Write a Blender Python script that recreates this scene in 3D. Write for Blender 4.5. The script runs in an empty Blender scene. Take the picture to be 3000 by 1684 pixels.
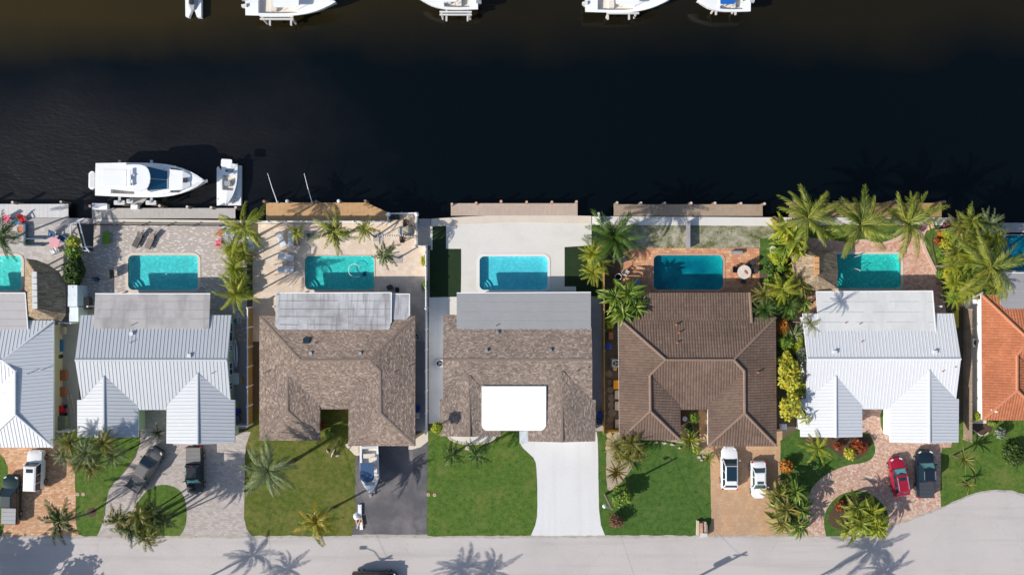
import bpy, bmesh, math, random
from mathutils import Vector, Matrix, noise
from mathutils.geometry import tessellate_polygon
R = math.radians
random.seed(7)
scene = bpy.context.scene
COL = scene.collection

# ---------------------------------------------------------------- camera, sky, sun
CAM_H, PPM = 90.0, 25.0            # camera height in metres, photo pixels per metre on the ground
cam_d = bpy.data.cameras.new('camera'); cam = bpy.data.objects.new('camera', cam_d); COL.objects.link(cam)
cam.location = (0, 0, CAM_H); cam.rotation_euler = (0, 0, 0)
cam_d.sensor_width = 36; cam_d.lens = 36 * CAM_H * PPM / 3000.0
cam_d.clip_start = 1; cam_d.clip_end = 2000
scene.camera = cam
SUN_EL = 33.3; SHX, SHY = 1.36, 0.69      # shadow offset per metre of height (to the right, up the picture)
world = bpy.data.worlds.new('World'); scene.world = world; world.use_nodes = True
wn = world.node_tree.nodes; bg = wn['Background']
sky = wn.new('ShaderNodeTexSky'); sky.sky_type = 'NISHITA'; sky.sun_disc = False
sky.sun_elevation = R(SUN_EL); sky.sun_rotation = math.atan2(-SHX, -SHY)
sky.air_density = 1.0; sky.dust_density = 1.0; sky.ozone_density = 1.0
world.node_tree.links.new(sky.outputs[0], bg.inputs[0]); bg.inputs[1].default_value = 0.115
sd = bpy.data.lights.new('sun', 'SUN'); sd.energy = 4.4; sd.angle = R(0.53); sd.color = (1.0, 0.95, 0.87)
sun = bpy.data.objects.new('sun', sd); COL.objects.link(sun)
sun.rotation_euler = Vector((SHX, SHY, -1)).to_track_quat('-Z', 'Y').to_euler()
vs = scene.view_settings; vs.view_transform = 'Standard'; vs.look = 'None'; vs.gamma = 1; vs.use_curve_mapping = False
vs.exposure = 0.25
scene.cycles.max_bounces = 6; scene.cycles.transparent_max_bounces = 12

def P(px, py, z=0.0):              # photo pixel at height z -> world point
    k = (CAM_H - z) / CAM_H / PPM
    return Vector(((px - 1500) * k, (842 - py) * k, z))

# ---------------------------------------------------------------- materials
MATS = {}
def _new(name):
    m = bpy.data.materials.new(name); m.use_nodes = True
    nt = m.node_tree; b = nt.nodes['Principled BSDF']
    return m, nt, nt.nodes, nt.links, b
def coords(nt, kind='Object'):
    return nt.nodes.new('ShaderNodeTexCoord').outputs[kind]
def geo_pos(nt):
    return nt.nodes.new('ShaderNodeNewGeometry').outputs['Position']
def noise_n(nt, vec, scale, detail=4, rough=.55):
    n = nt.nodes.new('ShaderNodeTexNoise'); n.inputs['Scale'].default_value = scale
    n.inputs['Detail'].default_value = detail; n.inputs['Roughness'].default_value = rough
    nt.links.new(vec, n.inputs['Vector']); return n.outputs['Fac']
def ramp(nt, fac, stops, interp='LINEAR'):
    r = nt.nodes.new('ShaderNodeValToRGB'); r.color_ramp.interpolation = interp
    e = r.color_ramp.elements
    while len(e) < len(stops): e.new(0.5)
    for i, (p, c) in enumerate(stops):
        e[i].position = p; e[i].color = (*c, 1) if len(c) == 3 else c
    nt.links.new(fac, r.inputs[0]); return r.outputs[0]
def mixc(nt, fac, a, b, mode='MIX'):
    m = nt.nodes.new('ShaderNodeMix'); m.data_type = 'RGBA'; m.blend_type = mode
    def put(sock, v):
        if hasattr(v, 'is_linked') or hasattr(v, 'links'): nt.links.new(v, sock)
        elif isinstance(v, (int, float)): sock.default_value = v
        else: sock.default_value = (*v, 1)
    put(m.inputs[0], fac); put(m.inputs[6], a); put(m.inputs[7], b); return m.outputs[2]
def math_n(nt, op, a, b=None, clamp=False):
    m = nt.nodes.new('ShaderNodeMath'); m.operation = op; m.use_clamp = clamp
    for i, v in enumerate((a, b)):
        if v is None: continue
        if isinstance(v, (int, float)): m.inputs[i].default_value = v
        else: nt.links.new(v, m.inputs[i])
    return m.outputs[0]
def bump(nt, b, h, strength=.3, dist=.02):
    n = nt.nodes.new('ShaderNodeBump'); n.inputs['Strength'].default_value = strength
    n.inputs['Distance'].default_value = dist
    nt.links.new(h, n.inputs['Height']); nt.links.new(n.outputs[0], b.inputs['Normal'])
def sc(c, k): return tuple(min(1, x * k) for x in c)

def plain(name, c, rough=.6, metal=0.0, var=.12, scale=3.0, bmp=0.0, spec=.5):
    if name in MATS: return MATS[name]
    m, nt, N, L, b = _new(name)
    if var:
        v = geo_pos(nt)
        f = noise_n(nt, v, scale, 5)
        f2 = noise_n(nt, v, scale * .13, 3)
        ff = math_n(nt, 'ADD', math_n(nt, 'MULTIPLY', f, .5), math_n(nt, 'MULTIPLY', f2, .5))
        L.new(ramp(nt, ff, [(.32, sc(c, 1 - var * 1.6)), (.68, sc(c, 1 + var * 1.1))]), b.inputs['Base Color'])
        if bmp: bump(nt, b, f, bmp, .02)
    else: b.inputs['Base Color'].default_value = (*c, 1)
    b.inputs['Roughness'].default_value = rough; b.inputs['Metallic'].default_value = metal
    b.inputs['Specular IOR Level'].default_value = spec
    MATS[name] = m; return m

def grass(name, dark, mid, light, dry, dryamt=.5, gs=.34):
    m, nt, N, L, b = _new(name); v = geo_pos(nt)
    f = noise_n(nt, v, 1.6, 9, .75); g = noise_n(nt, v, gs, 7, .7); h = noise_n(nt, v, 6.0, 3, .7)
    k = math_n(nt, 'ADD', math_n(nt, 'MULTIPLY', f, .6), math_n(nt, 'MULTIPLY', h, .4))
    c = ramp(nt, k, [(.36, dark), (.5, mid), (.64, light)])
    d = ramp(nt, math_n(nt, 'ADD', math_n(nt, 'MULTIPLY', g, .7), math_n(nt, 'MULTIPLY', f, .3)), [(.62 - dryamt * .25, (0, 0, 0)), (.72, (1, 1, 1))])
    L.new(mixc(nt, d, c, dry), b.inputs['Base Color'])
    b.inputs['Roughness'].default_value = .9; b.inputs['Specular IOR Level'].default_value = .15
    bump(nt, b, k, .7, .06); MATS[name] = m; return m

def pavers(name, cols, bw, bh, mortar=(.3, .27, .24), msize=.012, rot=0.0, blotch=None, bl=.35, rough=.8):
    m, nt, N, L, b = _new(name); v = geo_pos(nt)
    mp = N.new('ShaderNodeMapping'); mp.inputs['Rotation'].default_value = (0, 0, rot); L.new(v, mp.inputs[0])
    br = N.new('ShaderNodeTexBrick'); L.new(mp.outputs[0], br.inputs['Vector'])
    br.inputs['Color1'].default_value = (0, 0, 0, 1); br.inputs['Color2'].default_value = (1, 1, 1, 1); br.inputs['Mortar'].default_value = (.5, .5, .5, 1)
    br.inputs['Scale'].default_value = 1; br.inputs['Brick Width'].default_value = bw; br.inputs['Row Height'].default_value = bh
    br.inputs['Mortar Size'].default_value = msize; br.inputs['Bias'].default_value = 0
    n = len(cols); st = [(i / n, c) for i, c in enumerate(cols)]
    c = ramp(nt, br.outputs['Color'], st, 'CONSTANT')
    c = mixc(nt, br.outputs['Fac'], c, mortar)
    f = noise_n(nt, v, .35, 5, .65)
    if blotch: c = mixc(nt, math_n(nt, 'MULTIPLY', ramp(nt, f, [(.42, (0, 0, 0)), (.66, (1, 1, 1))]), bl), c, blotch)
    g = noise_n(nt, v, 6.0, 4)
    c = mixc(nt, .5, c, ramp(nt, g, [(.3, (.35, .35, .35)), (.7, (.65, .65, .65))]), 'OVERLAY')
    L.new(c, b.inputs['Base Color']); b.inputs['Roughness'].default_value = rough
    b.inputs['Specular IOR Level'].default_value = .25
    bump(nt, b, math_n(nt, 'SUBTRACT', 1.0, br.outputs['Fac']), .25, .01); MATS[name] = m; return m

def concrete(name, c, stain, amt=.4, crack=False, sscale=.25, streak=None, rough=.8):
    m, nt, N, L, b = _new(name); v = geo_pos(nt)
    f = noise_n(nt, v, sscale, 6, .62); g = noise_n(nt, v, 3.5, 5, .6)
    col = ramp(nt, g, [(.3, sc(c, .965)), (.7, sc(c, 1.025))])
    col = mixc(nt, math_n(nt, 'MULTIPLY', ramp(nt, f, [(.45, (0, 0, 0)), (.72, (1, 1, 1))]), amt), col, stain)
    if streak:
        mp = N.new('ShaderNodeMapping'); mp.inputs['Scale'].default_value = streak; L.new(v, mp.inputs[0])
        s = noise_n(nt, mp.outputs[0], 1.0, 4, .6)
        col = mixc(nt, math_n(nt, 'MULTIPLY', ramp(nt, s, [(.5, (0, 0, 0)), (.7, (1, 1, 1))]), amt), col, stain)
    if crack:
        vo = N.new('ShaderNodeTexVoronoi'); vo.feature = 'DISTANCE_TO_EDGE'; vo.inputs['Scale'].default_value = .09
        w = N.new('ShaderNodeVectorMath'); w.operation = 'ADD'
        nn = N.new('ShaderNodeTexNoise'); nn.inputs['Scale'].default_value = .4; nn.inputs['Detail'].default_value = 5; L.new(v, nn.inputs['Vector'])
        sv = N.new('ShaderNodeVectorMath'); sv.operation = 'SCALE'; sv.inputs['Scale'].default_value = 3.0; L.new(nn.outputs['Color'], sv.inputs[0])
        L.new(v, w.inputs[0]); L.new(sv.outputs[0], w.inputs[1]); L.new(w.outputs[0], vo.inputs['Vector'])
        col = mixc(nt, math_n(nt, 'MULTIPLY', ramp(nt, vo.outputs['Distance'], [(0, (1, 1, 1)), (.004, (0, 0, 0))]), .22), col, sc(c, .5))
    L.new(col, b.inputs['Base Color']); b.inputs['Roughness'].default_value = rough; b.inputs['Specular IOR Level'].default_value = .25
    bump(nt, b, g, .05, .01); MATS[name] = m; return m

def rnd_mat(name, cols, rough=.85, trans=0.0, bright=.2, spec=.2):
    """colour picked per piece from the face attribute 'rnd' plus fine noise; trans adds light passing through (leaves)"""
    m, nt, N, L, b = _new(name)
    a = N.new('ShaderNodeAttribute'); a.attribute_name = 'rnd'
    oi = N.new('ShaderNodeObjectInfo')
    fac = math_n(nt, 'FRACT', math_n(nt, 'ADD', a.outputs['Fac'], math_n(nt, 'MULTIPLY', oi.outputs['Random'], .0)))
    n = len(cols); c = ramp(nt, fac, [((i + .5) / n, k) for i, k in enumerate(cols)])
    g = noise_n(nt, geo_pos(nt), 5.0, 3)
    c = mixc(nt, bright, c, ramp(nt, g, [(.3, (.2, .2, .2)), (.7, (.8, .8, .8))]), 'OVERLAY')
    if not trans:
        g2 = noise_n(nt, geo_pos(nt), .22, 5, .65)
        c = mixc(nt, .55, c, ramp(nt, g2, [(.35, (.36, .36, .36)), (.65, (.62, .61, .60))]), 'OVERLAY')
    L.new(c, b.inputs['Base Color']); b.inputs['Roughness'].default_value = rough; b.inputs['Specular IOR Level'].default_value = spec
    if trans:
        t = N.new('ShaderNodeBsdfTranslucent'); L.new(c, t.inputs[0])
        mx = N.new('ShaderNodeMixShader'); mx.inputs[0].default_value = trans
        L.new(b.outputs[0], mx.inputs[1]); L.new(t.outputs[0], mx.inputs[2])
        L.new(mx.outputs[0], N['Material Output'].inputs['Surface'])
    MATS[name] = m; return m

def leaf_mat(name, cols, trans=.35):
    """frond colour: varies from frond to frond (object random) and leaflet to leaflet ('rnd')"""
    m, nt, N, L, b = _new(name)
    a = N.new('ShaderNodeAttribute'); a.attribute_name = 'rnd'
    oi = N.new('ShaderNodeObjectInfo')
    fac = math_n(nt, 'ADD', math_n(nt, 'MULTIPLY', a.outputs['Fac'], .4), math_n(nt, 'MULTIPLY', oi.outputs['Random'], .6))
    n = len(cols); c = ramp(nt, fac, [((i + .5) / n, k) for i, k in enumerate(cols)])
    L.new(c, b.inputs['Base Color']); b.inputs['Roughness'].default_value = .45; b.inputs['Specular IOR Level'].default_value = .4
    t = N.new('ShaderNodeBsdfTranslucent'); L.new(c, t.inputs[0])
    mx = N.new('ShaderNodeMixShader'); mx.inputs[0].default_value = trans
    L.new(b.outputs[0], mx.inputs[1]); L.new(t.outputs[0], mx.inputs[2]); L.new(mx.outputs[0], N['Material Output'].inputs['Surface'])
    MATS[name] = m; return m

# ---------------------------------------------------------------- object helpers
def tag(o, label=None, cat=None, group=None, kind=None):
    if label: o['label'] = label
    if cat: o['category'] = cat
    if group: o['group'] = group
    if kind: o['kind'] = kind
    return o
def thing(name, label, cat, loc=(0, 0, 0), rz=0.0, group=None):
    o = bpy.data.objects.new(name, None); o.empty_display_size = .3; COL.objects.link(o)
    o.location = loc; o.rotation_euler = (0, 0, rz); return tag(o, label, cat, group)
def wloc(o):
    v = Vector((0, 0, 0))
    while o is not None: v += o.location; o = o.parent
    return v
def link(name, me, parent=None, loc=(0, 0, 0), rot=(0, 0, 0), scl=(1, 1, 1)):
    o = bpy.data.objects.new(name, me); COL.objects.link(o)
    o.location = loc; o.rotation_euler = rot; o.scale = scl
    if parent: o.parent = parent
    return o

class MB:
    """collects faces; build() links them as one mesh object.  World coordinates unless local=True"""
    def __init__(s): s.v = []; s.f = []; s.r = []
    def face(s, pts, r=0.0):
        i = len(s.v); s.v += [tuple(p) for p in pts]; s.f.append(tuple(range(i, i + len(pts)))); s.r.append(r)
    def poly(s, pts, holes=(), r=0.0):
        loops = [[Vector(p) for p in pts]] + [[Vector(p) for p in h] for h in holes]
        flat = [p for l in loops for p in l]; i = len(s.v); s.v += [tuple(p) for p in flat]
        for t in tessellate_polygon(loops):
            a, b, c = [flat[k] for k in t]
            t = t if (b - a).cross(c - a).z >= 0 else t[::-1]
            s.f.append(tuple(i + k for k in t)); s.r.append(r)
    def prism(s, pts, z0, z1, r=0.0, top=True, bottom=False):
        p = [Vector((q[0], q[1], 0)) for q in pts]
        area = sum(a.x * b.y - b.x * a.y for a, b in zip(p, p[1:] + p[:1]))
        if area < 0: p.reverse()
        n = len(p)
        for k in range(n):
            a, b = p[k], p[(k + 1) % n]
            s.face([(a.x, a.y, z0), (b.x, b.y, z0), (b.x, b.y, z1), (a.x, a.y, z1)], r)
        if top: s.poly([(q.x, q.y, z1) for q in p], r=r)
        if bottom: s.poly([(q.x, q.y, z0) for q in p], r=r)
    def box(s, x0, x1, y0, y1, z0, z1, r=0.0, bev=0.0):
        if bev:
            e = bev
            pts = [(x0 + e, y0), (x1 - e, y0), (x1, y0 + e), (x1, y1 - e), (x1 - e, y1), (x0 + e, y1), (x0, y1 - e), (x0, y0 + e)]
            s.prism(pts, z0, z1, r)
        else: s.prism([(x0, y0), (x1, y0), (x1, y1), (x0, y1)], z0, z1, r, True, True)
    def obox(s, c, hx, hy, z0, z1, ang, r=0.0):
        ca, sa = math.cos(ang), math.sin(ang)
        s.prism([(c[0] + x * ca - y * sa, c[1] + x * sa + y * ca) for x, y in ((-hx, -hy), (hx, -hy), (hx, hy), (-hx, hy))], z0, z1, r, True, True)
    def tube(s, pts, rad, n=8, r=0.0, cap=True):
        pts = [Vector(p) for p in pts]; rr = rad if isinstance(rad, (list, tuple)) else [rad] * len(pts)
        rings = []
        for k, p in enumerate(pts):
            d = (pts[min(k + 1, len(pts) - 1)] - pts[max(k - 1, 0)]).normalized()
            u = d.orthogonal().normalized() if abs(d.z) < .9 else Vector((1, 0, 0)).cross(d).normalized()
            w = d.cross(u)
            rings.append([p + (u * math.cos(2 * math.pi * j / n) + w * math.sin(2 * math.pi * j / n)) * rr[k] for j in range(n)])
        for a, b in zip(rings, rings[1:]):
            for j in range(n): s.face([a[j], a[(j + 1) % n], b[(j + 1) % n], b[j]], r)
        if cap: s.face(rings[0][::-1], r); s.face(rings[-1], r)
    def cyl(s, c, rad, z0, z1, n=14, r=0.0, rad1=None):
        s.tube([(c[0], c[1], z0), (c[0], c[1], z1)], [rad, rad if rad1 is None else rad1], n, r)
    def beam(s, a, b, w, h, r=0.0):
        a, b = Vector(a), Vector(b); d = (b - a).normalized(); u = d.cross(Vector((0, 0, 1))).normalized(); n = u.cross(d)
        q = lambda p: [p - u * w / 2, p + u * w / 2, p + u * w / 4 + n * h, p - u * w / 4 + n * h]
        A, B = q(a), q(b)
        for k in range(4): s.face([A[k], A[(k + 1) % 4], B[(k + 1) % 4], B[k]], r)
        s.face(A[::-1], r); s.face(B, r)
    def bar(s, a, b, w, h, r=0.0):
        a, b = Vector(a), Vector(b); d = (b - a).normalized()
        u = d.cross(Vector((0, 0, 1))); u = u.normalized() if u.length > 1e-4 else Vector((1, 0, 0)); n = u.cross(d)
        q = lambda p: [p - u * w / 2 - n * h / 2, p + u * w / 2 - n * h / 2, p + u * w / 2 + n * h / 2, p - u * w / 2 + n * h / 2]
        A, B = q(a), q(b)
        for k in range(4): s.face([A[k], A[(k + 1) % 4], B[(k + 1) % 4], B[k]], r)
        s.face(A[::-1], r); s.face(B, r)
    def loft(s, rings, r=0.0, closed=False, cap=True):
        for a, b in zip(rings, rings[1:]):
            n = len(a); m = n if closed else n - 1
            for j in range(m): s.face([a[j], a[(j + 1) % n], b[(j + 1) % n], b[j]], r)
        if cap: s.face(rings[0][::-1], r); s.face(rings[-1], r)
    def mesh(s, name, m, smooth=False, off=None, weld=False):
        me = bpy.data.meshes.new(name)
        v = s.v if off is None else [(p[0] - off.x, p[1] - off.y, p[2] - off.z) for p in s.v]
        me.from_pydata(v, [], s.f)
        if any(s.r):
            at = me.attributes.new('rnd', 'FLOAT', 'FACE'); at.data.foreach_set('value', s.r)
        me.materials.append(m)
        if weld or smooth:
            bm = bmesh.new(); bm.from_mesh(me); bmesh.ops.remove_doubles(bm, verts=bm.verts, dist=.0005)
            if smooth:
                bmesh.ops.recalc_face_normals(bm, faces=bm.faces)
                for f in bm.faces: f.smooth = True
            bm.to_mesh(me); bm.free()
            if smooth and hasattr(me, 'set_sharp_from_angle'): me.set_sharp_from_angle(angle=R(38))
        me.update(); return me
    def build(s, name, m, parent=None, smooth=False, local=False, kind=None, label=None):
        off = None
        if not local and parent is not None: off = wloc(parent)
        o = link(name, s.mesh(name, m, smooth, off), parent)
        if kind: o['kind'] = kind
        if label: o['label'] = label
        return o

def circ(c, r, n=16, ry=None, a0=0.0):
    ry = r if ry is None else ry
    return [(c[0] + r * math.cos(a0 + 2 * math.pi * k / n), c[1] + ry * math.sin(a0 + 2 * math.pi * k / n)) for k in range(n)]
def rrect(x0, x1, y0, y1, r, n=5):
    out = []
    for cx, cy, a in ((x1 - r, y1 - r, 0), (x0 + r, y1 - r, 90), (x0 + r, y0 + r, 180), (x1 - r, y0 + r, 270)):
        for k in range(n + 1): t = R(a + 90 * k / n); out.append((cx + r * math.cos(t), cy + r * math.sin(t)))
    return out
def smooth_px(pts, it=2, closed=True):
    for _ in range(it):
        o = []
        n = len(pts)
        for k in range(n if closed else n - 1):
            a, b = pts[k], pts[(k + 1) % n]
            o += [(a[0] * .75 + b[0] * .25, a[1] * .75 + b[1] * .25), (a[0] * .25 + b[0] * .75, a[1] * .25 + b[1] * .75)]
        pts = o
    return pts
def inset(pts, d):
    p = [Vector((q[0], q[1])) for q in pts]; n = len(p)
    area = sum(p[k].x * p[(k + 1) % n].y - p[(k + 1) % n].x * p[k].y for k in range(n)); s = 1 if area > 0 else -1
    out = []
    for k in range(n):
        a, b, c = p[k - 1], p[k], p[(k + 1) % n]
        e1, e2 = (b - a).normalized(), (c - b).normalized()
        n1, n2 = Vector((-e1.y, e1.x)) * s, Vector((-e2.y, e2.x)) * s
        m = (n1 + n2); m = m / max(.3, m.length_squared / 2) if m.length > 1e-6 else n1
        out.append(b + m * d * (1 if m.length < 3 else 3 / m.length))
    return [(q.x, q.y) for q in out]
_ns = [0]
def rag(px, amp, step=14.0):
    """uneven outline: grass creeping over edges, chipped slabs"""
    out = []; n = len(px)
    for k in range(n):
        a, b = px[k], px[(k + 1) % n]; L = math.hypot(b[0] - a[0], b[1] - a[1])
        m = max(1, min(260, int(L / step))) if L < 5000 else 1
        for j in range(m):
            t = j / m; x, y = a[0] + (b[0] - a[0]) * t, a[1] + (b[1] - a[1]) * t
            if m > 1: x += amp * 2.2 * noise.noise(Vector((x * .13, y * .13, 1))); y += amp * 2.2 * noise.noise(Vector((x * .13, y * .13, 7)))
            out.append((x, y))
    return out
RAG = {'lawn': 1.4, 'lawn_island': 1.2, 'planting_bed': 1.6, 'driveway': .9, 'road': .0, 'yard': 1.5, 'apron': .8, 'driveway_strip': 1.0, 'driveway_edge': .8, 'road_edge': 2.0, 'patio': .5}
def sheet(name, px, z, m, holes=(), label=None, amp=None):
    a = RAG.get(name, 0) if amp is None else amp
    if a: px = rag(px, a)
    _ns[0] += 1; z = z + .00005 * _ns[0]
    mb = MB(); mb.poly([P(*q, 0) + Vector((0, 0, z)) for q in px], [[P(*q, 0) + Vector((0, 0, z)) for q in h] for h in holes])
    o = mb.build(name, m); return tag(o, label, kind='structure')
# ---------------------------------------------------------------- material library
M_SOIL = concrete('soil', (.13, .10, .07), (.06, .07, .03), .7, sscale=.6)
M_MULCH = concrete('mulch', (.10, .06, .04), (.05, .035, .02), .6, sscale=1.2)
M_SANDY = concrete('sandy_bed', (.42, .34, .26), (.16, .17, .07), .8, sscale=.9)
M_LAWN_G = grass('lawn_green', (.030, .066, .010), (.075, .138, .022), (.125, .19, .036), (.17, .18, .05), .5)
M_LAWN_Y = grass('lawn_dry', (.042, .064, .010), (.088, .118, .018), (.135, .155, .03), (.22, .18, .06), .66)
M_LAWN_D = grass('lawn_deep', (.026, .062, .012), (.060, .122, .022), (.098, .165, .036), (.13, .165, .05), .42)
M_SCRUB = grass('scrub_lawn', (.06, .085, .02), (.12, .13, .05), (.2, .18, .09), (.58, .51, .42), .85, .75)
M_TURF = plain('artificial_turf', (.010, .030, .006), .95, var=.2, scale=9, bmp=.4)
M_ROAD = concrete('road_concrete', (.505, .462, .442), (.40, .365, .35), .6, True, .13, streak=(.05, .9, 1))
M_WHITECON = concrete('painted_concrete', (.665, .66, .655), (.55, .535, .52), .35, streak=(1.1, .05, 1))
M_CREAMCON = concrete('cream_concrete', (.66, .63, .58), (.55, .52, .47), .45, streak=(.25, .5, 1))
M_CAP = concrete('seawall_concrete', (.64, .56, .46), (.5, .43, .35), .4, sscale=.5)
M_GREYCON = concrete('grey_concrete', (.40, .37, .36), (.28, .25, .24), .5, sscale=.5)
M_TANCON = pavers('tan_stamped_concrete', [(.50, .31, .18), (.52, .335, .20), (.48, .29, .165)], .5, .5, (.42, .26, .15), .012, 0, (.36, .26, .19), .5)
M_ASPH = concrete('asphalt', (.105, .10, .108), (.27, .24, .235), .6, True, .28)
M_ASPH2 = concrete('asphalt_patch', (.10, .097, .105), (.25, .225, .22), .55, True, .45)
M_PAV_OR = pavers('orange_pavers', [(.58, .32, .17), (.50, .26, .13), (.64, .40, .24), (.54, .30, .16), (.68, .46, .32)], .40, .20, (.34, .2, .12), .012, 0, (.42, .25, .15), .5)
M_PAV_GR = pavers('grey_pavers', [(.43, .38, .35), (.49, .44, .41), (.40, .34, .31), (.52, .46, .43), (.46, .41, .38)], .42, .22, (.3, .26, .24), .012, 0, (.38, .33, .30), .5)
M_PAV_H6 = pavers('mixed_brick_pavers', [(.53, .34, .25), (.63, .46, .36), (.46, .28, .21), (.67, .53, .44), (.57, .39, .30), (.50, .33, .26)], .27, .22, (.36, .22, .16), .014, .25, (.44, .25, .19), .35)
M_PAV_POOL = pavers('flecked_patio_pavers', [(.43, .375, .335), (.45, .39, .35), (.72, .67, .62), (.42, .36, .32), (.47, .40, .36), (.44, .38, .34), (.46, .40, .35), (.68, .63, .58), (.43, .37, .33), (.45, .39, .34)], .30, .115, (.37, .32, .28), .010, 0, (.49, .42, .37), .3)
M_PAV_H1 = pavers('pale_stone_pavers', [(.46, .42, .39), (.50, .46, .43), (.43, .39, .36), (.55, .51, .48)], .6, .5, (.36, .33, .31), .01, .3, (.5, .45, .41), .4)
M_TRAV = pavers('travertine', [(.68, .55, .43), (.72, .60, .48), (.66, .53, .42), (.75, .62, .50), (.70, .54, .40)], .62, .5, (.56, .45, .36), .010, 0, (.55, .45, .38), .45)
M_BRK_H5 = pavers('terracotta_patio_tiles', [(.58, .25, .13), (.66, .35, .17), (.52, .22, .12), (.63, .30, .16), (.68, .42, .22)], .42, .36, (.38, .17, .10), .016, 0, (.50, .27, .18), .4)
M_BRK_H6 = pavers('salmon_patio_bricks', [(.56, .30, .22), (.64, .40, .30), (.50, .25, .18), (.60, .34, .25), (.68, .47, .37)], .3, .22, (.5, .28, .2), .010, .5, (.62, .42, .33), .4)
M_KERB = plain('pale_kerb', (.62, .44, .35), .8, var=.08)
M_COPE_W = plain('white_coping', (.74, .72, .68), .6, var=.05)
M_COPE_B = plain('sandstone_coping', (.64, .55, .45), .7, var=.08)
M_COPE_R = plain('brick_coping', (.54, .30, .20), .8, var=.15, scale=7)
M_WOOD_T = plain('golden_dock_wood', (.56, .335, .16), .75, var=.12, scale=2)
M_WOOD_G = plain('grey_dock_wood', (.46, .43, .40), .75, var=.08, scale=2)
M_WOOD_P = plain('pinkish_dock_wood', (.50, .385, .31), .75, var=.08, scale=2)
M_WOOD_B = plain('tan_dock_wood', (.36, .27, .19), .75, var=.12, scale=2)
M_WOOD_W = plain('whitewashed_dock_wood', (.60, .59, .58), .7, var=.06, scale=2)
M_WOOD_O = plain('ochre_dock_wood', (.36, .24, .09), .8, var=.2, scale=2)
M_PILE = plain('piling_wood', (.24, .175, .12), .85, var=.2, scale=5)
M_PILEEND = plain('piling_top', (.62, .36, .25), .8, var=.15, scale=9)
M_PILEG = plain('piling_cap_grey', (.58, .5, .47), .7, var=.1)
M_WHITE = plain('white_paint', (.80, .80, .80), .45, var=.03)
M_GEL = plain('white_gelcoat', (.82, .82, .82), .22, var=.03, scale=1.0)
M_CREAMGEL = plain('cream_gelcoat', (.72, .66, .58), .35, var=.05, scale=1.0)
M_GREYP = plain('grey_plastic', (.32, .33, .35), .5, var=.06)
M_DARK = plain('dark_plastic', (.025, .026, .03), .5, var=.1)
M_BLACK = plain('black_rubber', (.012, .012, .013), .8, var=0)
M_ALU = plain('aluminium', (.62, .63, .65), .35, .8, var=.06)
M_STEEL = plain('galvanised_steel', (.5, .52, .54), .4, .7, var=.1)
M_GLASS = plain('tinted_glass', (.012, .03, .045), .04, var=0, spec=.8)
M_BLUEGLASS = plain('blue_windscreen', (.008, .10, .19), .05, var=0, spec=.8)
M_TEALSHADE = plain('teal_sunshade', (.13, .42, .42), .35, var=.1)
M_BLUE = plain('blue_plastic', (.008, .05, .32), .4, var=.1)
M_NAVY = plain('navy_canvas', (.02, .075, .18), .6, var=.12)
M_RED = plain('red_plastic', (.62, .02, .05), .4, var=.1)
M_PINK = plain('pink_plastic', (.72, .10, .20), .45, var=.1)
M_PALEPINK = plain('pale_pink_plastic', (.74, .34, .38), .5, var=.06)
M_LIME = plain('lime_mat', (.13, .25, .02), .8, var=.1)
M_ORANGE = plain('orange_plastic', (.80, .32, .01), .45, var=.06)
M_BROWN = plain('brown_wicker', (.10, .075, .06), .8, var=.2, scale=12)
M_CUSH = plain('taupe_cushion', (.24, .19, .165), .85, var=.1)
M_PLANK = plain('weathered_board', (.32, .24, .17), .85, var=.2, scale=5)
M_TERRA = plain('terracotta', (.52, .19, .09), .8, var=.1)
M_STONE = plain('pale_stone', (.55, .46, .38), .85, var=.15)
M_SLATE = plain('stepping_stone', (.24, .185, .15), .9, var=.14)
M_TRUNK = plain('palm_trunk', (.20, .165, .13), .9, var=.25, scale=6, bmp=.5)
M_BARK = plain('bark', (.12, .085, .06), .9, var=.25, scale=6)
M_TEALP = plain('teal_plastic', (.0, .28, .26), .45, var=.1)
M_FENCE_V = plain('white_vinyl', (.78, .78, .79), .45, var=.03)
M_TANK = plain('light_grey_metal', (.58, .58, .57), .5, var=.05)

def translucent_paint(name, c, t=.45):
    m, nt, N, L, b = _new(name)
    f = noise_n(nt, geo_pos(nt), 3.0, 4); col = ramp(nt, f, [(.3, sc(c, .85)), (.7, sc(c, 1.08))])
    L.new(col, b.inputs['Base Color']); b.inputs['Roughness'].default_value = .6
    tr = N.new('ShaderNodeBsdfTranslucent'); L.new(col, tr.inputs[0])
    mx = N.new('ShaderNodeMixShader'); mx.inputs[0].default_value = t
    L.new(b.outputs[0], mx.inputs[1]); L.new(tr.outputs[0], mx.inputs[2]); L.new(mx.outputs[0], N['Material Output'].inputs['Surface'])
    MATS[name] = m; return m
M_FENCE_Y = translucent_paint('yellow_fence_board', (.66, .46, .16), .5)
M_SCREEN = plain('dark_screen', (.06, .06, .06), .8, var=.1)

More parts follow.
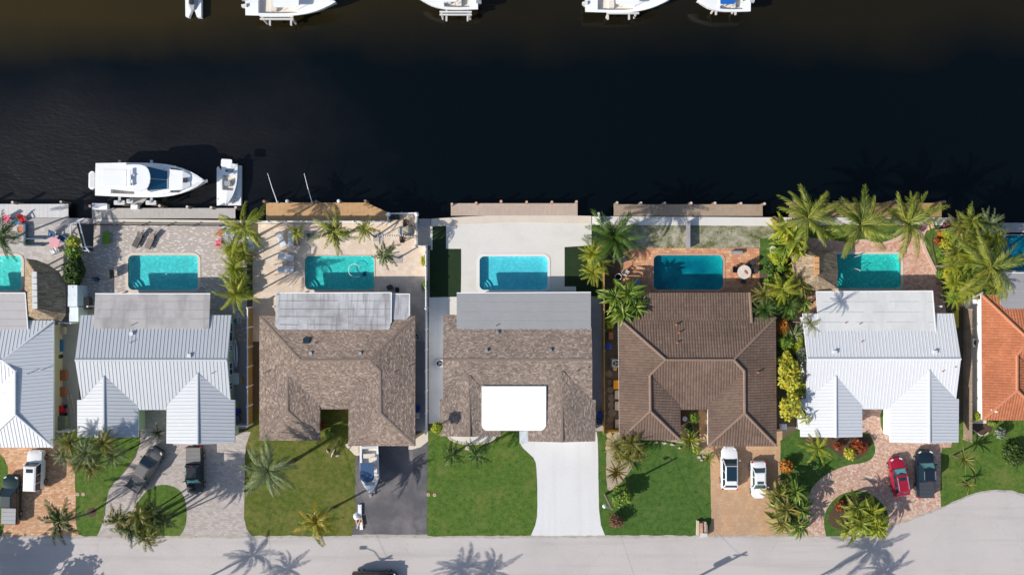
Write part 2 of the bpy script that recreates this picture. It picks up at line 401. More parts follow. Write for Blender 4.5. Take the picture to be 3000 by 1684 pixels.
# ---------------------------------------------------------------- canal water
def water_mat():
    m, nt, N, L, b = _new('canal_water'); v = geo_pos(nt)
    sep = N.new('ShaderNodeSeparateXYZ'); L.new(v, sep.inputs[0])
    n1 = noise_n(nt, v, .05, 4, .6)
    # silt: brown in the shallows along the far bank and off the near bank at the right, nearly black in the channel
    far = math_n(nt, 'MULTIPLY', math_n(nt, 'SUBTRACT', math_n(nt, 'ADD', sep.outputs['Y'], math_n(nt, 'MULTIPLY', n1, 9.0)), 30.5), .15, True)
    leftw = math_n(nt, 'ADD', .35, math_n(nt, 'MULTIPLY', math_n(nt, 'MULTIPLY', sep.outputs['X'], -.012), 1.0, True), True)
    silt = math_n(nt, 'MULTIPLY', far, leftw, True)
    col = mixc(nt, silt, (.0010, .0027, .0036), (.030, .021, .005))
    # wind-ruffled patch at the left: steeper ripples, with sky glint put in as a grey base colour
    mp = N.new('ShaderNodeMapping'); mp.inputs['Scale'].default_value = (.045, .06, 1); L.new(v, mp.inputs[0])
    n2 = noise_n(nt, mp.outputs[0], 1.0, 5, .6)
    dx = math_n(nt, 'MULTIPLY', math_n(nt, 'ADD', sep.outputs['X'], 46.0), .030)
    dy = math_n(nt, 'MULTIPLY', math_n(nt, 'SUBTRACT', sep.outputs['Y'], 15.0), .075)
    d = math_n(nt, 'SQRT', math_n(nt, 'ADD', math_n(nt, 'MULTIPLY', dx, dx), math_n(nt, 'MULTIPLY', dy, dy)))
    ruf_glint = math_n(nt, 'MULTIPLY', math_n(nt, 'SUBTRACT', math_n(nt, 'ADD', 1.0, math_n(nt, 'MULTIPLY', math_n(nt, 'SUBTRACT', n2, .5), 1.6)), d), 1.3, True)
    col = mixc(nt, ruf_glint, col, (.0105, .0102, .0110))
    L.new(col, b.inputs['Base Color'])
    L.new(math_n(nt, 'ADD', .08, math_n(nt, 'MULTIPLY', ruf_glint, .24)), b.inputs['Roughness'])
    b.inputs['IOR'].default_value = 1.33
    mp2 = N.new('ShaderNodeMapping'); mp2.inputs['Scale'].default_value = (1, 2.2, 1); mp2.inputs['Rotation'].default_value = (0, 0, R(25)); L.new(v, mp2.inputs[0])
    w1 = noise_n(nt, mp2.outputs[0], 1.5, 4, .55); w2 = noise_n(nt, mp2.outputs[0], .28, 3, .5)
    h = math_n(nt, 'ADD', math_n(nt, 'MULTIPLY', w1, .6), math_n(nt, 'MULTIPLY', w2, .8))
    bn = N.new('ShaderNodeBump'); bn.inputs['Distance'].default_value = .25; L.new(h, bn.inputs['Height'])
    L.new(math_n(nt, 'ADD', .10, math_n(nt, 'MULTIPLY', ruf_glint, .28)), bn.inputs['Strength'])
    L.new(bn.outputs[0], b.inputs['Normal']); return m
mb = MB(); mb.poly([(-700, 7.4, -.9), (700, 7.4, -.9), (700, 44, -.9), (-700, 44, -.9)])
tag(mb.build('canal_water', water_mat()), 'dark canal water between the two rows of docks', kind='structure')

# ---------------------------------------------------------------- ground
POOLS = {1: (-140, 63, 750, 850), 2: (376, 580, 748, 849), 3: (894, 1096, 750, 848), 4: (1405, 1604, 751, 849),
         5: (1915, 2118, 748, 848), 6: (2445, 2638, 745, 844), 7: (2942, 3120, 689, 793)}
HOLE = {k: rrect(a, b, c, d, 14 if k != 6 else 10) for k, (a, b, c, d) in POOLS.items()}
SEA = [(-19000, 639), (203, 639), (272, 640), (700, 646), (778, 648), (1139, 648), (1139, 626), (1226, 626), (1227, 641), (1262, 641), (1380, 634), (1500, 629), (1600, 630), (1733, 634), (2270, 637), (2800, 638), (2935, 653), (19000, 653)]
sheet('ground', SEA + [(19000, 19000), (-19000, 19000)], 0, M_SOIL, list(HOLE.values()), 'bare brown soil of the side yards')
sheet('ground', [(-19000, -170), (-19000, -19000), (19000, -19000), (19000, -170)], 0, M_LAWN_G, label='grass bank on the far side of the canal')
# seawall face with its cap, one piece per stretch
def seawall(pts, w, m, label, z=.05):
    mb = MB(); a = [P(*q) for q in pts]; low = [P(q[0], q[1] + w) for q in pts]
    mb.prism([(q.x, q.y) for q in a + low[::-1]], -1.6, z)
    o = mb.build('seawall', m); tag(o, label, 'seawall', 'concrete seawalls along the canal'); return o
seawall([(-400, 639), (203, 639), (270, 640)], 18, M_GREYCON, 'grey seawall cap at the far left behind the bleached dock')
seawall([(272, 641), (700, 646)], 15, M_CAP, 'sand coloured seawall cap behind the long grey dock')
seawall([(702, 646), (1138, 648)], 8, M_CAP, 'narrow seawall cap behind the golden wooden dock')
seawall([(1227, 641), (1261, 641)], 21, M_GREYCON, 'short grey seawall piece between the white railing and the turf')
seawall([(1263, 641), (1380, 634), (1500, 629), (1600, 630), (1732, 633)], 23, M_CAP, 'gently bowed seawall cap in front of the white pool deck')
seawall([(1734, 634), (2270, 637)], 25, M_CREAMCON, 'cream seawall cap in front of the patchy scrub lawn')
seawall([(2272, 637), (2795, 638)], 22, M_CREAMCON, 'cream seawall cap under the three tall coconut palms')
seawall([(2930, 653), (3400, 653)], 34, M_GREYCON, 'broad grey seawall at the right edge beside the thicket')
mb = MB(); mb.box(-160, 160, 40.3, 41.2, -1.6, .05); tag(mb.build('seawall', M_CAP), 'seawall of the far bank behind the lifted boats', 'seawall', 'concrete seawalls along the canal')

Z1, Z2, Z3, Z4 = .004, .008, .012, .016
sheet('road', [(-4000, 1571), (990, 1571), (1740, 1570), (2585, 1569), (2612, 1539), (2690, 1512), (2758, 1487), (2790, 1470), (2818, 1458), (2845, 1447), (2873, 1439), (2920, 1435), (2963, 1439), (3000, 1446), (3080, 1475), (3150, 1530), (3190, 1571), (6000, 1571), (6000, 1860), (-4000, 1860)], Z2, M_ROAD, label='pale concrete street along the front yards')
sheet('road_edge', [(-200, 1569), (990, 1569), (1740, 1568), (2585, 1567), (2612, 1537), (2758, 1485), (2818, 1456), (2873, 1437), (2920, 1433), (2963, 1437), (3100, 1482), (3100, 1488), (2963, 1442), (2920, 1438), (2873, 1442), (2818, 1461), (2758, 1491), (2614, 1542), (2588, 1573), (1740, 1574), (990, 1575), (-200, 1575)], Z4, concrete('sandy_road_edge', (.44, .39, .34), (.24, .22, .16), .8, sscale=1.2), label='worn sandy edge between street and yards')
sheet('lawn', [(-4000, 1864), (6000, 1864), (6000, 2300), (-4000, 2300)], Z1, M_LAWN_G, label='grass verge on the near side of the street')
sheet('lawn', [(-300, 1300), (60, 1300), (60, 1570), (-300, 1570)], Z1, M_LAWN_G, label='grass at the left edge beside the orange driveway')
sheet('driveway', smooth_px([(-20, 1296), (160, 1296), (183, 1331), (218, 1368), (221, 1450), (221, 1532), (233, 1571), (233, 1571), (3, 1571), (3, 1571), (17, 1530), (22, 1420), (24, 1350), (-20, 1310)], 1), Z2, M_PAV_OR, label='orange paver driveway at the far left')
sheet('lawn', [(150, 1255), (420, 1275), (405, 1320), (350, 1400), (319, 1436), (311, 1474), (303, 1526), (284, 1571), (225, 1571), (217, 1360)], Z1, M_LAWN_G, label='curved lawn between orange and grey driveways')
sheet('driveway', [(405, 1190), (492, 1190), (492, 1280), (735, 1264), (719, 1308), (716, 1410), (715, 1517), (722, 1549), (739, 1571), (284, 1571), (295, 1545), (303, 1526), (308, 1500), (311, 1474), (319, 1436), (333, 1415), (349, 1401), (375, 1370), (399, 1337), (410, 1299), (412, 1270)], Z2, M_PAV_GR, label='grey paver driveway in front of the metal-roofed house')
sheet('lawn_island', smooth_px([(394, 1571), (394, 1571), (396, 1485), (413, 1453), (442, 1427), (477, 1417), (512, 1424), (536, 1444), (547, 1479), (547, 1526), (539, 1552), (525, 1571), (525, 1571)], 2), Z3, M_LAWN_G, label='teardrop grass island in the grey driveway')
sheet('lawn', [(717, 1264), (760, 1180), (1030, 1180), (1045, 1300), (1042, 1400), (1041, 1526), (1030, 1571), (739, 1571), (722, 1549), (715, 1517)], Z1, M_LAWN_Y, label='patchy yellowish lawn left of the asphalt driveway')
sheet('driveway', [(1042, 1300), (1254, 1290), (1250, 1468), (1251, 1567), (1031, 1567), (1041, 1526)], Z2, M_ASPH, label='black asphalt driveway with the trailered boat')
sheet('driveway_strip', [(1209, 1315), (1253, 1292), (1249, 1468), (1250, 1565), (1222, 1565), (1212, 1520)], Z3, M_ASPH2, label='repaired strip along the right of the asphalt driveway')
sheet('apron', smooth_px([(1010, 1298), (1062, 1298), (1060, 1330), (1042, 1336), (1026, 1318), (1012, 1306)], 1), Z3, M_CAP, label='pale concrete apron corner left of the trailered boat')
sheet('apron', [(1200, 1296), (1254, 1262), (1254, 1292), (1232, 1309), (1208, 1316), (1196, 1316)], Z4, M_CAP, label='curved concrete apron at the garage corner')
sheet('driveway_edge', [(1031, 1565), (1252, 1565), (1254, 1571), (1029, 1571)], Z3, M_GREYCON, label='worn concrete lip between asphalt driveway and street')
sheet('lawn', [(1253, 1250), (1300, 1250), (1550, 1250), (1522, 1287), (1528, 1308), (1547, 1325), (1568, 1345), (1573, 1380), (1575, 1468), (1573, 1526), (1554, 1570), (1252, 1570), (1251, 1468)], Z1, M_LAWN_G, label='square green lawn left of the white driveway')
sheet('driveway', smooth_px([(1520, 1255), (1746, 1255), (1752, 1293), (1753, 1410), (1756, 1526), (1774, 1571), (1774, 1571), (1554, 1571), (1554, 1571), (1573, 1526), (1575, 1468), (1573, 1380), (1568, 1345), (1547, 1325), (1528, 1308), (1522, 1287)], 1), Z2, M_WHITECON, label='smooth white concrete driveway', amp=.35)
sheet('lawn', [(1752, 1250), (2000, 1250), (2090, 1290), (2084, 1340), (2084, 1525), (2070, 1571), (1774, 1571), (1757, 1526), (1753, 1410)], Z1, M_LAWN_D, label='deep green lawn beside the street light')
sheet('planting_bed', smooth_px([(1776, 1262), (1880, 1270), (1870, 1330), (1850, 1370), (1815, 1420), (1790, 1440), (1776, 1430)], 1), Z2, M_SANDY, label='sandy planting bed along the lawn edge')
sheet('planting_bed', smooth_px([(1880, 1280), (1960, 1292), (2010, 1300), (2050, 1330), (2072, 1352), (2086, 1345), (2080, 1290), (1990, 1262)], 1), Z3, M_SANDY, label='stony planting bed below the courtyard')
sheet('courtyard', [(1985, 1190), (2085, 1190), (2085, 1300), (1985, 1290)], Z3, M_MULCH, label='shaded planted courtyard of the brown tiled house')
sheet('path', [(2046, 1200), (2080, 1200), (2092, 1320), (2060, 1316), (2050, 1280)], Z4, M_TANCON, label='tan entry path into the courtyard')
sheet('driveway', [(2080, 1290), (2292, 1262), (2290, 1350), (2284, 1420), (2330, 1500), (2345, 1571), (2070, 1571), (2084, 1525)], Z2, M_TANCON, label='tan stamped driveway with the two white cars')
sheet('lawn', smooth_px([(2286, 1240), (2545, 1262), (2559, 1293), (2566, 1319), (2556, 1343), (2529, 1356), (2483, 1361), (2439, 1378), (2407, 1398), (2381, 1424), (2371, 1447), (2330, 1470), (2286, 1440)], 1), Z4, M_LAWN_D, label='curved shady lawn under the orange crotons')
sheet('planting_bed', smooth_px([(2350, 1272), (2545, 1272), (2555, 1300), (2530, 1340), (2470, 1345), (2430, 1310), (2350, 1290)], 1), Z4 + .004, M_MULCH, label='mulched bed in front of the white metal roof')
sheet('driveway', [(2320, 1571), (2300, 1530), (2320, 1440), (2520, 1262), (2524, 1190), (2612, 1190), (2612, 1290), (2790, 1285), (2786, 1309), (2758, 1311), (2757, 1351), (2754, 1439), (2758, 1487), (2690, 1512), (2612, 1539), (2585, 1569)], Z3, M_PAV_H6, label='curving mixed brick driveway')
sheet('planting_bed', smooth_px([(2578, 1200), (2606, 1196), (2608, 1262), (2592, 1274), (2580, 1250)], 1), Z4, M_LAWN_D, label='narrow green strip by the garage wall of the white house')
sheet('lawn_island', smooth_px([(2420, 1570), (2420, 1570), (2412, 1526), (2419, 1491), (2448, 1456), (2483, 1439), (2527, 1436), (2559, 1450), (2588, 1477), (2604, 1506), (2605, 1532), (2583, 1569), (2583, 1569)], 2), Z4, M_LAWN_D, label='round planted island in the brick driveway')
sheet('planting_bed', smooth_px([(2424, 1512), (2446, 1475), (2490, 1452), (2540, 1452), (2585, 1490), (2590, 1530), (2540, 1556), (2470, 1552), (2432, 1540)], 2), Z4 + .004, M_MULCH, label='brown mulch inside the round planted island')
sheet('lawn', [(2758, 1290), (2800, 1230), (3400, 1180), (3400, 1600), (3190, 1571), (3080, 1475), (3000, 1446), (2963, 1439), (2920, 1435), (2873, 1439), (2818, 1458), (2758, 1487), (2754, 1439), (2757, 1351)], Z1, M_LAWN_G, label='lawn along the cul-de-sac curve at the right')
sheet('planting_bed', smooth_px([(2828, 1230), (2905, 1232), (2910, 1255), (2898, 1268), (2875, 1276), (2855, 1264), (2832, 1256)], 1), Z2, M_MULCH, label='mulched bed at the corner of the orange roof')
# back yards
sheet('patio', [(-500, 657), (262, 657), (262, 860), (200, 950), (-500, 950)], Z1, M_PAV_H1, [HOLE[1]], 'pale stone patio at the far left')
sheet('patio', [(262, 656), (724, 661), (724, 1000), (232, 1000), (232, 860)], Z2, M_PAV_POOL, [HOLE[2]], 'grey patio with scattered white pavers')
sheet('patio', [(756, 656), (1226, 656), (1226, 722), (1252, 722), (1252, 1000), (740, 1000), (740, 722), (756, 700)], Z1, M_TRAV, [HOLE[3]], 'beige travertine patio')
sheet('patio', [(1139, 627), (1225, 627), (1225, 660), (1139, 660)], Z2, M_TRAV, label='raised travertine corner inside the white railing')
sheet('gravel_strip', [(1226, 655), (1262, 655), (1262, 720), (1226, 720)], Z1, M_STONE, label='stone strip outside the white railing')
sheet('pool_deck', [(1262, 662), (1380, 656), (1500, 652), (1600, 653), (1733, 656), (1760, 656), (1760, 900), (1733, 930), (1262, 1240), (1256, 1240), (1256, 732), (1262, 732)], Z1, M_CREAMCON, [HOLE[4]], 'plain off-white concrete pool deck')
sheet('artificial_turf', [(1267, 664), (1307, 661), (1307, 729), (1351, 729), (1351, 800), (1350, 869), (1258, 871), (1258, 732), (1267, 732)], Z3, M_TURF, label='L-shaped dark turf left of the white pool deck')
sheet('artificial_turf', [(1733, 656), (1759, 656), (1764, 868), (1731, 868), (1731, 854), (1688, 854), (1687, 839), (1654, 839), (1654, 724), (1733, 719)], Z3, M_TURF, label='dark turf right of the white pool deck')
sheet('side_path', [(1258, 871), (1306, 871), (1306, 1240), (1258, 1240)], Z2, M_WHITECON, label='tiled side path behind the white fence')
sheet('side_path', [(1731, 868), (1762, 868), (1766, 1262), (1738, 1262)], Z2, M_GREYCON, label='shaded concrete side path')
sheet('yard', [(1766, 659), (2270, 661), (2270, 740), (2226, 726), (1766, 730)], Z1, M_SCRUB, label='patchy grass and sand by the seawall')
sheet('patio', [(1818, 727), (2225, 727), (2225, 870), (1818, 870)], Z2, M_BRK_H5, [HOLE[5]], 'terracotta tiled patio round the dark pool')
sheet('lawn', [(2226, 700), (2300, 690), (2300, 790), (2226, 800)], Z2, M_LAWN_D, label='small grass corner beside the terracotta patio')
sheet('lawn', [(2272, 659), (2795, 660), (2780, 720), (2790, 830), (2760, 900), (2700, 700), (2272, 760)], Z1, M_LAWN_G, label='grass under the waterfront coconut palms')
sheet('patio', [(2330, 690), (2495, 711), (2516, 705), (2540, 706), (2559, 713), (2585, 714), (2620, 704), (2645, 690), (2664, 684), (2690, 664), (2728, 655), (2716, 668), (2704, 682), (2702, 705), (2708, 725), (2722, 758), (2745, 805), (2754, 822), (2760, 851), (2772, 915), (2772, 960), (2330, 960)], Z2, M_BRK_H6, [HOLE[6]], 'salmon brick patio with a wavy edge')
sheet('side_path', [(2828, 880), (2890, 850), (2890, 1240), (2830, 1240)], Z2, M_CREAMCON, label='concrete path beside the orange roofed house')
sheet('patio', [(2905, 680), (3400, 680), (3400, 900), (2905, 900)], Z1, M_GREYCON, [HOLE[7]], 'grey deck round the pool at the right edge')
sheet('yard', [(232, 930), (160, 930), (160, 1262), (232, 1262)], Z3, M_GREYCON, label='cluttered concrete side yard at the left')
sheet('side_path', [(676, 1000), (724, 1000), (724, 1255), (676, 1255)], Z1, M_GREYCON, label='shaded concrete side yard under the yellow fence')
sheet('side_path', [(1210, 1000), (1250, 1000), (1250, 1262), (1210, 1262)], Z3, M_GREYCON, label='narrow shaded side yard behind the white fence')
# wavy kerbs
def kerb(px, w, label, m=M_KERB):
    mb = MB(); q = [P(*p) for p in smooth_px(px, 2, False)]
    for a, b in zip(q, q[1:]): mb.bar((a.x, a.y, .04), (b.x, b.y, .04), w, .1)
    return tag(mb.build('kerb', m), label, 'kerb')
kerb([(2728, 655), (2706, 676), (2701, 705), (2708, 728), (2722, 758), (2745, 805), (2754, 822)], .35, 'pale kerb on the right side of the salmon brick patio')
kerb([(2495, 711), (2516, 704), (2540, 705), (2560, 713), (2585, 714), (2620, 703), (2645, 688), (2666, 683)], .28, 'wavy pale kerb between brick patio and palms')
kerb([(2738, 680), (2728, 700), (2733, 735), (2742, 770), (2745, 800)], .10, 'thin dark garden edging beside the red croton', M_BARK)
kerb([(2832, 1257), (2850, 1258), (2862, 1268), (2873, 1276), (2888, 1272), (2899, 1262)], .14, 'curved pale edging stones under the orange roof', M_STONE)

# ---------------------------------------------------------------- pools
def pool_water(name, tint, caustic=.4, dark=None):
    m, nt, N, L, b = _new(name); v = geo_pos(nt); N.remove(b)
    n = N.new('ShaderNodeTexNoise'); n.inputs['Scale'].default_value = .9; n.inputs['Detail'].default_value = 3; L.new(v, n.inputs['Vector'])
    s = N.new('ShaderNodeVectorMath'); s.operation = 'SCALE'; s.inputs['Scale'].default_value = 2.4; L.new(n.outputs['Color'], s.inputs[0])
    a = N.new('ShaderNodeVectorMath'); a.operation = 'ADD'; L.new(v, a.inputs[0]); L.new(s.outputs[0], a.inputs[1])
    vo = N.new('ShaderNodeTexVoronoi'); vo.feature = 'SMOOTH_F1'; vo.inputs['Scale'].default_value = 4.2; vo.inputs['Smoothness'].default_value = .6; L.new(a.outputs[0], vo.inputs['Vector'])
    lens = ramp(nt, vo.outputs['Distance'], [(.15, (1 - .18 * caustic,) * 3), (.5, (1.0,) * 3), (.75, (1 + .55 * caustic,) * 3)])  # sun caustics put into the tint as lighter and darker ripples
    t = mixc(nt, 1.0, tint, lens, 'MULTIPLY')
    if dark:
        f = noise_n(nt, v, .32, 4, .6); t = mixc(nt, ramp(nt, f, [(.42, (0, 0, 0)), (.62, (1, 1, 1))]), t, dark)  # tree shade and sky reflections put in as darker tint patches
    tr = N.new('ShaderNodeBsdfTransparent'); L.new(t, tr.inputs[0])
    g = N.new('ShaderNodeBsdfGlossy'); g.inputs['Roughness'].default_value = .08
    bn = N.new('ShaderNodeBump'); bn.inputs['Strength'].default_value = .5; bn.inputs['Distance'].default_value = .1; L.new(vo.outputs['Distance'], bn.inputs['Height']); L.new(bn.outputs[0], g.inputs['Normal'])
    lw = N.new('ShaderNodeLayerWeight'); lw.inputs[0].default_value = .5; L.new(bn.outputs[0], lw.inputs['Normal'])
    fac = math_n(nt, 'ADD', .02, math_n(nt, 'MULTIPLY', math_n(nt, 'POWER', lw.outputs['Facing'], 5.0), .5))
    mx = N.new('ShaderNodeMixShader'); L.new(fac, mx.inputs[0]); L.new(tr.outputs[0], mx.inputs[1]); L.new(g.outputs[0], mx.inputs[2])
    L.new(mx.outputs[0], N['Material Output'].inputs['Surface']); return m
def pool(k, tint, cope, label, floor=(.60, .72, .74), depth=.72, caustic=.5, dark=None, cw=8, step='left'):
    x0, x1, y0, y1 = POOLS[k]; a, b = P(x0, y1), P(x1, y0)
    root = thing('swimming_pool', label, 'swimming pool', ((a.x + b.x) / 2, (a.y + b.y) / 2, 0), group='backyard pools')
    rr = .56 if k != 6 else .4
    out = rrect(a.x, b.x, a.y, b.y, rr)
    fm = plain('pool_plaster_%d' % k, floor, .7, var=.06)
    mb = MB(); mb.poly([(x, y, -depth) for x, y in out])
    n = len(out)
    for i in range(n):
        p, q = out[i], out[(i + 1) % n]; mb.face([(p[0], p[1], -depth), (p[0], p[1], .02), (q[0], q[1], .02), (q[0], q[1], -depth)])
    mb.build('basin', fm, root)
    w = cw / PPM; ring = rrect(a.x - w, b.x + w, a.y - w, b.y + w, rr + w); mb = MB()
    for i in range(n):
        j = (i + 1) % n; p, q, r_, s_ = out[i], out[j], ring[j], ring[i]
        mb.face([(*p, .05), (*s_, .05), (*r_, .05), (*q, .05)]); mb.face([(*p, -.16), (*p, .05), (*q, .05), (*q, -.16)]); mb.face([(*s_, 0), (*r_, 0), (*r_, .05), (*s_, .05)])
    mb.build('coping', cope, root)
    # quarter-round entry steps in the lower left corner
    for i, rad in enumerate((.7, 1.05, 1.4)):
        mb = MB(); pts = [(a.x + .02, a.y + .02)] + [(a.x + .02 + rad * math.cos(R(t)), a.y + .02 + rad * math.sin(R(t))) for t in range(0, 91, 15)]
        mb.prism(pts, -depth + .01, -.25 - i * .14); mb.build('step', fm, root)
    mb = MB(); mb.poly([(x, y, -.13) for x, y in out]); mb.build('water', pool_water('pool_water_%d' % k, tint, caustic, dark), root)
    return root
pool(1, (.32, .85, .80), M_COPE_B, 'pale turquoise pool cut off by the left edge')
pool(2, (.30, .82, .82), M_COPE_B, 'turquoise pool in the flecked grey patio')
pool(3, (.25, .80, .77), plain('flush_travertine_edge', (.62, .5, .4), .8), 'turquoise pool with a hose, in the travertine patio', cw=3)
pool(4, (.32, .80, .86), M_COPE_W, 'rippling blue pool in the off-white deck', caustic=.35, floor=(.70, .80, .82))
pool(5, (.07, .56, .58), M_COPE_R, 'dark teal pool in the terracotta patio', dark=(.015, .38, .48), caustic=.3, cw=7)
pool(6, (.20, .78, .73), M_COPE_B, 'green-turquoise pool beside the thatched hut', caustic=.6)
pool(7, (.08, .50, .60), M_COPE_B, 'dark blue pool half hidden by the thicket', caustic=.4)

# ---------------------------------------------------------------- docks
def plank_mesh(name, w, l, t, m):
    mb = MB(); mb.box(-w / 2, w / 2, -l / 2, l / 2, -t, 0); return mb.mesh(name, m)
def dock(x0, x1, y0, y1, m, label, piles=(), pilem=None, slant=None, ph=1.0, pw=.14, capm=None):
    a, b = P(x0, y1), P(x1, y0); c = (a + b) / 2
    root = thing('dock', label, 'dock', (c.x, c.y, 0), group='wooden docks on the near bank')
    n = int((b.x - a.x) / (pw + .012)); L = b.y - a.y; full = plank_mesh('board', pw, L, .05, m)
    for i in range(n):
        x = a.x + (i + .5) * (b.x - a.x) / n; l = L
        if slant:
            sx, sy = P(*slant[0]).x, P(*slant[0]).y; ex, ey = P(*slant[1]).x, P(*slant[1]).y
            if x > sx: l = L - (b.y - (sy + (ey - sy) * (x - sx) / (ex - sx)))
        if l < .05: continue
        me = full if l == L else plank_mesh('board', pw, l, .05, m)
        link('board', me, root, (x - c.x, a.y + l / 2 - c.y, .06 + random.uniform(-.006, .006)))
    mb = MB(); mb.box(a.x, b.x, a.y + .1, a.y + .25, -.25, 0); mb.box(a.x, (b.x if not slant else P(*slant[0]).x), b.y - .3, b.y - .15, -.25, 0)
    mb.build('stringer', M_PILE, root)
    for (px, py) in piles:
        q = P(px, py, ph); mb = MB(); mb.cyl((q.x, q.y), .17, -1.6, ph, 10); o = mb.build('piling', M_PILE, root, smooth=True)
        mb = MB(); mb.cyl((q.x, q.y), .15, ph, ph + .015, 10); mb.build('piling_cap', pilem or M_PILEEND, o)
    return root
dock(-180, 201, 598, 638, M_WOOD_W, 'bleached grey dock at the far left in palm shade', [(36, 593), (178, 592), (-60, 593)], M_PILEG)
dock(270, 690, 610, 640, M_WOOD_G, 'long smooth grey dock beside the yacht', [(263, 604), (467, 603), (548, 606), (618, 608), (690, 608)], M_PILEG)
dock(780, 1137, 594, 648, M_WOOD_T, 'golden brown dock with its corner cut off', [(773, 590), (925, 590), (1070, 589)], M_PILE, slant=((1075, 594), (1137, 623)))
dock(1321, 1692, 596, 632, M_WOOD_P, 'pinkish tan dock in front of the white pool deck', [(1324, 598), (1395, 595), (1468, 590), (1543, 592), (1617, 592), (1689, 591)], M_PILEEND, ph=.7)
dock(1798, 2234, 599, 633, M_WOOD_B, 'weathered tan dock along the scrub lawn', [(1808, 594), (1878, 595), (1948, 595), (2025, 595), (2095, 595), (2171, 596), (2240, 597)], M_PILEG, ph=1.0)
dock(2312, 2758, 595, 636, M_WOOD_O, 'ochre dock shaded by coconut palms', [(2330, 590), (2470, 588), (2620, 590), (2768, 591)], M_PILE, ph=1.6)
# white globe lamps on dock posts
for px, lab in ((841, 'white globe lamp at the left end of the golden dock'), (992, 'white globe lamp near the cut corner of the golden dock')):
    q = P(px, 589, 1.3); t = thing('dock_lamp', lab, 'lamp', (q.x, q.y, 0), group='globe lamps on the golden dock')
    mb = MB(); mb.cyl((q.x, q.y), .15, -1.6, 1.1, 10); mb.build('post', M_PILE, t)
    mb = MB(); mb.tube([(q.x, q.y, 1.1), (q.x, q.y, 1.16), (q.x, q.y, 1.28), (q.x, q.y, 1.4), (q.x, q.y, 1.46)], [.08, .17, .21, .16, .03], 12); mb.build('globe', M_WHITE, t, smooth=True)
# outrigger poles leaning over the water
for (ax, ay, bx, by), lab in (((812, 592, 784, 508), 'thin white pole leaning over the water at the left of the golden dock'), ((914, 592, 891, 508), 'thin white pole leaning over the water at the middle of the golden dock')):
    a, b = P(ax, ay, .4), P(bx, by, 2.2); t = thing('mooring_whip', lab, 'mooring pole', (a.x, a.y, 0), group='mooring whips on the golden dock')
    mb = MB(); m_ = (a + b) / 2 + Vector((0, 0, .15)); mb.tube([a, m_, b], [.05, .04, .025], 6); mb.build('rod', M_WHITE, t, smooth=True)
    mb = MB(); mb.box(a.x - .12, a.x + .12, a.y - .12, a.y + .12, .05, .42); mb.build('base', M_STEEL, t)
# ---------------------------------------------------------------- houses
def clip_half(poly, ax, val, keep_greater):
    out = []; n = len(poly)
    for k in range(n):
        a, b = poly[k], poly[(k + 1) % n]
        ia = a[ax] >= val if keep_greater else a[ax] <= val; ib = b[ax] >= val if keep_greater else b[ax] <= val
        if ia: out.append(a)
        if ia != ib:
            t = (val - a[ax]) / (b[ax] - a[ax]); out.append((a[0] + (b[0] - a[0]) * t, a[1] + (b[1] - a[1]) * t))
    return out
def clip_band(poly, ax, lo, hi):
    p = clip_half(poly, ax, lo, True)
    return clip_half(p, ax, hi, False) if len(p) >= 3 else []
class Face:
    """a planar roof face: local axes u (along the eave), v (up the slope), n (normal)"""
    def __init__(s, pts):
        pts = [Vector(p) for p in pts]; s.o = sum(pts, Vector()) / len(pts)
        n = Vector()
        for a, b in zip(pts, pts[1:] + pts[:1]): n += a.cross(b)
        n.normalize(); n = -n if n.z < 0 else n; s.n = n
        v = Vector((0, 0, 1)) - n * n.z; v = v.normalized() if v.length > .02 else Vector((0, 1, 0))
        s.v = v; s.u = v.cross(n).normalized()
        s.p2 = [((p - s.o).dot(s.u), (p - s.o).dot(s.v)) for p in pts]
        if sum(a[0] * b[1] - b[0] * a[1] for a, b in zip(s.p2, s.p2[1:] + s.p2[:1])) < 0: s.p2.reverse()
        s.pts = pts
    def at(s, u, v, h=0.0): return s.o + s.u * u + s.v * v + s.n * h
    def rng(s, ax): return min(p[ax] for p in s.p2), max(p[ax] for p in s.p2)

def metal_face(f, roof, m, rib, pitch):
    lo, hi = f.rng(0); n = max(1, round((hi - lo) / pitch)); w = (hi - lo) / n
    for i in range(n):
        a, b = lo + i * w, lo + (i + 1) * w
        q = clip_band(f.p2, 0, a, b)
        if len(q) < 3: continue
        ar = abs(sum(x[0] * y[1] - y[0] * x[1] for x, y in zip(q, q[1:] + q[:1]))) / 2
        if ar < .01: continue
        mb = MB(); mb.face([f.at(*p, .02) for p in q])
        e = [p[1] for p in q if abs(p[0] - b) < .02]
        if len(e) >= 2 and max(e) - min(e) > .05 and i < n - 1:
            v0, v1 = min(e), max(e); r = .02; h = rib
            A = [f.at(b - r, v0, .02), f.at(b + r, v0, .02), f.at(b + r * .7, v0, h), f.at(b - r * .7, v0, h)]
            B = [f.at(b - r, v1, .02), f.at(b + r, v1, .02), f.at(b + r * .7, v1, h), f.at(b - r * .7, v1, h)]
            for k in range(1, 4): mb.face([A[k], A[(k + 1) % 4], B[(k + 1) % 4], B[k]])
            mb.face([A[0], A[1], A[2], A[3]])
        mb.build('panel', m, roof)

